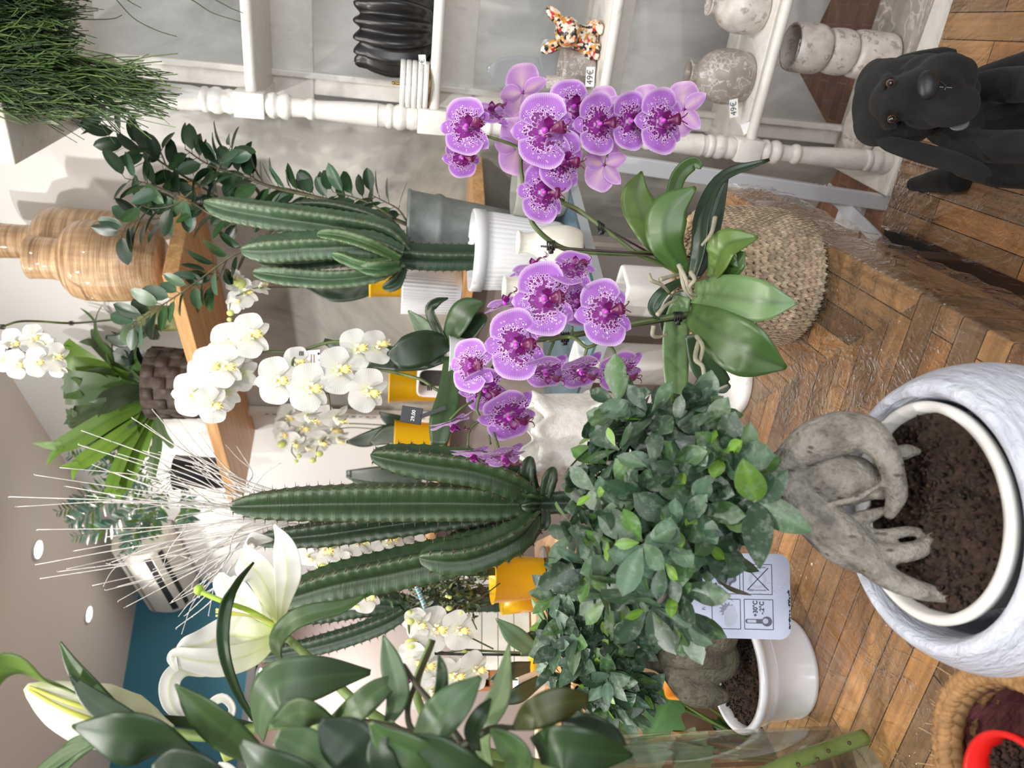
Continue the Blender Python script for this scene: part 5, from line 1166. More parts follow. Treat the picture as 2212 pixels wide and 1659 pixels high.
cactus_arm(c2, [(1165, 1110, d), (1110, 1160, d), (1000, 1195, d + .02), (850, 1230, d + .03), (720, 1258, d + .03), (590, 1300, d + .03)], [24, 42, 48, 50, 46, 34], 4, G1, .5, .1, .0225, .6)
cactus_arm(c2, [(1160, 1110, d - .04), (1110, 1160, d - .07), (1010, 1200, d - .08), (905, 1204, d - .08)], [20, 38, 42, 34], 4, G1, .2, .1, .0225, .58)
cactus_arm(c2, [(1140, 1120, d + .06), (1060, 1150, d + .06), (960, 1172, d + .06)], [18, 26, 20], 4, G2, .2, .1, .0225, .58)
for pts, hw in (([(1180, 1070, d - .02), (1188, 1035, d - .03), (1196, 1008, d - .03)], [16, 20, 18]), ([(1150, 1060, d - .02), (1140, 1020, d - .03), (1146, 985, d - .03)], [18, 22, 20]), ([(1175, 1100, d - .03), (1176, 1130, d - .04), (1168, 1146, d - .04)], [13, 16, 12]), ([(1160, 1090, d - .03), (1140, 1092, d - .05), (1126, 1094, d - .05)], [14, 18, 14])):
    cactus_arm(c2, pts, hw, 4, G2, .4, .1, .018, .45, 'bud', 0)
soil_disc('soil', pb + UP * (h - .034), .1, c2, .004)
# --- third cactus further back on the left
d3 = 2.08
pb3 = P(1240, 1300, d3); c3 = E('cactus', 'dark slim-armed cactus on the left behind the lily leaves', 'cactus', V3(pb3[0], pb3[1], ZTB - .02))
cactus_arm(c3, [(1240, 1300, d3), (1100, 1298, d3), (980, 1302, d3), (880, 1310, d3)], [24, 24, 22, 20], 4, G2, .5, .1, .022, .45, 'trunk', .006, tipround=False)
cactus_arm(c3, [(900, 1308, d3), (800, 1300, d3), (700, 1312, d3), (560, 1330, d3)], [18, 34, 36, 28], 4, G2, .5, .1, .022, .58)
cactus_arm(c3, [(890, 1312, d3 - .03), (820, 1350, d3 - .04), (700, 1390, d3 - .05), (556, 1420, d3 - .05)], [16, 24, 24, 18], 4, srgb(42, 62, 44), .6, .1, .022, .5)
b = V3(pb3[0], pb3[1], 0); ph_ = pb3[2] - .02; c3.location = tuple(b)
for ch in c3.children: ch.location = tuple(np.array(ch.location) - (b - V3(pb3[0], pb3[1], ZTB - .02)))
mb = MB(); lathe(mb, [(.075, 0), (.08, .004), (.095, ph_ - .02), (.098, ph_ - .015), (.098, ph_), (.088, ph_), (.001, ph_ - .01)], b, 48); mb.obj('pot', bpy.data.materials['glossy_white_plastic'], c3)
# --- many-armed cactus in the ribbed pot at the back
(cb, s) = CP; d1 = depth(cb + UP * HRP)
c1 = E('cactus', 'paler many-armed cactus standing in the white ribbed pot at the back', 'cactus', cb + UP * (HRP * .5))
G3, G4 = srgb(60, 84, 58), srgb(44, 64, 44)
kw = dict(pitch=.02, spine=.007, crest=srgb(150, 140, 110))
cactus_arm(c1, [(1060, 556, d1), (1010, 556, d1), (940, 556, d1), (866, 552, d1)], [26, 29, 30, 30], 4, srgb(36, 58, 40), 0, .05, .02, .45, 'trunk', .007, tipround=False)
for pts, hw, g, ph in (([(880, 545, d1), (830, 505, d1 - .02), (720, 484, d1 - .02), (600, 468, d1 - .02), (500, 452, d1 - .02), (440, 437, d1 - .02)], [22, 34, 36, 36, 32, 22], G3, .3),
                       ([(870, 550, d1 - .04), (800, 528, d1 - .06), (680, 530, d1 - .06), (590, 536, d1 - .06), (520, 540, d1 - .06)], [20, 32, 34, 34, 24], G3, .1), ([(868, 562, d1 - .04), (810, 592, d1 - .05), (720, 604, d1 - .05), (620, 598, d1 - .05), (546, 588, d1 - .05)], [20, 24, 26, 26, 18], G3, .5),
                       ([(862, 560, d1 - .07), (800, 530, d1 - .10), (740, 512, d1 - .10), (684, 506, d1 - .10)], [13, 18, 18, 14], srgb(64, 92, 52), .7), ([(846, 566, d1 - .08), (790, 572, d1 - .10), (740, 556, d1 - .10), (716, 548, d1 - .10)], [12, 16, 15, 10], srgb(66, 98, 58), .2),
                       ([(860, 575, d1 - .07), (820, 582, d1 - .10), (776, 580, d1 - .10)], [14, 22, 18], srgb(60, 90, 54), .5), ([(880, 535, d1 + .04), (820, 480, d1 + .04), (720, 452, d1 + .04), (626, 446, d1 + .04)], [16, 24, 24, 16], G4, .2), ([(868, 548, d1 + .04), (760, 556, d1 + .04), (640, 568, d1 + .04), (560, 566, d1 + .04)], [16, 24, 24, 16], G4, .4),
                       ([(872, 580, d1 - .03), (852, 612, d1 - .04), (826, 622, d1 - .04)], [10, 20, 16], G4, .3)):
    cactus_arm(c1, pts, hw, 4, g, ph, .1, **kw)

# ---------------------------------------------------------------- zinc bucket with the leafy shrub
zb = HP(1000, 500, NB[:2], 1.58); zb = V3(zb[0], zb[1], ZB); sz = depth(zb) / FPX; zh = P(877, 500, depth(zb))[2] - ZB
shb = E('potted_shrub', 'tall leafy shrub with rounded dark leaves growing in a zinc bucket', 'potted plant', zb)
k = NT('weathered_zinc'); co = k.coord('Object'); k.set(Base_Color=k.ramp(k.noise(co, 14, 6, .7), [(.3, srgb(104, 110, 108)), (.7, srgb(142, 148, 144))]), Roughness=.5, Metallic=.35); ZINC = k.m
mb = MB(); R1, R0b = 78 * sz, 40 * sz; hn = lambda t: R0b + (R1 - R0b) * t
lathe(mb, [(R0b * .96, 0), (R0b, .004)] + [(hn(t), zh * t) for t in (.2, .4, .6, .74)] + [(hn(.76) + .004, zh * .76), (hn(.78) + .006, zh * .78), (hn(.80) + .004, zh * .80), (hn(.82), zh * .82), (hn(.97), zh * .97), (R1 * 1.02, zh * .98), (R1 * 1.02, zh), (R1 * .97, zh), (R1 * .94, zh * .92), (.001, zh * .9)], zb, 64); mb.obj('bucket', ZINC, shb)
ds = depth(zb + UP * zh) + .02
SLEAF = tinted('shrub_leaf', .3, .08, .5, .2, 40, .12)
BR = plain('shrub_branch', srgb(62, 56, 40), .7, srgb(92, 88, 58), 40)
branches = [([(905, 495), (800, 455), (680, 425), (600, 408), (520, 380), (450, 355), (400, 322)], .006), ([(800, 455), (640, 440), (520, 450), (430, 400), (340, 345), (262, 290), (214, 240)], .005), ([(560, 445), (480, 470), (400, 430), (330, 400), (270, 385)], .004), ([(600, 450), (520, 480), (430, 440), (350, 470), (285, 480), (262, 505)], .004),
            ([(640, 455), (560, 520), (490, 560), (430, 605), (380, 640), (330, 672), (285, 705)], .004), ([(760, 450), (700, 430), (640, 412), (560, 392), (500, 340)], .004), ([(850, 470), (800, 440), (760, 425), (720, 415)], .0035), ([(880, 480), (860, 452), (830, 435), (800, 420)], .003), ([(470, 370), (480, 345), (500, 315)], .003), ([(430, 400), (380, 440), (330, 450), (300, 440)], .003), ([(360, 360), (340, 320), (310, 330)], .0025), ([(490, 560), (470, 600), (440, 620)], .003)]
mb = MB(); lm = MB()
SP = [srgb(30, 54, 30), srgb(40, 68, 38), srgb(26, 46, 28), srgb(52, 80, 46), srgb(64, 92, 70)]
for pts, r in branches:
    off = rng.uniform(-.06, .05); q = [P(x, y, ds + off) for x, y in pts]; path = tube(mb, q, [r, r * .3], 6, len(pts) * 8)
    n = len(path); Ls = np.linalg.norm(path[-1] - path[0]); m = int(Ls / .026) + 4
    for i in range(m):
        t = .22 + .78 * i / (m - 1); p = path[min(n - 1, int(t * (n - 1)))]; T = unit(path[min(n - 1, int(t * (n - 1)) + 1)] - path[max(0, int(t * (n - 1)) - 1)])
        sd_ = unit(np.cross(T, TOCAM + rng.uniform(-.4, .4, 3))) * (1 if i % 2 else -1); dr = unit(T * .55 + sd_ * .9 + TOCAM * rng.uniform(-.3, .5) + UP * rng.uniform(-.1, .4)); nr_ = unit(TOCAM * .7 + UP * .6 + rng.uniform(-.8, .8, 3))
        l = rng.uniform(.058, .080); col = np.array(SP[rng.integers(5)]); pt = p + dr * .012
        tube(lm, [p, pt], .0011, 4, 2, col * 1.4); leaf(lm, pt, dr, nr_, l, l * rng.uniform(.46, .62), col, 'round', rng.uniform(.0, .2), rng.uniform(.05, .3), 8, 5, 0, 0, col * 1.3)
mb.obj('branches', BR, shb); lm.obj('foliage', SLEAF, shb)
# ---------------------------------------------------------------- white orchids on the back display
def orchid_plant(label, loc, flowers, stems, leaves, size_kind=WV, leafcol=None, buds=(), pot=None, name='potted_orchid', group=None, sk=1.0, clips=()):
    o = E(name, label, 'orchid', loc, group)
    for i, f in enumerate(flowers):
        x, y, d, sz = f[:4]; yw, pt, rl = (list(f[4:]) + [0, 0, 0])[:3]; add_flower(o, x, y, d, sz * sk, yw, pt, rl, size_kind, i)
    for pts, r in stems: mb = MB(); tube(mb, PP(pts), r, 7, len(pts) * 7); mb.obj('stem', STEM, o)
    for pts, hw, nrm, col, fo in leaves:
        mb = MB(); s_ = np.mean([p[2] for p in pts]) / FPX; strap(mb, PP(pts), [h * s_ for h in hw], nrm, col, 18, 7, fo, tint2=np.array(col) * .75); mb.obj('leaf', LEAF, o, solid=.0016)
    for x, y, d, r in buds:
        mb = MB(); blob(mb, P(x, y, d), (r * d / FPX, r * d / FPX * .8, r * d / FPX * 1.15), None, 9, 12); mb.obj('bud', plain('orchid_bud', srgb(190, 200, 100), .4, srgb(214, 220, 140), 40) if 'orchid_bud' not in bpy.data.materials else bpy.data.materials['orchid_bud'], o)
    for x, y, d in clips:
        mb = MB(); c = P(x, y, d)
        for j in range(3):
            th = np.linspace(0, 2 * math.pi, 12); tube(mb, [c + (j - 1) * .004 * DN + (RT * math.cos(t) - FW * math.sin(t)) * .006 for t in th], .0011, 4, 24)
        mb.obj('clip', CLIP, o)
    if pot: pot(o)
    return o
dk, md_, lt = srgb(34, 54, 30), srgb(58, 82, 48), srgb(92, 118, 84)
dA = 1.78
base = P(985, 740, dA)
yb = dict()
def simple_pot(x, y, d, wpx, hpx, mat, zfix=None):
    def f(o):
        b = P(x, y, d); b = V3(b[0], b[1], zfix if zfix is not None else b[2]); s = d / FPX; h = hpx * s; r = wpx * s / 2; mb = MB()
        lathe(mb, [(r * .78, 0), (r * .80, .003), (r * .98, h * .97), (r * 1.02, h), (r * .96, h), (r * .93, h * .85), (.001, h * .83)], b, 40); mb.obj('pot', mat, o)
    return f
def footed_pot(o):
    b = P(1042, 772, dA); s = dA / FPX; h = 74 * s; r = 44 * s; z = b[2]; mb = MB()
    lathe(mb, [(.09, -z), (.10, .006 - z), (.012, .02 - z), (.011, -.02), (r * .78, 0), (r * .98, h * .97), (r * 1.02, h), (r * .96, h), (r * .93, h * .85), (.001, h * .83)], b, 48); mb.obj('footed_pot', RIB, o)
orchid_plant('white moth orchid with two arching sprays under the oak shelf and broad dark leaves', base,
    [(410, 852, 1.74, 50, -8, 8), (456, 874, 1.72, 46, -20, -6, 14), (452, 796, 1.72, 50, 6, 6, 8), (484, 790, 1.71, 50, 0, 0, -6), (494, 750, 1.74, 56, 8, 0, 6), (540, 726, 1.72, 52, 10, 0, 4), (486, 846, 1.78, 44, -160, 10), (522, 806, 1.78, 44, 165, 8), (430, 820, 1.78, 46, -10, 30),
     (596, 822, 1.70, 54, -2, 2, 4), (666, 837, 1.69, 56, 0, 0, -4), (728, 801, 1.70, 54, 6, -4, 8), (792, 842, 1.70, 52, -10, -4, -14), (768, 756, 1.72, 48, 8, 0, 10), (814, 752, 1.72, 44, 30, -10, 14), (660, 896, 1.72, 42, -70, -10, 8), (722, 900, 1.71, 44, -62, -14, 8), (640, 790, 1.76, 44, 20, 10)],
    [([(985, 745, dA), (930, 752, dA), (870, 754, dA), (800, 745, dA), (728, 738, dA), (680, 748, dA), (645, 765, dA), (632, 790, 1.74), (660, 815, 1.73), (720, 828, 1.74), (770, 810, 1.74), (800, 830, 1.74)], [.0042, .004, .0034, .002]), ([(985, 750, dA), (960, 842, dA - .05), (905, 818, dA - .04), (830, 800, dA - .02), (740, 790, dA), (650, 764, dA), (560, 760, dA), (520, 780, 1.76), (480, 810, 1.76), (440, 850, 1.76)], [.0042, .0038, .003, .002]), ([(710, 850, 1.74), (714, 880, 1.73), (716, 900, 1.72)], .0018), ([(735, 838, 1.74), (705, 850, 1.74), (670, 868, 1.74), (660, 895, 1.73)], .002)],
    [([(972, 742, dA), (925, 748, dA - .04), (872, 764, dA - .06), (836, 764, dA - .06)], [14, 36, 34, 3], V3(0, -1, .2), dk, .1), ([(965, 742, dA), (985, 702, dA - .03), (1008, 668, dA - .04), (1046, 652, dA - .04)], [14, 27, 27, 3], V3(.2, -1, .5), md_, .15), ([(962, 740, dA), (942, 700, dA), (930, 668, dA), (946, 650, dA), (968, 644, dA)], [10, 14, 12, 9, 2], V3(-.6, -.6, .4), dk, .3), ([(948, 736, dA + .03), (912, 704, dA + .04), (882, 671, dA + .04)], [14, 18, 2], V3(0, -1, .3), lt, .15),
     ([(985, 752, dA), (1010, 720, dA), (1040, 690, dA - .02), (1052, 684, dA - .02)], [14, 24, 18, 4], V3(.2, -.8, .6), dk, .15), ([(975, 770, dA - .02), (970, 850, dA - .08), (955, 910, dA - .12), (948, 962, dA - .14)], [16, 25, 27, 18], V3(-.2, -1, .3), md_, .12), ([(960, 770, dA), (900, 775, dA + .02), (780, 770, dA + .05), (700, 736, dA + .08)], [14, 26, 24, 6], V3(0, -1, .2), dk, .1), ([(990, 765, dA - .02), (1020, 800, dA - .06), (1028, 830, dA - .08)], [14, 22, 6], V3(0, -.7, .7), dk, .15)],
    pot=footed_pot, clips=((652, 764, 1.77), (928, 838, 1.73), (752, 790, 1.76)))
# printed tag clipped on a stem
tp = P(670, 773, 1.77); s_ = 1.77 / FPX
tg = E('plant_tag', 'small white printed tag clipped to the white orchid stem', 'plant tag', tp)
mb = MB(); box(mb, tp, unit(RT - DN * .08), unit(-DN - RT * .08), unit(TOCAM), 32 * s_, 44 * s_, .0008); mb.obj('card', CARD, tg, smooth=False)
mb = MB()
for x, y in ((658, 781), (661, 769), (688, 764), (690, 778)): blob(mb, P(x, y, 1.768), (3 * s_, .0006, 2.4 * s_), None, 5, 8)
mb.obj('print', INK, tg)
mb = MB()
for x in (672, 678): bar(mb, P(x, 765, 1.7675), P(x, 786, 1.7675), .0006, 2 * s_, TOCAM)
mb.obj('printed_lines', plain('print_brown', srgb(150, 110, 80), .5), tg, smooth=False)
# upright white frame with a dark inside, and yellow pots
fd = oak(980, 830, 1.765); fc = P(945, 828, fd); fs = fd / FPX
fz = fc[2]
fr = E('square_planter', 'white rounded square planter lying open with a black inside', 'planter', fc - UP * .06)
mb = MB(); n = 64; th = np.linspace(0, 2 * math.pi, n, endpoint=False); pw = 6; q = (np.abs(np.cos(th)) ** pw + np.abs(np.sin(th)) ** pw) ** (-1 / pw)
def rg(k_, dep): return fc + (np.cos(th) * q * 52 * k_ * fs)[:, None] * TB + (np.sin(th) * q * 44 * k_ * fs)[:, None] * UP + NB * dep
mb.add(np.vstack([rg(.88, .05), rg(.88, .0), rg(.93, -.004), rg(1, 0), rg(1, .055), rg(.95, .06)]), grid_faces(6, n, True) + [tuple(5 * n + j for j in range(n))]); mb.obj('shell', RIB, fr)
mb = MB(); mb.add(rg(.885, .048), [tuple(range(n))]); mb.obj('dark_inside', DK, fr, smooth=False)
yellow_pot(978, 832, oak(978, 832, 1.885), 84, 138, 'yellow pot behind the black-lined square planter', z=ZL)
# black price sign on a stake
sp_ = P(889, 897, 1.66); ss = 1.66 / FPX
sg = E('price_sign', 'small black chalk price sign on a stake among the white orchids', 'price sign', P(960, 880, 1.66))
sr, su = unit(RT + DN * .16), unit(-DN + RT * .16)
mb = MB(); box(mb, sp_, sr, su, np.cross(sr, su), 36 * ss, 46 * ss, .002); mb.obj('board', plain('sign_black', (.012, .013, .016), .4), sg, smooth=False, bevel=.002)
mb = MB(); bar(mb, sp_ - su * 20 * ss, P(962, 880, 1.66), 9 * ss, .002, sr); mb.obj('stake', bpy.data.materials['sign_black'], sg, smooth=False)
text_obj('lettering', '29,00', 11 * ss, sp_ + np.cross(sr, su) * .0016 - su * 4 * ss, sr, su, CARD, sg, .0002)
dQ = oak(890, 604, 1.90); dF = oak(530, 632, 1.50)
# two flowers peeping out below the shelf
orchid_plant('pale greenish-white orchid sprig peeping out below the oak shelf by the shrub', P(650, 640, dQ), [(528, 634, dF, 34, 10, 0, 10), (508, 652, dF, 26, 0, 10), (560, 622, dF, 30, 60, -10), (505, 606, dF, 26, 20, 10)], [([(905, 625, dQ), (800, 615, dQ), (660, 620, (dQ + dF) / 2), (560, 622, dF), (510, 640, dF)], .0024), ([(497, 655, dF), (496, 675, dF), (500, 700, dF)], .0014)],
    [([(815, 622, dQ), (770, 630, dQ), (715, 634, dQ), (660, 618, dQ)], [8, 18, 17, 3], V3(0, -1, .1), dk, .1)], buds=((498, 676, dF, 7), (496, 690, dF, 5), (518, 612, dF, 12)))
# hazy spray against the white wall
dB = oak(690, 940, 1.76)
rng2 = np.random.default_rng(3)
orchid_plant('cream orchid spray against the white wall between cactus and slotted upright', P(930, 930, dB), [(620, 905, dB, 34, 10, 10), (650, 925, dB, 36, -10, 0), (682, 915, dB, 36, 20, 0), (715, 925, dB, 36, -30, -10), (636, 955, dB, 30, -30, 20), (690, 950, dB, 34, -40, 0), (728, 945, dB, 32, -60, 0), (610, 935, dB, 30, -20, 20), (660, 965, dB, 26, -60, -20), (702, 905, dB, 32, 10, 10)],
    [([(930, 925, dB), (860, 920, dB), (760, 915, dB), (700, 915, dB), (650, 930, dB), (630, 970, dB), (640, 990, dB)], .0026), ([(930, 930, dB), (850, 930, dB), (740, 925, dB), (690, 960, dB), (682, 990, dB)], .0022)], [([(925, 930, dB), (880, 918, dB - .03), (840, 905, dB - .05), (820, 890, dB - .05)], [10, 17, 13, 2], V3(0, -1, .2), dk, .1), ([(925, 932, dB), (860, 930, dB - .02), (790, 950, dB), (748, 955, dB)], [10, 18, 16, 3], V3(0, -1, .1), dk, .1), ([(928, 935, dB - .02), (880, 945, dB - .06), (840, 940, dB - .06), (800, 960, dB - .05)], [10, 24, 22, 4], V3(0, -1, .2), srgb(46, 62, 30), .1)], buds=((646, 985, dB, 5), (640, 996, dB, 4), (676, 994, dB, 6), (690, 980, dB, 7), (608, 960, dB, 8)), pot=simple_pot(976, 944, dB, 68, 104, YEL, ZL))
# leafy orchid without flowers near the spiny cactus arm
dE = oak(860, 1030, 1.80)
orchid_plant('small dark-leaved orchid without bloom on the oak shelf behind the cactus', P(985, 1020, dE), [], [([(985, 1025, dE), (900, 1024, dE), (800, 1036, dE), (745, 1048, dE)], .002)], [([(985, 1022, dE), (930, 1026, dE - .02), (830, 1026, dE - .02), (748, 1024, dE)], [8, 20, 20, 8], V3(0, -1, .1), dk, .1), ([(985, 1026, dE), (900, 1035, dE), (800, 1040, dE), (752, 1030, dE)], [8, 16, 14, 4], V3(0, -1, .2), md_, .1)], pot=simple_pot(1000, 1024, dE, 50, 30, RIB, ZL))
# orchids seen between the arms of the big cactus
dC = 1.75
orchid_plant('white orchid spray seen between the arms of the big cactus', P(1080, 1230, dC), [(700, 1186, dC, 44, 0, 6), (772, 1166, dC, 46, 6, 0), (836, 1166, dC, 44, 10, 0), (742, 1216, dC, 34, -20, 0), (664, 1200, dC, 30, -30, 10), (870, 1150, dC, 36, 30, 0), (790, 1286, dC + .1, 40, 0, 0), (760, 1300, dC + .1, 30, -40, 0)],
    [([(1080, 1230, dC + .02), (980, 1210, dC + .03), (880, 1165, dC + .03), (800, 1190, dC + .03), (730, 1200, dC + .02), (690, 1200, dC + .02)], .0026), ([(1080, 1240, dC + .12), (960, 1260, dC + .12), (800, 1280, dC + .12)], .0024)], [([(1075, 1235, dC), (1010, 1230, dC - .02), (950, 1235, dC - .02)], [8, 14, 3], V3(0, -1, .3), dk, .1)], buds=((697, 1226, dC, 11), (716, 1176, dC, 8)))
y4 = yellow_pot(1172, 1248, 1.80, 106, 110, 'yellow pot on a clear plate behind the ficus, left of the big cactus', .80)
e4, b4, s4, r4, h4 = y4
GLC = NT('clear_acrylic'); GLC.set(Base_Color=(1, 1, 1), Roughness=.03, Transmission_Weight=1.0, IOR=1.45); GLC = GLC.m
o = MB(); lathe(o, [(r4 * 1.1, -.012), (r4 * 1.25, -.010), (r4 * 1.28, -.001), (r4 * 1.2, -.0006), (.001, -.0006)], b4, 48); o = o.obj('clear_plate', GLC, None, b4 - UP * .012); tag(o, 'clear acrylic plate under the yellow pot left of the big cactus', 'plate')
# a wooden bench carries that corner
bz = b4[2] - .0125
bn = E('wooden_bench', 'honey-coloured wooden bench under the yellow pot and lower left orchids', 'bench', V3(b4[0], b4[1], 0))
bx, by = unit(V3(.95, .3, 0)), unit(V3(-.3, .95, 0)); bcn = V3(b4[0], b4[1], 0) - bx * .22 - by * .03
mb = MB(); box(mb, bcn + UP * (bz - .015), bx, by, UP, .64, .38, .03); mb.obj('top', OAK, bn, smooth=False, bevel=.003)
for i, j in ((1, 1), (1, -1), (-1, 1), (-1, -1)):
    mb = MB(); box(mb, bcn + bx * i * .20 + by * j * .14 + UP * (bz - .03) / 2, bx, by, UP, .05, .05, bz - .03); mb.obj('leg', OAK, bn, smooth=False)
CHW = plain('cherry_wood', srgb(150, 92, 50), .45, srgb(172, 110, 64), 9)
cc_ = P(1035, 1392, 2.75); ch_ = P(1008, 1392, 2.75)[2]; s = 2.75 / FPX; cbn = E('wooden_cabinet', 'reddish wooden cabinet with a dark open bay behind the lower left white orchid', 'cabinet', V3(cc_[0], cc_[1], 0))
for a, b_, sx, sz in ((0, ch_ - .015, 170, .03), (0, P(1058, 1392, 2.75)[2], 170, .025), (-84 * s, ch_ / 2, 8, ch_), (84 * s, ch_ / 2, 8, ch_)): mb = MB(); box(mb, V3(cc_[0], cc_[1], b_) + bx * a, bx, by, UP, sx * s, .22, sz); mb.obj('frame_board', CHW, cbn, smooth=False)
mb = MB(); box(mb, V3(cc_[0], cc_[1], ch_ / 2) + by * .10, bx, by, UP, 164 * s, .01, ch_ - .03); mb.obj('back', plain('dark_cabinet_back', srgb(70, 36, 20), .6), cbn, smooth=False)
mb = MB(); zf = P(1062, 1392, 2.75)[2]; box(mb, V3(cc_[0], cc_[1], zf / 2) - by * .10, bx, by, UP, 164 * s, .015, zf); mb.obj('door', CHW, cbn, smooth=False)
dD = 1.62
orchid_plant('white orchid with yellow lips at lower left tied to a black stick', P(1170, 1412, dD), [(902, 1346, dD, 40, -10, 10, 10), (938, 1358, dD + .01, 50, 10, 0, 0), (988, 1360, dD, 46, 0, 0, 10), (892, 1420, dD, 48, -20, 10, 0), (915, 1440, dD - .01, 44, 20, -6, 0), (958, 1446, dD, 44, -30, 0, 0), (978, 1462, dD - .01, 46, 10, -6, 8), (1024, 1448, dD, 44, 10, -10, 10), (900, 1500, dD, 34, 0, 0), (930, 1490, dD, 40, -20, 0)],
    [([(1180, 1412, dD + .02), (1080, 1408, dD + .02), (1000, 1404, dD + .02), (960, 1410, dD + .02), (920, 1395, dD + .01), (890, 1380, dD + .01), (882, 1350, dD), (884, 1324, dD)], .0026), ([(1066, 1402, dD + .02), (1030, 1384, dD + .02), (1002, 1370, dD + .01)], .0018), ([(1030, 1360, dD), (1010, 1310, dD + .03), (1040, 1290, dD + .05), (1080, 1260, dD + .08)], .0016)],
    [([(1150, 1405, dD - .02), (1112, 1372, dD - .05), (1071, 1336, dD - .06)], [18, 23, 2], V3(0, -1, .4), lt, .12), ([(1145, 1440, dD), (1100, 1450, dD - .03), (1060, 1470, dD - .03)], [12, 18, 4], V3(0, -1, .3), dk, .1), ([(1190, 1390, dD), (1160, 1388, dD - .02), (1120, 1400, dD - .02)], [16, 28, 18], V3(0, -1, .2), srgb(70, 82, 44), .1)], buds=((888, 1390, dD - .01, 12), (886, 1342, dD - .02, 8), (885, 1322, dD - .02, 5), (972, 1290, dD, 4), (966, 1288, dD, 4), (970, 1314, dD, 6), (996, 1322, dD, 6), (1004, 1408, dD + .02, 6)), pot=simple_pot(1230, 1412, dD + .06, 70, 56, YEL, bz))
mb = MB(); tube(mb, PP([(1230, 1416, dD + .03), (905, 1412, dD + .01)]), .0028, 8, 2); o = mb.obj('support_stick', bpy.data.materials['black_plastic_clip'], None, P(1230, 1416, dD + .03)); tag(o, 'black stick that the lower left white orchid is tied to', 'stick')
orchid_plant('magenta orchid blooms half hidden behind the lower left white orchid', P(1170, 1480, dD + .2), [(925, 1412, dD + .12, 30, 0, 0), (858, 1436, dD + .12, 26, 0, 10), (880, 1470, dD + .12, 30, 20, 0), (905, 1490, dD + .12, 32, -20, 0), (885, 1505, dD + .1, 26, -20, -10)], [([(1170, 1470, dD + .16), (1000, 1465, dD + .16), (900, 1470, dD + .15)], .0026)], [([(1165, 1470, dD + .15), (1120, 1500, dD + .12), (1080, 1520, dD + .12)], [12, 18, 4], V3(0, -1, .3), dk, .1)], size_kind=[PV[0]], pot=simple_pot(1230, 1474, dD + .2, 70, 60, RIB, bz))
# ---------------------------------------------------------------- on the high oak shelf: wood vases, ferns, orchid; twigs; hanging rhipsalis
ZTOP = ZS + .022
k = NT('wrapped_wood_strips'); co = k.coord('Object'); mp = k.new('ShaderNodeMapping'); mp.inputs['Scale'].default_value = (3, 3, 70); k.link(co, mp.inputs[0]); mq = k.new('ShaderNodeMapping'); mq.inputs['Scale'].default_value = (60, 60, 6); k.link(co, mq.inputs[0])
nz = k.noise(mp.outputs[0], 1.6, 6, .7, .3); n2 = k.noise(mq.outputs[0], 1.2, 4)
c = k.ramp(nz, [(.25, srgb(112, 84, 58)), (.45, srgb(164, 130, 94)), (.6, srgb(196, 164, 126)), (.8, srgb(220, 194, 160))]); c = k.mix(.45, c, k.mix(1, c, k.ramp(n2, [(.3, (.65, .6, .55)), (.7, (1.35, 1.3, 1.25))]), 'MULTIPLY'))
k.set(Base_Color=c, Roughness=.3, Coat_Weight=.4); k.bump(nz, .6, .006); WOODV = k.m
def shelf_pt(x, y, c):      # on the board top, c = distance plane of the back wall
    q = HP(x, y, NB[:2], c); return V3(q[0], q[1], ZTOP)
def wood_vase(cx, c, prof, label):
    b = shelf_pt(350, cx, c); d = depth(b); s = d / FPX; e = E('vase', label, 'vase', b, 'tall strip-wrapped wooden vases'); mb = MB()
    z_of = lambda x: P(x, cx, d)[2] - ZTOP
    pr = [(r * s, max(0, z_of(x))) for r, x in prof]; lathe(mb, pr + [(pr[-1][0] * .88, pr[-1][1]), (pr[-1][0] * .85, pr[-1][1] - .12), (.001, pr[-1][1] - .12)], b, 64); mb.obj('body', WOODV, e)
wood_vase(572, 1.73, [(52, 356), (60, 350), (74, 320), (82, 285), (86, 240), (86, 200), (80, 178), (66, 164), (48, 157), (45, 150), (44, 120), (45, 92), (46, 88)], 'strip-wrapped wooden bottle vase standing in front on the high shelf')
wood_vase(541, 1.87, [(48, 345), (56, 330), (70, 290), (76, 240), (77, 170), (76, 140), (66, 116), (44, 102), (36, 96), (35, 70), (36, 34), (37, 30)], 'taller strip-wrapped wooden bottle vase standing behind on the high shelf')
# woven pot with staghorn fern
WV_ = NT('woven_bark'); k = WV_; co = k.coord('Object'); k.set(Base_Color=k.ramp(k.noise(co, 40, 5), [(.3, srgb(48, 38, 32)), (.7, srgb(84, 70, 60))]), Roughness=.7); WV_ = k.m
b = HP(425, 830, NB[:2], 1.76); b = V3(b[0], b[1], ZTOP); dS1 = depth(b); s = dS1 / FPX; h = P(333, 830, dS1)[2] - ZTOP
stg = E('potted_fern', 'staghorn fern with forked green fronds in a dark woven pot on the high shelf', 'fern', b)
mb = MB(); lathe(mb, [(68 * s, 0), (70 * s, .004), (76 * s, h), (70 * s, h), (66 * s, h * .8), (.001, h * .78)], b, 48)
for i in range(5):
    for j in range(20):
        if (i + j) % 2: continue
        a = 2 * math.pi * j / 20; r = (70 + 6 * (i + .5) / 5) * s; ce = b + V3(r * math.cos(a), r * math.sin(a), h * (i + .5) / 5); box(mb, ce, V3(-math.sin(a), math.cos(a), 0), V3(math.cos(a), math.sin(a), 0), UP, 2.05 * math.pi * r / 20, .008, h / 5.3)
mb.obj('woven_pot', WV_, stg)
GLV = tinted('fern_frond', .32, .1, .5, .25, 18, .18)
mb = MB(); root = P(330, 850, dS1)
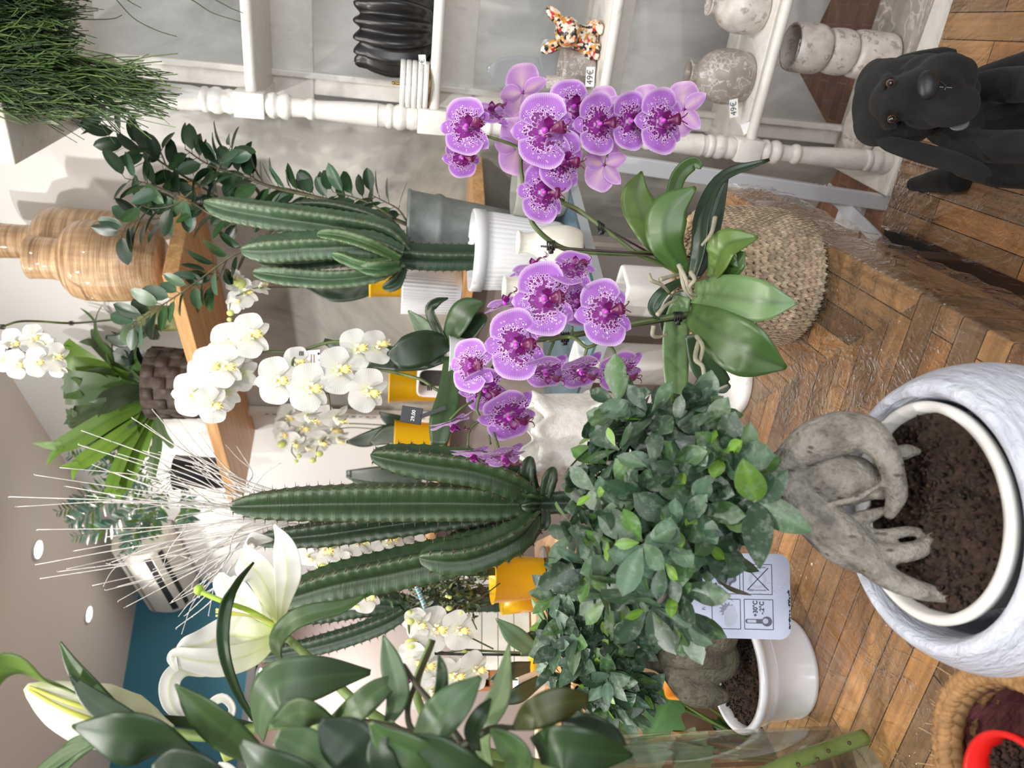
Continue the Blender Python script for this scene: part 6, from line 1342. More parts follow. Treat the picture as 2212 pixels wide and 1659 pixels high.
def frond(pts, hw, col, fork=2, nrm=None, fold=.12, dd=0, forkw=.6, flen=.5):
    q = [P(x, y, dS1 + d) for x, y, d in pts]; s = dS1 / FPX; nr_ = TOCAM * .8 + UP * .3 + rng.uniform(-.5, .5, 3) if nrm is None else nrm
    strap(mb, q, [w_ * s for w_ in hw], nr_, col, 18, 7, fold, tint2=np.array(col) * .8)
    if fork:
        t = unit(q[-1] - q[-2]); sd_ = unit(np.cross(t, TOCAM)); L = np.linalg.norm(q[-1] - q[-2]) * flen + .03
        for sg in ((1, -1) if fork == 2 else (1, 0, -1)):
            p1 = q[-1] - t * hw[-1] * s * .8; p2 = p1 + (t * .8 + sd_ * sg * .45) * L * .6; p3 = p2 + (t * .8 + sd_ * sg * .7 + UP * rng.uniform(-.2, .3)) * L * .5
            strap(mb, [p1, p2, p3], [hw[-1] * s * forkw, hw[-1] * s * forkw * .9, .001], nr_, np.array(col) * 1.1, 8, 5, fold)
fg1, fg2, fg3, fg4 = srgb(66, 92, 46), srgb(98, 132, 50), srgb(110, 146, 52), srgb(84, 102, 70)
for pts, hw, col, fk in (([(326, 800, 0), (262, 786, -.05), (215, 735, -.08), (205, 690, -.08)], [6, 13, 13, 6], fg1, 2), ([(326, 830, 0), (230, 806, -.06), (160, 770, -.1), (140, 750, -.1)], [8, 24, 30, 24], fg2, 2), ([(330, 845, 0), (250, 840, -.08), (180, 838, -.12), (140, 838, -.13)], [8, 26, 36, 34], fg1, 3),
                         ([(330, 865, 0), (240, 905, -.08), (180, 940, -.12), (120, 968, -.15)], [8, 20, 22, 14], fg2, 2), ([(332, 880, 0), (260, 940, -.08), (190, 990, -.12), (160, 1010, -.14)], [8, 18, 20, 12], fg3, 2), ([(335, 880, 0), (280, 960, -.08), (245, 1040, -.12), (240, 1060, -.12)], [8, 18, 20, 14], fg2, 2),
                         ([(336, 885, 0), (310, 960, -.06), (270, 1040, -.08), (255, 1060, -.08)], [8, 16, 18, 12], fg2, 2), ([(330, 850, 0), (270, 800, .04), (230, 760, .06), (200, 735, .06)], [8, 18, 20, 14], fg4, 2), ([(336, 850, -.03), (290, 780, -.06), (300, 730, -.08), (340, 715, -.1)], [6, 16, 14, 4], fg1, 0), ([(334, 826, -.02), (300, 770, -.06), (262, 770, -.09), (285, 740, -.1)], [6, 20, 18, 4], srgb(28, 46, 26), 0),
                         ([(330, 860, 0), (240, 870, -.04), (170, 900, -.06), (150, 900, -.06)], [8, 26, 26, 18], fg4, 3), ([(334, 880, .03), (300, 930, .02), (240, 960, .02), (200, 965, .02)], [8, 18, 18, 12], fg4, 2), ([(338, 890, -.03), (340, 960, -.06), (330, 1010, -.08), (330, 1030, -.08)], [6, 12, 12, 8], fg1, 2), ([(336, 870, -.04), (350, 930, -.08), (370, 960, -.1), (376, 965, -.1)], [5, 10, 8, 4], fg4, 0),
                         ([(330, 840, -.04), (280, 850, -.1), (240, 866, -.14), (214, 880, -.15)], [8, 28, 30, 20], srgb(52, 68, 40), 2), ([(320, 838, 0), (180, 815, -.02), (120, 790, -.04), (92, 783, -.05)], [6, 18, 20, 6], fg2, 0), ([(332, 830, .04), (290, 810, .08), (260, 830, .1), (230, 845, .1)], [8, 22, 24, 14], srgb(36, 54, 30), 2), ([(330, 872, .02), (270, 900, .0), (215, 925, -.02), (190, 925, -.02)], [8, 22, 26, 18], srgb(40, 60, 32), 3)):
    frond(pts, hw, col, fk)
for i in range(14):
    a = rng.uniform(-1.2, 1.4); L = rng.uniform(60, 130); x1, y1 = 330 - L * math.cos(a), 855 + L * math.sin(a); frond([(332, 850, .02), (330 - L * .5 * math.cos(a), 853 + L * .5 * math.sin(a), rng.uniform(-.05, .08)), (x1, y1, rng.uniform(-.08, .1))], [6, 15, 10], [fg1, fg4, srgb(34, 52, 28)][i % 3], 2)
mb.obj('fronds', GLV, stg)
# blue fern in a black pot
b = HP(480, 1022, NB[:2], 1.76); b = V3(b[0], b[1], ZTOP); dS2 = depth(b); s = dS2 / FPX; h = P(385, 1022, dS2)[2] - ZTOP
bf = E('potted_fern', 'blue-green fern in a black pot on the far left of the high shelf', 'fern', b)
mb = MB(); lathe(mb, [(30 * s, 0), (31 * s, .003), (37 * s, h - .004), (38 * s, h), (35 * s, h), (33 * s, h * .8), (.001, h * .78)], b, 40); mb.obj('pot', plain('black_pot', (.01, .011, .014), .35), bf)
mb = MB()
for pts in ([(380, 1022), (300, 1000), (230, 970), (180, 940)], [(380, 1022), (290, 1010), (210, 1000), (150, 985)], [(380, 1025), (300, 1060), (200, 1085), (125, 1105)], [(380, 1030), (300, 1090), (230, 1140), (160, 1160)], [(380, 1030), (330, 1090), (290, 1150), (270, 1195)], [(380, 1020), (310, 1030), (240, 1050), (160, 1078)], [(382, 1035), (350, 1080), (330, 1130), (320, 1160)], [(380, 1020), (320, 980), (260, 940), (230, 925)], [(384, 1035), (400, 1070), (405, 1110), (400, 1130)], [(380, 1025), (280, 1060), (190, 1110), (150, 1130)]):
    q = [P(x, y, dS2 - .12 * i / 3 + rng.uniform(-.03, .03)) for i, (x, y) in enumerate(pts)]; path = tube(mb, q, [.002, .001], 5, 24, srgb(90, 120, 70))
    for i in range(5, 24):
        T = unit(path[min(23, i + 1)] - path[i - 1]); sd_ = unit(np.cross(T, TOCAM)); l = .055 * math.sin(math.pi * min(1, (i - 3) / 21)) + .018
        for sg in (1, -1):
            col = np.array(srgb(104, 142, 122)) * rng.uniform(.6, 1.15) if rng.random() < .75 else np.array(srgb(100, 134, 58)); dr = unit(T * .7 + sd_ * sg + rng.uniform(-.3, .3, 3)); leaf(mb, path[i], dr, TOCAM + UP * .4 + rng.uniform(-.5, .5, 3), l, l * .30, col, 'lance', rng.uniform(-.1, .3), .15, 6, 3, .05)
mb.obj('fronds', GLV, bf)
# orchid at the top left of the shelf
b = HP(372, 688, NB[:2], 1.84); b = V3(b[0], b[1], ZTOP); dS3 = depth(b)
def top_pot(o):
    s = dS3 / FPX; h = P(312, 688, dS3)[2] - ZTOP; mb = MB(); lathe(mb, [(18 * s, 0), (22 * s, .003), (28 * s, h * .6), (27 * s, h), (25 * s, h), (22 * s, h * .8), (.001, h * .78)], b, 32); mb.obj('pot', plain('mossy_pot', srgb(96, 104, 60), .6, srgb(126, 130, 84), 20), o)
orchid_plant('white orchid with long bare stems hanging over the wooden vases at the ceiling', b, [(28, 742, 1.96, 34, 0, 0), (70, 732, 1.95, 34, 10, 0), (98, 742, 1.96, 28, 140, 0), (36, 786, 1.94, 34, -10, 0), (80, 782, 1.93, 34, 0, 0), (118, 772, 1.94, 34, 10, -10), (6, 775, 1.95, 30, 0, 10), (122, 792, 1.95, 26, -20, 0), (110, 758, 1.97, 24, 0, 0)],
    [([(330, 690, dS3), (285, 688, dS3), (220, 693, dS3), (154, 698, 2.2), (80, 694, 2.1), (40, 695, 2.02), (5, 706, 2.0), (-60, 730, 1.98)], [.0042, .0034, .003]), ([(-40, 756, 1.97), (60, 757, 1.96), (95, 757, 1.96)], .0022), ([(70, 757, 1.96), (66, 740, 1.96)], .0012)], [([(330, 690, dS3), (300, 705, dS3 - .06), (280, 725, dS3 - .1), (296, 738, dS3 - .12)], [8, 22, 22, 6], V3(0, -1, .3), srgb(96, 124, 92), .1), ([(332, 690, dS3), (330, 715, dS3 - .05), (345, 730, dS3 - .08)], [8, 18, 4], V3(0, -.8, .6), srgb(24, 40, 26), .1), ([(326, 690, dS3), (290, 720, dS3 - .02), (260, 735, dS3 - .02), (228, 728, dS3 - .02)], [6, 16, 16, 4], V3(-.2, -1, .2), dk, .1)], pot=top_pot, sk=1.0, clips=((154, 698, 2.19), (5, 706, 1.99), (18, 757, 1.95), (58, 757, 1.95)))
# white twigs in a vase hidden behind the big cactus
dT = 1.95; tb = P(690, 1120, dT)
TW = plain('white_sprayed_twig', srgb(204, 200, 194), .6, srgb(176, 171, 165), 50)
tw = E('twig_bunch', 'bunch of white sprayed birch twigs fanning up behind the big cactus', 'twigs', V3(tb[0], tb[1], tb[2] - .05))
ends = [(20, 1073), (75, 1026), (130, 1010), (80, 1144), (76, 1220), (86, 1250), (125, 1235), (200, 1265), (228, 1275), (252, 1268), (270, 1312), (380, 1357), (168, 960), (176, 930), (284, 902), (330, 886), (430, 935), (512, 965), (605, 1000), (344, 976), (255, 980), (140, 1050), (200, 1004), (276, 1016), (290, 1100), (224, 1086), (230, 1160), (300, 1180), (330, 1230), (310, 1270), (370, 1300), (400, 1330), (430, 1290), (450, 1330), (440, 1000), (470, 1040), (400, 1060), (360, 1085), (186, 1070), (240, 1215), (450, 1240), (460, 1180), (380, 1150), (340, 1120), (300, 1010), (415, 1010), (350, 1200), (160, 1190)]
ends += [(x + rng.uniform(-40, 70), y + rng.uniform(-30, 30)) for x, y in ends[::5]]
mb = MB()
for (x, y) in ends:
    dz = dT + rng.uniform(-.25, .15); b0 = P(720 + rng.uniform(-20, 20), 1112 + rng.uniform(-30, 30), dT + rng.uniform(-.03, .03)); m1 = P(560 + rng.uniform(-30, 30) + (x - 560) * .08, 1112 + (y - 1112) * .30 + rng.uniform(-14, 14), (dT + dz) / 2); e1 = P(x, y, dz); m2 = (m1 + e1) / 2 + rng.uniform(-.022, .022, 3)
    path = tube(mb, [b0, m1, m2, e1], [.0024, .0020, .0016, .0009], 5, 22, cap=True)
    for i in range(6, 22, 3): blob(mb, path[i] + rng.uniform(-.002, .002, 3), .0017, None, 4, 5)
    if rng.random() < .6:
        i = int(rng.integers(9, 16)); T = unit(path[i + 1] - path[i]); d2 = unit(T + rng.uniform(-.6, .6, 3)); l = rng.uniform(.08, .2); tube(mb, [path[i], path[i] + d2 * l * .5 + UP * .01, path[i] + d2 * l + rng.uniform(-.02, .02, 3)], [.0014, .0011, .0007], 4, 8)
mb.obj('twigs', TW, tw)
mb = MB(); vb = P(1010, 1108, dT); lathe(mb, rsm([(.03, 0), (.04, .01), (.045, .1), (.04, .2), (.034, .26)], 3) + [(.03, .26), (.036, .1), (.001, .02)], vb, 32); mb.obj('vase', WMAR, tw)
# hanging rush-like cactus on the shelving unit's cornice
cp_ = P(-60, 120, 1.78); rp_ = E('hanging_plant', 'hanging rhipsalis with masses of thin green stems over the shelving unit', 'hanging plant', cp_)
RH = tinted('rhipsalis_stem', .45, 0, .4, .2, 60)
mb = MB(); pal = [srgb(62, 86, 44), srgb(84, 108, 58), srgb(44, 66, 38), srgb(104, 126, 66), srgb(36, 54, 32), srgb(72, 100, 52)]
def strand(x0, y0, x1, y1, d0, d1, wob=1., r=.0016):
    col = np.array(pal[rng.integers(6)]) * rng.uniform(.8, 1.15); n = 5; q = []
    for i in range(n):
        t = i / (n - 1); q.append(P(x0 + (x1 - x0) * t + rng.normal() * 3, y0 + (y1 - y0) * (t ** 1.3) + rng.normal() * 7 * wob * (0 < i), d0 + (d1 - d0) * t + rng.normal() * .008))
    path = tube(mb, q, [r, r * .8], 4, 11, col, cap=False)
    if rng.random() < .7:
        i = int(rng.integers(5, 9)); T = path[i + 1] - path[i]; d2 = unit(unit(T) + rng.uniform(-.55, .55, 3)); l = rng.uniform(.03, .09); tube(mb, [path[i], path[i] + d2 * l * .5 - UP * .004, path[i] + d2 * l - UP * .012], [r * .85, r * .6], 4, 6, col * 1.1, cap=False)
for i in range(1500):
    y0 = rng.uniform(-60, 215); x0 = rng.uniform(-110, 10); L = rng.uniform(70, 200) * (1.0 if y0 < 150 else 1.25)
    strand(x0, y0, min(x0 + L, 175 + rng.normal() * 22), y0 + rng.normal() * 26 + (8 if y0 > 100 else 0), rng.uniform(1.62, 1.86), rng.uniform(1.60, 1.86))
for i in range(170):
    y0 = rng.uniform(110, 215); strand(rng.uniform(20, 150), y0, rng.uniform(220, 395), 150 + (y0 - 110) * .75 + rng.normal() * 20 + rng.uniform(0, 40), rng.uniform(1.66, 1.80), rng.uniform(1.64, 1.80), 1)
for i in range(70):
    y0 = rng.uniform(195, 262); strand(rng.uniform(-60, 20), y0 - 15, rng.uniform(60, 200), y0 + rng.normal() * 14, rng.uniform(1.66, 1.80), rng.uniform(1.64, 1.80))
for pts in ([(225, -30), (252, 0), (290, 40), (340, 66), (382, 79)], [(255, -20), (280, 3), (305, 17)], [(380, -20), (420, 3), (460, 28), (520, 47)], [(440, -15), (470, 2), (500, 18), (525, 28)], [(150, 40), (200, 42), (245, 40), (264, 32)]):
    tube(mb, [P(x, y, 1.70) for x, y in pts], [.0014, .0009], 5, 24, np.array(pal[2]))
o = mb.obj('stems', RH, rp_); o['kind'] = 'stuff'
pb_ = P(-75, 90, 1.76); mb = MB(); lathe(mb, [(.09, 0), (.10, .004), (.13, .14), (.135, .15), (.125, .15), (.001, .14)], pb_ , 40); mb.obj('pot', RIB, rp_)
# ---------------------------------------------------------------- lower left: small shrub, cream plinth, philodendron, orange tray
d5 = 1.90
b = P(1100, 1285, d5); ssb = E('potted_shrub', 'small-leaved dark shrub between the big cactus and the lower left orchid', 'potted plant', b - UP * .1)
mb = MB()
for i in range(330):
    c = P(rng.normal(968, 42), rng.normal(1285, 26), d5 + rng.normal() * .05); tube(mb, [c, c + unit(rng.normal(size=3)) * .012], .0006, 3, 2, srgb(52, 60, 38))
    for j in range(2): leaf(mb, c, unit(rng.normal(size=3) + UP * .3), unit(TOCAM + rng.normal(size=3) * .6), .024, .008, np.array([srgb(44, 60, 36), srgb(60, 78, 44), srgb(90, 100, 62), srgb(34, 48, 32)][rng.integers(4)]), 'lance', .1, .1, 4, 3)
mb.obj('foliage', SLEAF, ssb)
mb = MB()
for i in range(26): tube(mb, [P(1100, 1285, d5), P(1040, 1285 + rng.normal() * 12, d5), P(rng.normal(960, 40), rng.normal(1285, 26), d5 + rng.normal() * .04)], [.002, .0007], 4, 10)
mb.obj('branches', BR, ssb); 
mb = MB(); lathe(mb, [(.04, bz - b[2]), (.05, .02), (.046, .02), (.001, .015)], b, 32); mb.obj('pot', YEL, ssb)
k = NT('striped_foil'); co = k.coord('Object', (1, 1, 1), (.6, .5, .3)); wv = k.new('ShaderNodeTexWave'); wv.inputs['Scale'].default_value = 22; wv.inputs['Distortion'].default_value = 1.5; k.link(co, wv.inputs['Vector'])
k.set(Base_Color=k.ramp(wv.outputs['Fac'], [(.2, srgb(60, 170, 176)), (.45, srgb(232, 120, 110)), (.7, srgb(230, 226, 220)), (.9, srgb(70, 140, 150))]), Roughness=.25)
a_, b_ = P(896, 1256, 1.66), P(924, 1326, 1.66); mb = MB(); tube(mb, [a_, b_, P(932, 1345, 1.665)], .0055, 12, 8, smooth=False); o = mb.obj('striped_stick', k.m, None, b_); tag(o, 'striped coral and turquoise stick standing among the lower left orchids', 'stick')
WP2 = plain('whitewashed_planks', srgb(206, 206, 200), .55, srgb(224, 224, 218), 30, stretch=(1, 1, .1))
cr = P(1075, 1335, 2.3); cb_ = E('crate', 'whitewashed plank crate behind the yellow pot and lower left leaf', 'crate', cr - UP * .1)
for i in range(4): mb = MB(); box(mb, cr + UP * (.075 - i * .05), unit(V3(.95, .3, 0)), unit(V3(-.3, .95, 0)), UP, .30, .012, .047); mb.obj('plank', WP2, cb_, smooth=False)
for sg in (1, -1): mb = MB(); box(mb, cr + unit(V3(.95, .3, 0)) * sg * .13 + unit(V3(-.3, .95, 0)) * .014 - UP * .0, unit(V3(.95, .3, 0)), unit(V3(-.3, .95, 0)), UP, .03, .015, .2); mb.obj('batten', WP2, cb_, smooth=False)

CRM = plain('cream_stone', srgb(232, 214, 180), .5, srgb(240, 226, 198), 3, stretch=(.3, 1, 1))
px_, py_ = unit(V3(.93, .37, 0)), unit(V3(-.37, .93, 0))
q = P(1503, 1540, 1.95); pc = E('plinth', 'cream stone display plinth left of the tables behind the glass vase', 'plinth', V3(q[0], q[1], 0))
c0 = V3(q[0], q[1], 0) - px_ * .24 + py_ * .30
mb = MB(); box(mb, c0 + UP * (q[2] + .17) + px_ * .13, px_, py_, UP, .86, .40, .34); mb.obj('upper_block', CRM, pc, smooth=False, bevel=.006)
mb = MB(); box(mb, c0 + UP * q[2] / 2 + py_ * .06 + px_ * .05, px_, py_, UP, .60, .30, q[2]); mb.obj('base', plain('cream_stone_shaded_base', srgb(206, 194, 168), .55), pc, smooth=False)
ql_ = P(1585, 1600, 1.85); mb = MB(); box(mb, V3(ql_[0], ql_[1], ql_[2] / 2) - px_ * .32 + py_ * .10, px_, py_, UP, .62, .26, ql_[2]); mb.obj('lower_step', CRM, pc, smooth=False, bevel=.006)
# orange tray pot behind the second ficus
ob = P(1500, 1440, 1.46); s = 1.46 / FPX; e = E('planter', 'orange square-rimmed planter behind the smaller ficus trunk', 'planter', V3(ob[0], ob[1], 0))
mb = MB(); n = 48; th = np.linspace(0, 2 * math.pi, n, endpoint=False); qq = (np.abs(np.cos(th)) ** 6 + np.abs(np.sin(th)) ** 6) ** (-1 / 6)
rg2 = lambda k_, z: ob + (np.cos(th) * qq * 64 * k_ * s)[:, None] * px_ + (np.sin(th) * qq * 64 * k_ * s)[:, None] * py_ + V3(0, 0, z)
OC = P(1420, 1440, 1.46)[2] - ob[2]
mb.add(np.vstack([rg2(.8, -ob[2]), rg2(1, OC * .6), rg2(1.02, OC * .65), rg2(.92, OC * .65), rg2(.86, OC * .3), rg2(.8, 0)]), grid_faces(6, n, True) + [tuple(range(n))[::-1]]); mb.obj('shell', plain('orange_plastic', srgb(206, 128, 36), .4), e)
mb = MB(); mb.add(rg2(.8, .0), [tuple(range(n))]); mb.obj('dark_soil', SOIL, e, smooth=False)
# philodendron leaves behind the vase
ph = E('potted_philodendron', 'lobed green philodendron behind the glass vase by the cream plinth', 'potted plant', P(1720, 1640, 1.5))
PHL = tinted('philodendron_leaf', .35, .12, .5, .2, 20, .2)
mb = MB(); st_ = MB()
for (x0, y0), (x1, y1), w_, col, dd in (((1420, 1510), (1362, 1500), 60, srgb(96, 126, 88), .0), ((1440, 1520), (1400, 1600), 74, srgb(70, 112, 52), -.05), ((1345, 1590), (1310, 1560), 46, srgb(110, 140, 84), .02), ((1430, 1512), (1452, 1555), 50, srgb(92, 122, 84), .02), ((1475, 1500), (1446, 1540), 34, srgb(40, 66, 36), -.02), ((1400, 1600), (1420, 1659), 80, srgb(80, 108, 78), -.06), ((1480, 1606), (1530, 1659), 76, srgb(78, 110, 60), -.06), ((1350, 1620), (1330, 1659), 60, srgb(104, 132, 96), 0), ((1550, 1570), (1590, 1580), 40, srgb(44, 78, 36), .0), ((1620, 1560), (1652, 1545), 34, srgb(40, 66, 34), -.02), ((1290, 1540), (1262, 1590), 50, srgb(96, 126, 80), .02), ((1500, 1620), (1460, 1659), 60, srgb(90, 118, 72), -.02)):
    d = 1.55 + dd; a, t = P(x0, y0, d), P(x1, y1, d - .03); v = t - a; L = np.linalg.norm(v); lob = lambda t: np.clip(np.sin(math.pi * np.clip(t, .02, 1) ** .7), 0, 1) ** .6 * (1 + .22 * np.sin(t * 19))
    leaf(mb, a - v * .25, v, TOCAM + UP * .3 + rng.uniform(-.3, .3, 3), L * 1.3, w_ * d / FPX * 1.25, col, lob, .12, .14, 16, 9, 0, 0, np.array(col) * 1.35)
    tube(st_, [P(1720, 1640 + rng.uniform(-20, 20), 1.5), P((1720 + x0) / 2, (1640 + y0) / 2, d - .02), a - v * .2], [.004, .0025], 6, 14)
mb.obj('leaves', PHL, ph); st_.obj('stalks', plain('leaf_stalk', srgb(88, 118, 52), .45), ph)
b = P(1720, 1640, 1.5); mb = MB(); lathe(mb, [(.06, -b[2]), (.08, 0), (.074, 0), (.001, -.01)], b, 40); mb.obj('pot', bpy.data.materials['glossy_white_plastic'], ph)

# ---------------------------------------------------------------- glass vase with lilies in the left foreground
vb = HZ(1848, 1772, ZTB + .003); dv_ = depth(vb); rv = 186 * dv_ / FPX
zt_ = vb[2]; 
while True:
    q = V3(vb[0], vb[1], zt_) + RT * rv - EYE
    if (q @ DN) / (q @ FW) * FPX + IW / 2 < 1235: break
    zt_ += .005
hv = zt_ - vb[2]
k = NT('clear_glass_wall'); gl = k.new('ShaderNodeBsdfGlossy'); gl.inputs['Roughness'].default_value = .02; tr = k.new('ShaderNodeBsdfTransparent'); tr.inputs[0].default_value = (.955, .97, .95, 1); fr_n = k.new('ShaderNodeFresnel'); fr_n.inputs[0].default_value = 1.45
mx = k.new('ShaderNodeMixShader'); k.link(k.math('MINIMUM', k.math('MULTIPLY', fr_n.outputs[0], .6), .3), mx.inputs[0]); k.link(tr.outputs[0], mx.inputs[1]); k.link(gl.outputs[0], mx.inputs[2]); k.link(mx.outputs[0], k.n['Material Output'].inputs[0]); GLASSW = k.m
gv = E('vase', 'tall clear glass cylinder vase of water holding the white lilies in the foreground', 'vase', vb)
mb = MB(); lathe(mb, [(.001, 0), (rv * .97, 0), (rv, .004), (rv, hv - .003), (rv - .0025, hv), (rv - .005, hv - .003), (rv - .005, .02), (rv * .9, .014), (.001, .013)], vb, 80); mb.obj('wall', GLASSW, gv)
zw = .05
while True:
    q = V3(vb[0], vb[1], vb[2] + zw) + RT * rv * .97 - EYE
    if (q @ DN) / (q @ FW) * FPX + IW / 2 < 1672 or zw > hv: break
    zw += .004
k = NT('vase_water'); gl = k.new('ShaderNodeBsdfGlossy'); gl.inputs['Roughness'].default_value = .02; tr = k.new('ShaderNodeBsdfTransparent'); tr.inputs[0].default_value = (.93, .955, .91, 1); fr_n = k.new('ShaderNodeFresnel'); fr_n.inputs[0].default_value = 1.33
mx = k.new('ShaderNodeMixShader'); k.link(k.math('MINIMUM', k.math('MULTIPLY', fr_n.outputs[0], .6), .35), mx.inputs[0]); k.link(tr.outputs[0], mx.inputs[1]); k.link(gl.outputs[0], mx.inputs[2]); k.link(mx.outputs[0], k.n['Material Output'].inputs[0])
mb = MB(); lathe(mb, [(.001, .0145), (rv * .89, .0155), (rv - .0056, .021), (rv - .0056, zw + .002), (rv - .008, zw), (.001, zw)], vb, 64); mb.obj('water', k.m, gv)
lil = E('lily_stems', 'white lilies with bud and long green leaves rising from the glass vase in the foreground', 'lily', vb + UP * .02)
LST = plain('lily_stem', srgb(104, 128, 62), .45, srgb(128, 148, 84), 20)
stems = [[(1868, 1592, 1.02), (1790, 1618, 1.0), (1720, 1642, .97), (1600, 1690, .93), (1400, 1720, .88), (1200, 1700, .82), (1000, 1660, .78), (820, 1610, .76), (640, 1560, .78), (470, 1590, .78), (345, 1580, .78)], [(1900, 1700, .98), (1500, 1740, .90), (1200, 1660, .80), (980, 1600, .72), (900, 1500, .70), (934, 1382, .72)], [(1880, 1740, .98), (1400, 1700, .9), (1000, 1640, .82), (800, 1540, .82), (700, 1450, .86), (615, 1372, .88)]]
for pts, r in zip(stems, ([.0105, .0095, .007, .005], [.006, .005, .0035], [.008, .006, .0045])): mb = MB(); tube(mb, PP(pts), r, 10, 60); mb.obj('stem', LST, lil)
mb = MB()
for x, y, d in ((1835, 1605, 1.0), (1790, 1622, .985), (1755, 1627, .985), (1725, 1652, .96), (1700, 1650, .965), (1766, 1640, .97)): blob(mb, P(x, y, d - .006), (.003, .003, .0025), None, 5, 7)
mb.obj('leaf_scars', plain('leaf_scar', srgb(72, 60, 34), .6), lil)
k = NT('lily_petal'); uv = k.new('ShaderNodeUVMap'); s3 = k.new('ShaderNodeSeparateXYZ'); k.link(uv.outputs[0], s3.inputs[0]); mid = k.math('ABSOLUTE', k.math('SUBTRACT', s3.outputs[0], .5))
c = k.ramp(s3.outputs[1], [(0, srgb(196, 208, 110)), (.25, srgb(236, 238, 206)), (.5, srgb(230, 229, 222)), (1, srgb(233, 232, 228))]); c = k.mix(k.ramp(mid, [(0, (.8, .8, .8)), (.06, (0, 0, 0))]), c, srgb(214, 222, 150))
wv = k.new('ShaderNodeTexWave'); wv.inputs['Scale'].default_value = 10; wv.inputs['Distortion'].default_value = 1; k.link(uv.outputs[0], wv.inputs['Vector'])
k.set(Base_Color=c, Roughness=.45); k.bump(wv.outputs['Fac'], .15, .003)
tr = k.new('ShaderNodeBsdfTranslucent'); k.link(c, tr.inputs[0]); mx = k.new('ShaderNodeMixShader'); mx.inputs[0].default_value = .3; k.link(k.b.outputs[0], mx.inputs[1]); k.link(tr.outputs[0], mx.inputs[2]); k.link(mx.outputs[0], k.n['Material Output'].inputs[0]); LPET = k.m
DL = .88; s = DL / FPX
for pts, hw, nr in (([(604, 1358, 0), (590, 1300, -.02), (560, 1240, -.035), (520, 1205, -.03), (545, 1168, 0), (590, 1166, .01)], [6, 40, 46, 40, 22, 3], V3(-.2, -.8, .5)), ([(600, 1362, .01), (560, 1330, .03), (520, 1296, .05), (485, 1262, .06), (478, 1236, .06)], [6, 34, 46, 34, 6], V3(-.2, -.9, .2)),
                    ([(604, 1352, -.02), (612, 1300, -.04), (622, 1236, -.05), (612, 1176, -.05), (592, 1133, -.045)], [5, 16, 28, 24, 3], V3(-.6, -.7, .0)), ([(602, 1370, 0), (555, 1378, .0), (500, 1372, .0), (440, 1392, -.01), (398, 1400, -.02), (368, 1416, -.04)], [8, 38, 44, 34, 22, 12], V3(.1, -.8, .6)),
                    ([(600, 1374, -.02), (550, 1410, -.035), (480, 1430, -.045), (420, 1426, -.05), (372, 1416, -.05), (384, 1452, -.06)], [6, 26, 30, 24, 14, 3], V3(.5, -.9, .2)), ([(560, 1400, -.02), (460, 1440, -.02), (400, 1442, -.03), (368, 1470, -.04), (370, 1520, -.05), (398, 1556, -.05)], [8, 18, 18, 22, 18, 5], V3(.3, -.9, .1))):
    mb = MB(); strap(mb, [P(x, y, DL + d) for x, y, d in pts], [h * s for h in hw], nr, (.5, .5, .5), 26, 11, -.25, round_=-.25); mb.obj('petal', LPET, lil, solid=.0012, sub=1)
mb = MB(); tube(mb, [P(600, 1356, DL), P(540, 1320, DL), P(490, 1302, DL - .02), (P(450, 1286, DL - .02)), P(432, 1276, DL - .02)], [.004, .0032, .003, .0032], 8, 20); blob(mb, P(429, 1274, DL - .02), (.0062, .0055, .0055), None, 9, 12); mb.obj('pistil', plain('pistil_green', srgb(168, 200, 70), .4), lil)
for y0, y1 in ((1310, 1316), (1320, 1322), (1328, 1330)): mb = MB(); tube(mb, [P(598, 1350, DL), P(540, 1330, DL - .01), P(466, y1, DL - .02)], [.0016, .0014, .0014], 6, 14); mb.obj('stamen', plain('stamen_yellow', srgb(214, 214, 110), .4) if 'stamen_yellow' not in bpy.data.materials else bpy.data.materials['stamen_yellow'], lil)
for pts, hw in (([(500, 1640, .84), (474, 1580, .84), (452, 1556, .84), (456, 1522, .84), (482, 1507, .84), (502, 1526, .84), (498, 1548, .84), (486, 1553, .85)], [16, 16, 12, 10, 10, 9, 7, 2]), ([(520, 1700, .84), (490, 1665, .84), (470, 1650, .84)], [22, 20, 6])):
    mb = MB(); strap(mb, PP(pts), [h * .84 / FPX for h in hw], V3(.1, -1, .3), (.5, .5, .5), 26, 7, .2); mb.obj('petal', LPET, lil, solid=.0012)
# bud
mb = MB()
def budshape(t, th): return 1 + .10 * np.cos(3 * th)[None, :] * (1 - t[:, None] * .2)
tube(mb, PP([(372, 1580, .78), (330, 1574, .78), (250, 1558, .765), (160, 1532, .75), (90, 1500, .745), (58, 1484, .745)]), [.006, .014, .027, .030, .022, .011, .004], 24, 40, shape=budshape)
BUDM = NT('lily_bud'); k = BUDM; co = k.coord('Object'); k.set(Base_Color=k.ramp(k.noise(co, 9, 3), [(.35, srgb(198, 208, 136)), (.6, srgb(232, 234, 206))]), Roughness=.45); mb.obj('bud', BUDM.m, lil)
mb = MB()
for off in (-12, 10): tube(mb, PP([(330, 1574 + off, .752), (220, 1550 + off, .722), (130, 1520 + off * .8, .715), (64, 1487 + off * .3, .735)]), [.0016, .0026, .0014], 6, 30)
mb.obj('bud_ridge', plain('bud_ridge', srgb(186, 186, 84), .45), lil)
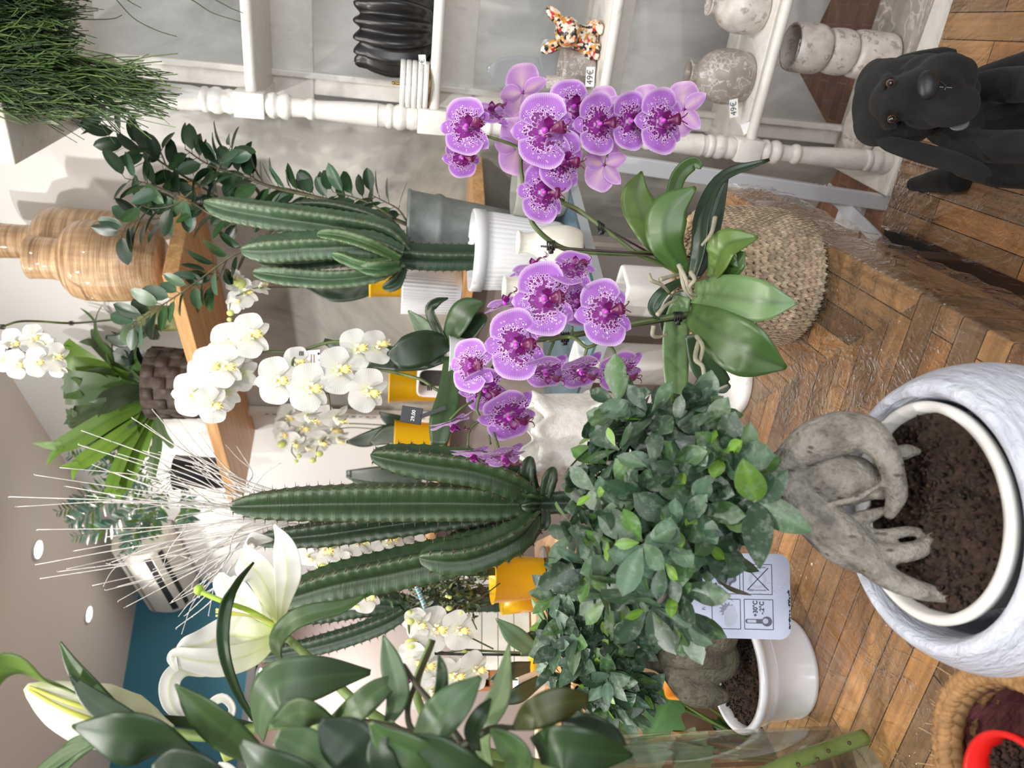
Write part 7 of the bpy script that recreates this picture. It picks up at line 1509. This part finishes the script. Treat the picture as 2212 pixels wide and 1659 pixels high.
# leaves
LLF = tinted('lily_leaf', .36, .14, .5, .18, 22, .12)
la, lb, lc_, ld_, le = srgb(38, 62, 30), srgb(66, 92, 48), srgb(108, 138, 58), srgb(30, 50, 28), srgb(78, 104, 70)
LL = [([(556, 1566, .80), (512, 1490, .76), (484, 1400, .74), (488, 1310, .74), (512, 1256, .75), (548, 1214, .76)], [5, 10, 13, 13, 11, 3], V3(-.8, -.6, 0), la, .3), ([(655, 1452, .80), (612, 1430, .76), (598, 1390, .74), (622, 1350, .73), (670, 1325, .73), (740, 1310, .74), (794, 1284, .75)], [16, 24, 24, 22, 20, 14, 2], V3(.2, -.8, .7), lb, .15),
      ([(562, 1590, .74), (566, 1530, .70), (600, 1480, .69), (690, 1462, .70), (800, 1452, .73)], [16, 38, 48, 44, 6], V3(.1, -.9, .6), le, .1), ([(170, 1500, .72), (110, 1470, .69), (40, 1450, .66), (-40, 1450, .64)], [8, 44, 52, 40], V3(0, -.9, .5), lc_, .12), ([(260, 1540, .73), (200, 1490, .72), (160, 1440, .72), (130, 1386, .72)], [12, 22, 16, 2], V3(.3, -.9, .3), lb, .2),
      ([(330, 1590, .70), (270, 1560, .69), (200, 1510, .69), (150, 1456, .69)], [16, 28, 22, 2], V3(.3, -.9, .2), la, .15), ([(440, 1640, .62), (350, 1600, .60), (260, 1590, .59), (156, 1568, .60)], [14, 52, 56, 3], V3(0, -.9, .6), la, .12), ([(200, 1600, .66), (140, 1630, .66), (60, 1690, .66)], [8, 16, 12], V3(0, -.7, .7), lb, .2), ([(230, 1590, .66), (160, 1620, .66), (110, 1690, .66)], [8, 24, 14], V3(0, -.8, .6), lb, .15),
      ([(580, 1650, .64), (510, 1600, .62), (440, 1540, .61), (378, 1478, .61)], [14, 38, 34, 2], V3(.2, -.9, .3), lb, .12), ([(560, 1570, .80), (480, 1560, .80), (400, 1560, .80), (330, 1545, .80)], [6, 12, 12, 3], V3(.3, -.9, .2), la, .2), ([(730, 1560, .62), (680, 1548, .60), (640, 1540, .60), (582, 1570, .60)], [8, 30, 30, 3], V3(.1, -.9, .5), lb, .12), ([(740, 1680, .56), (690, 1640, .54), (640, 1610, .54), (596, 1590, .54)], [30, 52, 46, 16], V3(.1, -.9, .4), le, .1),
      ([(830, 1700, .52), (780, 1630, .50), (730, 1590, .50), (692, 1560, .50)], [30, 56, 50, 10], V3(.2, -.9, .3), ld_, .1), ([(720, 1560, .62), (770, 1530, .60), (820, 1490, .60), (872, 1462, .61)], [14, 28, 24, 4], V3(.1, -.9, .6), lb, .15), ([(900, 1600, .55), (940, 1560, .53), (990, 1510, .53), (1038, 1462, .54)], [14, 40, 36, 5], V3(.2, -.9, .5), le, .12), ([(1108, 1574, .54), (1150, 1545, .52), (1210, 1520, .52), (1270, 1510, .53)], [4, 30, 34, 12], V3(.1, -.8, .7), srgb(60, 66, 26), .1),
      ([(1160, 1620, .52), (1210, 1615, .50), (1280, 1625, .50), (1366, 1632, .51)], [30, 48, 50, 5], V3(0, -.9, .6), la, .1), ([(1215, 1570, .56), (1260, 1572, .55), (1310, 1590, .55), (1345, 1610, .56)], [10, 34, 32, 10], V3(0, -.9, .6), ld_, .1), ([(1056, 1660, .62), (1040, 1580, .60), (1080, 1500, .60), (1100, 1390, .62)], [12, 22, 24, 2], V3(.1, -.9, .4), srgb(120, 142, 96), .15), ([(840, 1560, .60), (860, 1500, .60), (845, 1430, .61), (828, 1372, .62)], [10, 26, 24, 2], V3(.2, -.9, .3), le, .15),
      ([(960, 1640, .50), (900, 1630, .49), (840, 1600, .49), (800, 1560, .49)], [24, 40, 34, 6], V3(.1, -.9, .5), lb, .12), ([(1060, 1680, .5), (1000, 1660, .49), (940, 1620, .49), (880, 1590, .49)], [24, 44, 36, 8], V3(.1, -.9, .5), la, .12), ([(1030, 1620, .54), (1020, 1580, .53), (1040, 1540, .53), (1060, 1510, .54)], [10, 18, 16, 3], V3(.1, -.9, .4), la, .15), ([(700, 1700, .5), (640, 1680, .49), (570, 1650, .49), (520, 1600, .5)], [30, 44, 40, 8], V3(.1, -.9, .4), la, .12), ([(920, 1540, .58), (950, 1500, .57), (955, 1450, .57), (948, 1415, .58)], [5, 14, 12, 2], V3(.2, -.9, .3), la, .15), ([(500, 1700, .56), (440, 1670, .55), (380, 1650, .55), (330, 1660, .55)], [24, 40, 34, 8], V3(.1, -.9, .5), ld_, .1), ([(860, 1690, .50), (830, 1650, .49), (820, 1610, .49), (835, 1580, .49)], [30, 36, 26, 4], V3(.1, -.9, .5), ld_, .1), ([(1110, 1690, .52), (1120, 1640, .51), (1090, 1600, .51), (1060, 1575, .51)], [24, 34, 26, 4], V3(.1, -.9, .5), lb, .1)]
for pts, hw, nr, col, fo in LL:
    mb = MB(); s = np.mean([p[2] for p in pts]) / FPX; strap(mb, PP(pts), [h * s for h in hw], nr, col, 22, 9, fo, tint2=np.array(col) * 1.3); mb.obj('leaf', LLF, lil, solid=.0012)
mb = MB()
for pts in ([(1060, 1690, .52), (1000, 1610, .56), (905, 1590, .57), (880, 1540, .60), (900, 1470, .62), (935, 1384, .64)], [(1000, 1610, .56), (950, 1540, .58), (900, 1480, .6), (872, 1436, .62)], [(905, 1590, .57), (800, 1560, .6), (720, 1560, .62)], [(1000, 1610, .56), (1060, 1575, .54), (1110, 1572, .54)]): tube(mb, PP(pts), [.0032, .0026, .0018], 7, 24)
mb.obj('twiggy_stem', plain('brown_green_stem', srgb(70, 68, 48), .55), lil)

# ---------------------------------------------------------------- rope-rimmed basket with a red pot, bottom left
rc = P(2200, 1690, .66); s = .66 / FPX; rr = 222 * s; bz2 = rc[2] - .0
rb = E('basket', 'braided rope basket with dark purple plastic lining in the bottom left corner', 'basket', V3(rc[0], rc[1], ZTB))
mb = MB(); n = 300; th = np.linspace(0, 2 * math.pi, n); 
for kx in range(3):
    ph = 2 * math.pi * kx / 3; pts = np.stack([(rr + .005 * np.cos(th * 26 + ph)) * np.cos(th), (rr + .005 * np.cos(th * 26 + ph)) * np.sin(th), bz2 - ZTB + .004 * np.sin(th * 52 + ph * 2)], -1) + V3(rc[0], rc[1], ZTB)
    tube(mb, pts, .0062, 8, n, np.array(srgb(150, 114, 72)), smooth=False)
for i in range(160):
    a = rng.uniform(0, 6.28); p0 = V3(rc[0] + rr * math.cos(a), rc[1] + rr * math.sin(a), bz2); tube(mb, [p0, p0 + V3(math.cos(a), math.sin(a), 0) * rng.uniform(.008, .022) + UP * rng.uniform(-.004, .014) + rng.uniform(-.008, .008, 3)], .0004, 3, 2, np.array(srgb(206, 176, 130)))
mb.obj('braided_rim', GRASS, rb)
mb = MB()
for j in range(7):
    z = ZTB + (bz2 - ZTB) * (j + .5) / 7; r_ = rr * (.93 + .05 * math.sin(math.pi * (j + 1.5) / 8)); th2 = np.linspace(0, 2 * math.pi, 160); tube(mb, np.stack([rc[0] + r_ * np.cos(th2), rc[1] + r_ * np.sin(th2), z + .002 * np.sin(th2 * 40 + j)], -1), (bz2 - ZTB) / 13, 6, 160, np.array(srgb(140, 108, 70)) * (1 if j % 2 else .9), smooth=False)
mb.obj('woven_wall', GRASS, rb)
def crum(r, z, th): w_ = .04 * np.sin(th * 9 + z * 60) + .03 * np.sin(th * 17 - z * 90); return r * (1 + w_ * .6), z
mb = MB(); lathe(mb, [(rr * .965, bz2 - ZTB + .004), (rr * .88, (bz2 - ZTB) * .86), (rr * .85, (bz2 - ZTB) * .45), (rr * .8, .02), (.001, .015)], V3(rc[0], rc[1], ZTB), 120, crum, cap0=False); mb.obj('plastic_lining', plain('plum_plastic', srgb(96, 58, 60), .25, srgb(120, 78, 78), 14, .5, 18, .02), rb)
rpc = P(2166, 1744, .655); rp = E('flower_pot', 'bright red plastic pot standing inside the rope basket', 'flower pot', V3(rpc[0], rpc[1], ZTB + .02))
r2 = 148 * .655 / FPX; hh2 = rpc[2] - .012 - ZTB - .02
mb = MB(); lathe(mb, [(r2 * .75, 0), (r2 * .94, hh2 - .012), (r2 * 1.0, hh2 - .01), (r2 * 1.02, hh2), (r2 * .93, hh2), (r2 * .9, hh2 - .02), (r2 * .7, .01)], V3(rpc[0], rpc[1], ZTB + .02), 64); mb.obj('shell', plain('red_plastic', srgb(214, 28, 24), .35), rp)
soil_disc('soil', V3(rpc[0], rpc[1], ZTB + .02 + hh2 - .022), r2 * .9, rp, .006)
# ---------------------------------------------------------------- plush dog on the low table
k = NT('black_plush'); co = k.coord('Object'); nz = k.noise(co, 320, 4, .7); n2 = k.noise(co, 24, 4)
k.set(Base_Color=k.ramp(n2, [(.3, (.011, .011, .011)), (.7, (.019, .018, .017))]), Roughness=.95, Sheen_Weight=.06, Sheen_Roughness=.5, Specular_IOR_Level=.15); k.bump(nz, .45, .003); PLU = k.m
DX = (DN, RT, FW)
dg = E('plush_dog', 'black plush dog with brown glass eyes sitting on the low wooden table', 'plush toy', V3(*HZ(2230, 300, ZD)[:2], ZD))
def bl(mb, x, y, d, rx, ry, rd): s = d / FPX; blob(mb, P(x, y, d), (rx * s, ry * s, rd * s), DX, 16, 22)
def tb_(mb, pts, r): tube(mb, PP(pts), [q * p[2] / FPX for q, p in zip(r, pts)] if len(r) == len(pts) else r, 16, len(pts) * 7); bl(mb, *pts[-1], *(3 * [r[-1]])); bl(mb, *pts[0], *(3 * [r[0]]))
mb = MB()
bl(mb, 1912, 222, 1.03, 62, 92, 84); bl(mb, 1898, 258, 1.03, 48, 56, 64); bl(mb, 1890, 190, 1.04, 36, 60, 60); bl(mb, 1960, 262, 1.02, 56, 52, 66); bl(mb, 1960, 170, 1.02, 50, 46, 60)
tb_(mb, [(1925, 216, .985), (1970, 205, .96), (2020, 192, .945)], [44, 50, 54])
bl(mb, 2040, 160, .945, 58, 44, 46); bl(mb, 2050, 226, .945, 60, 48, 46); bl(mb, 2075, 165, .945, 32, 40, 38); bl(mb, 2078, 226, .945, 34, 42, 38); bl(mb, 2005, 240, .97, 56, 38, 40); bl(mb, 2000, 152, .97, 50, 34, 40); bl(mb, 2085, 200, .97, 26, 36, 36)
bl(mb, 1917, 180, .985, 14, 22, 16); bl(mb, 1920, 262, .99, 14, 24, 16)
bl(mb, 2120, 240, 1.05, 80, 70, 70); bl(mb, 2205, 260, 1.05, 70, 92, 86); bl(mb, 2060, 260, 1.04, 60, 56, 60)
tb_(mb, [(2095, 195, 1.03), (2160, 185, .99), (2230, 182, .96), (2330, 180, .94)], [34, 38, 38, 36]); tb_(mb, [(2060, 305, 1.03), (2130, 316, 1.0), (2220, 316, .96), (2330, 315, .94)], [30, 35, 36, 36])
tb_(mb, [(2090, 350, 1.09), (2160, 362, 1.08), (2250, 366, 1.04)], [34, 42, 44]); tb_(mb, [(2130, 175, 1.08), (2220, 150, 1.03)], [34, 40])
o = mb.obj('body', PLU, dg); m = o.modifiers.new('fuse', 'REMESH'); m.mode = 'VOXEL'; m.voxel_size = .0035; m.use_smooth_shade = True; m = o.modifiers.new('smooth', 'SMOOTH'); m.iterations = 6
def flat(t, th): return (1 / np.sqrt(np.cos(th) ** 2 / .10 + np.sin(th) ** 2))[None, :] * np.ones((len(t), 1))
for pts, r in (([(1900, 296, 1.02), (1930, 312, 1.0), (1990, 330, .985), (2070, 352, .98), (2125, 374, .985), (2136, 384, .985)], [12, 27, 33, 33, 26, 8]), ([(1915, 150, 1.04), (1950, 138, 1.04), (1990, 130, 1.03), (2040, 118, 1.03), (2066, 112, 1.03)], [10, 20, 22, 18, 6])):
    mb = MB(); tube(mb, PP(pts), [q / FPX for q in r], 20, 36, hint=-FW, shape=flat); mb.obj('ear', PLU, dg)
mb = MB(); tube(mb, [HZ(2075, 385, ZD + .022), HZ(2030, 390, ZD + .02), HZ(1975, 398, ZD + .018)], [.022, .022, .018, .012], 14, 18); blob(mb, HZ(1975, 398, ZD + .018), .0125, None, 8, 10); mb.obj('tail', PLU, dg)
mb = MB(); s = .9 / FPX; blob(mb, P(2006, 184, .898), (23 * s, 32 * s, 15 * s), DX, 14, 20, fn=lambda d: 1 + .12 * d[:, 0] * -np.abs(d[:, 1])); mb.obj('nose', plain('nose_satin', (.008, .009, .011), .45), dg)
EB = plain('eye_black', (.004, .004, .005), .06, coat=1); EBR = plain('eye_brown', srgb(120, 72, 44), .15)
for x, y, d in ((1923, 180, .948), (1926, 257, .954)):
    s = d / FPX; mb = MB(); bl(mb, x, y, d, 8.6, 8.6, 7); o = mb.obj('eye', EBR, dg); mb = MB(); bl(mb, x, y, d - .0022, 7.2, 7.2, 6); mb.obj('pupil', EB, o)
mb = MB(); tube(mb, PP([(1905, 244, .965), (1918, 268, .968), (1934, 274, .975)]), [.004, .006, .003], 8, 14); tube(mb, PP([(1908, 196, .965), (1912, 178, .962), (1926, 168, .965)]), [.003, .005, .003], 8, 14); mb.obj('brow', PLU, dg)
mb = MB(); q = PP([(2048, 268, .955), (2062, 274, .953), (2082, 268, .953), (2092, 256, .953)]); strap(mb, q, [.001, .005, .006, .002], TOCAM, (.5, .5, .5), 12, 5, .1); mb.obj('label_tag', plain('grey_ribbon', srgb(88, 88, 92), .5), dg, solid=.0008)
mb = MB(); tube(mb, PP([(2030, 176, .897), (2042, 186, .893), (2040, 196, .893)]), .0012, 6, 12); tube(mb, PP([(2024, 188, .897), (2060, 190, .893)]), .0010, 6, 8); mb.obj('mouth_stitching', EB, dg)
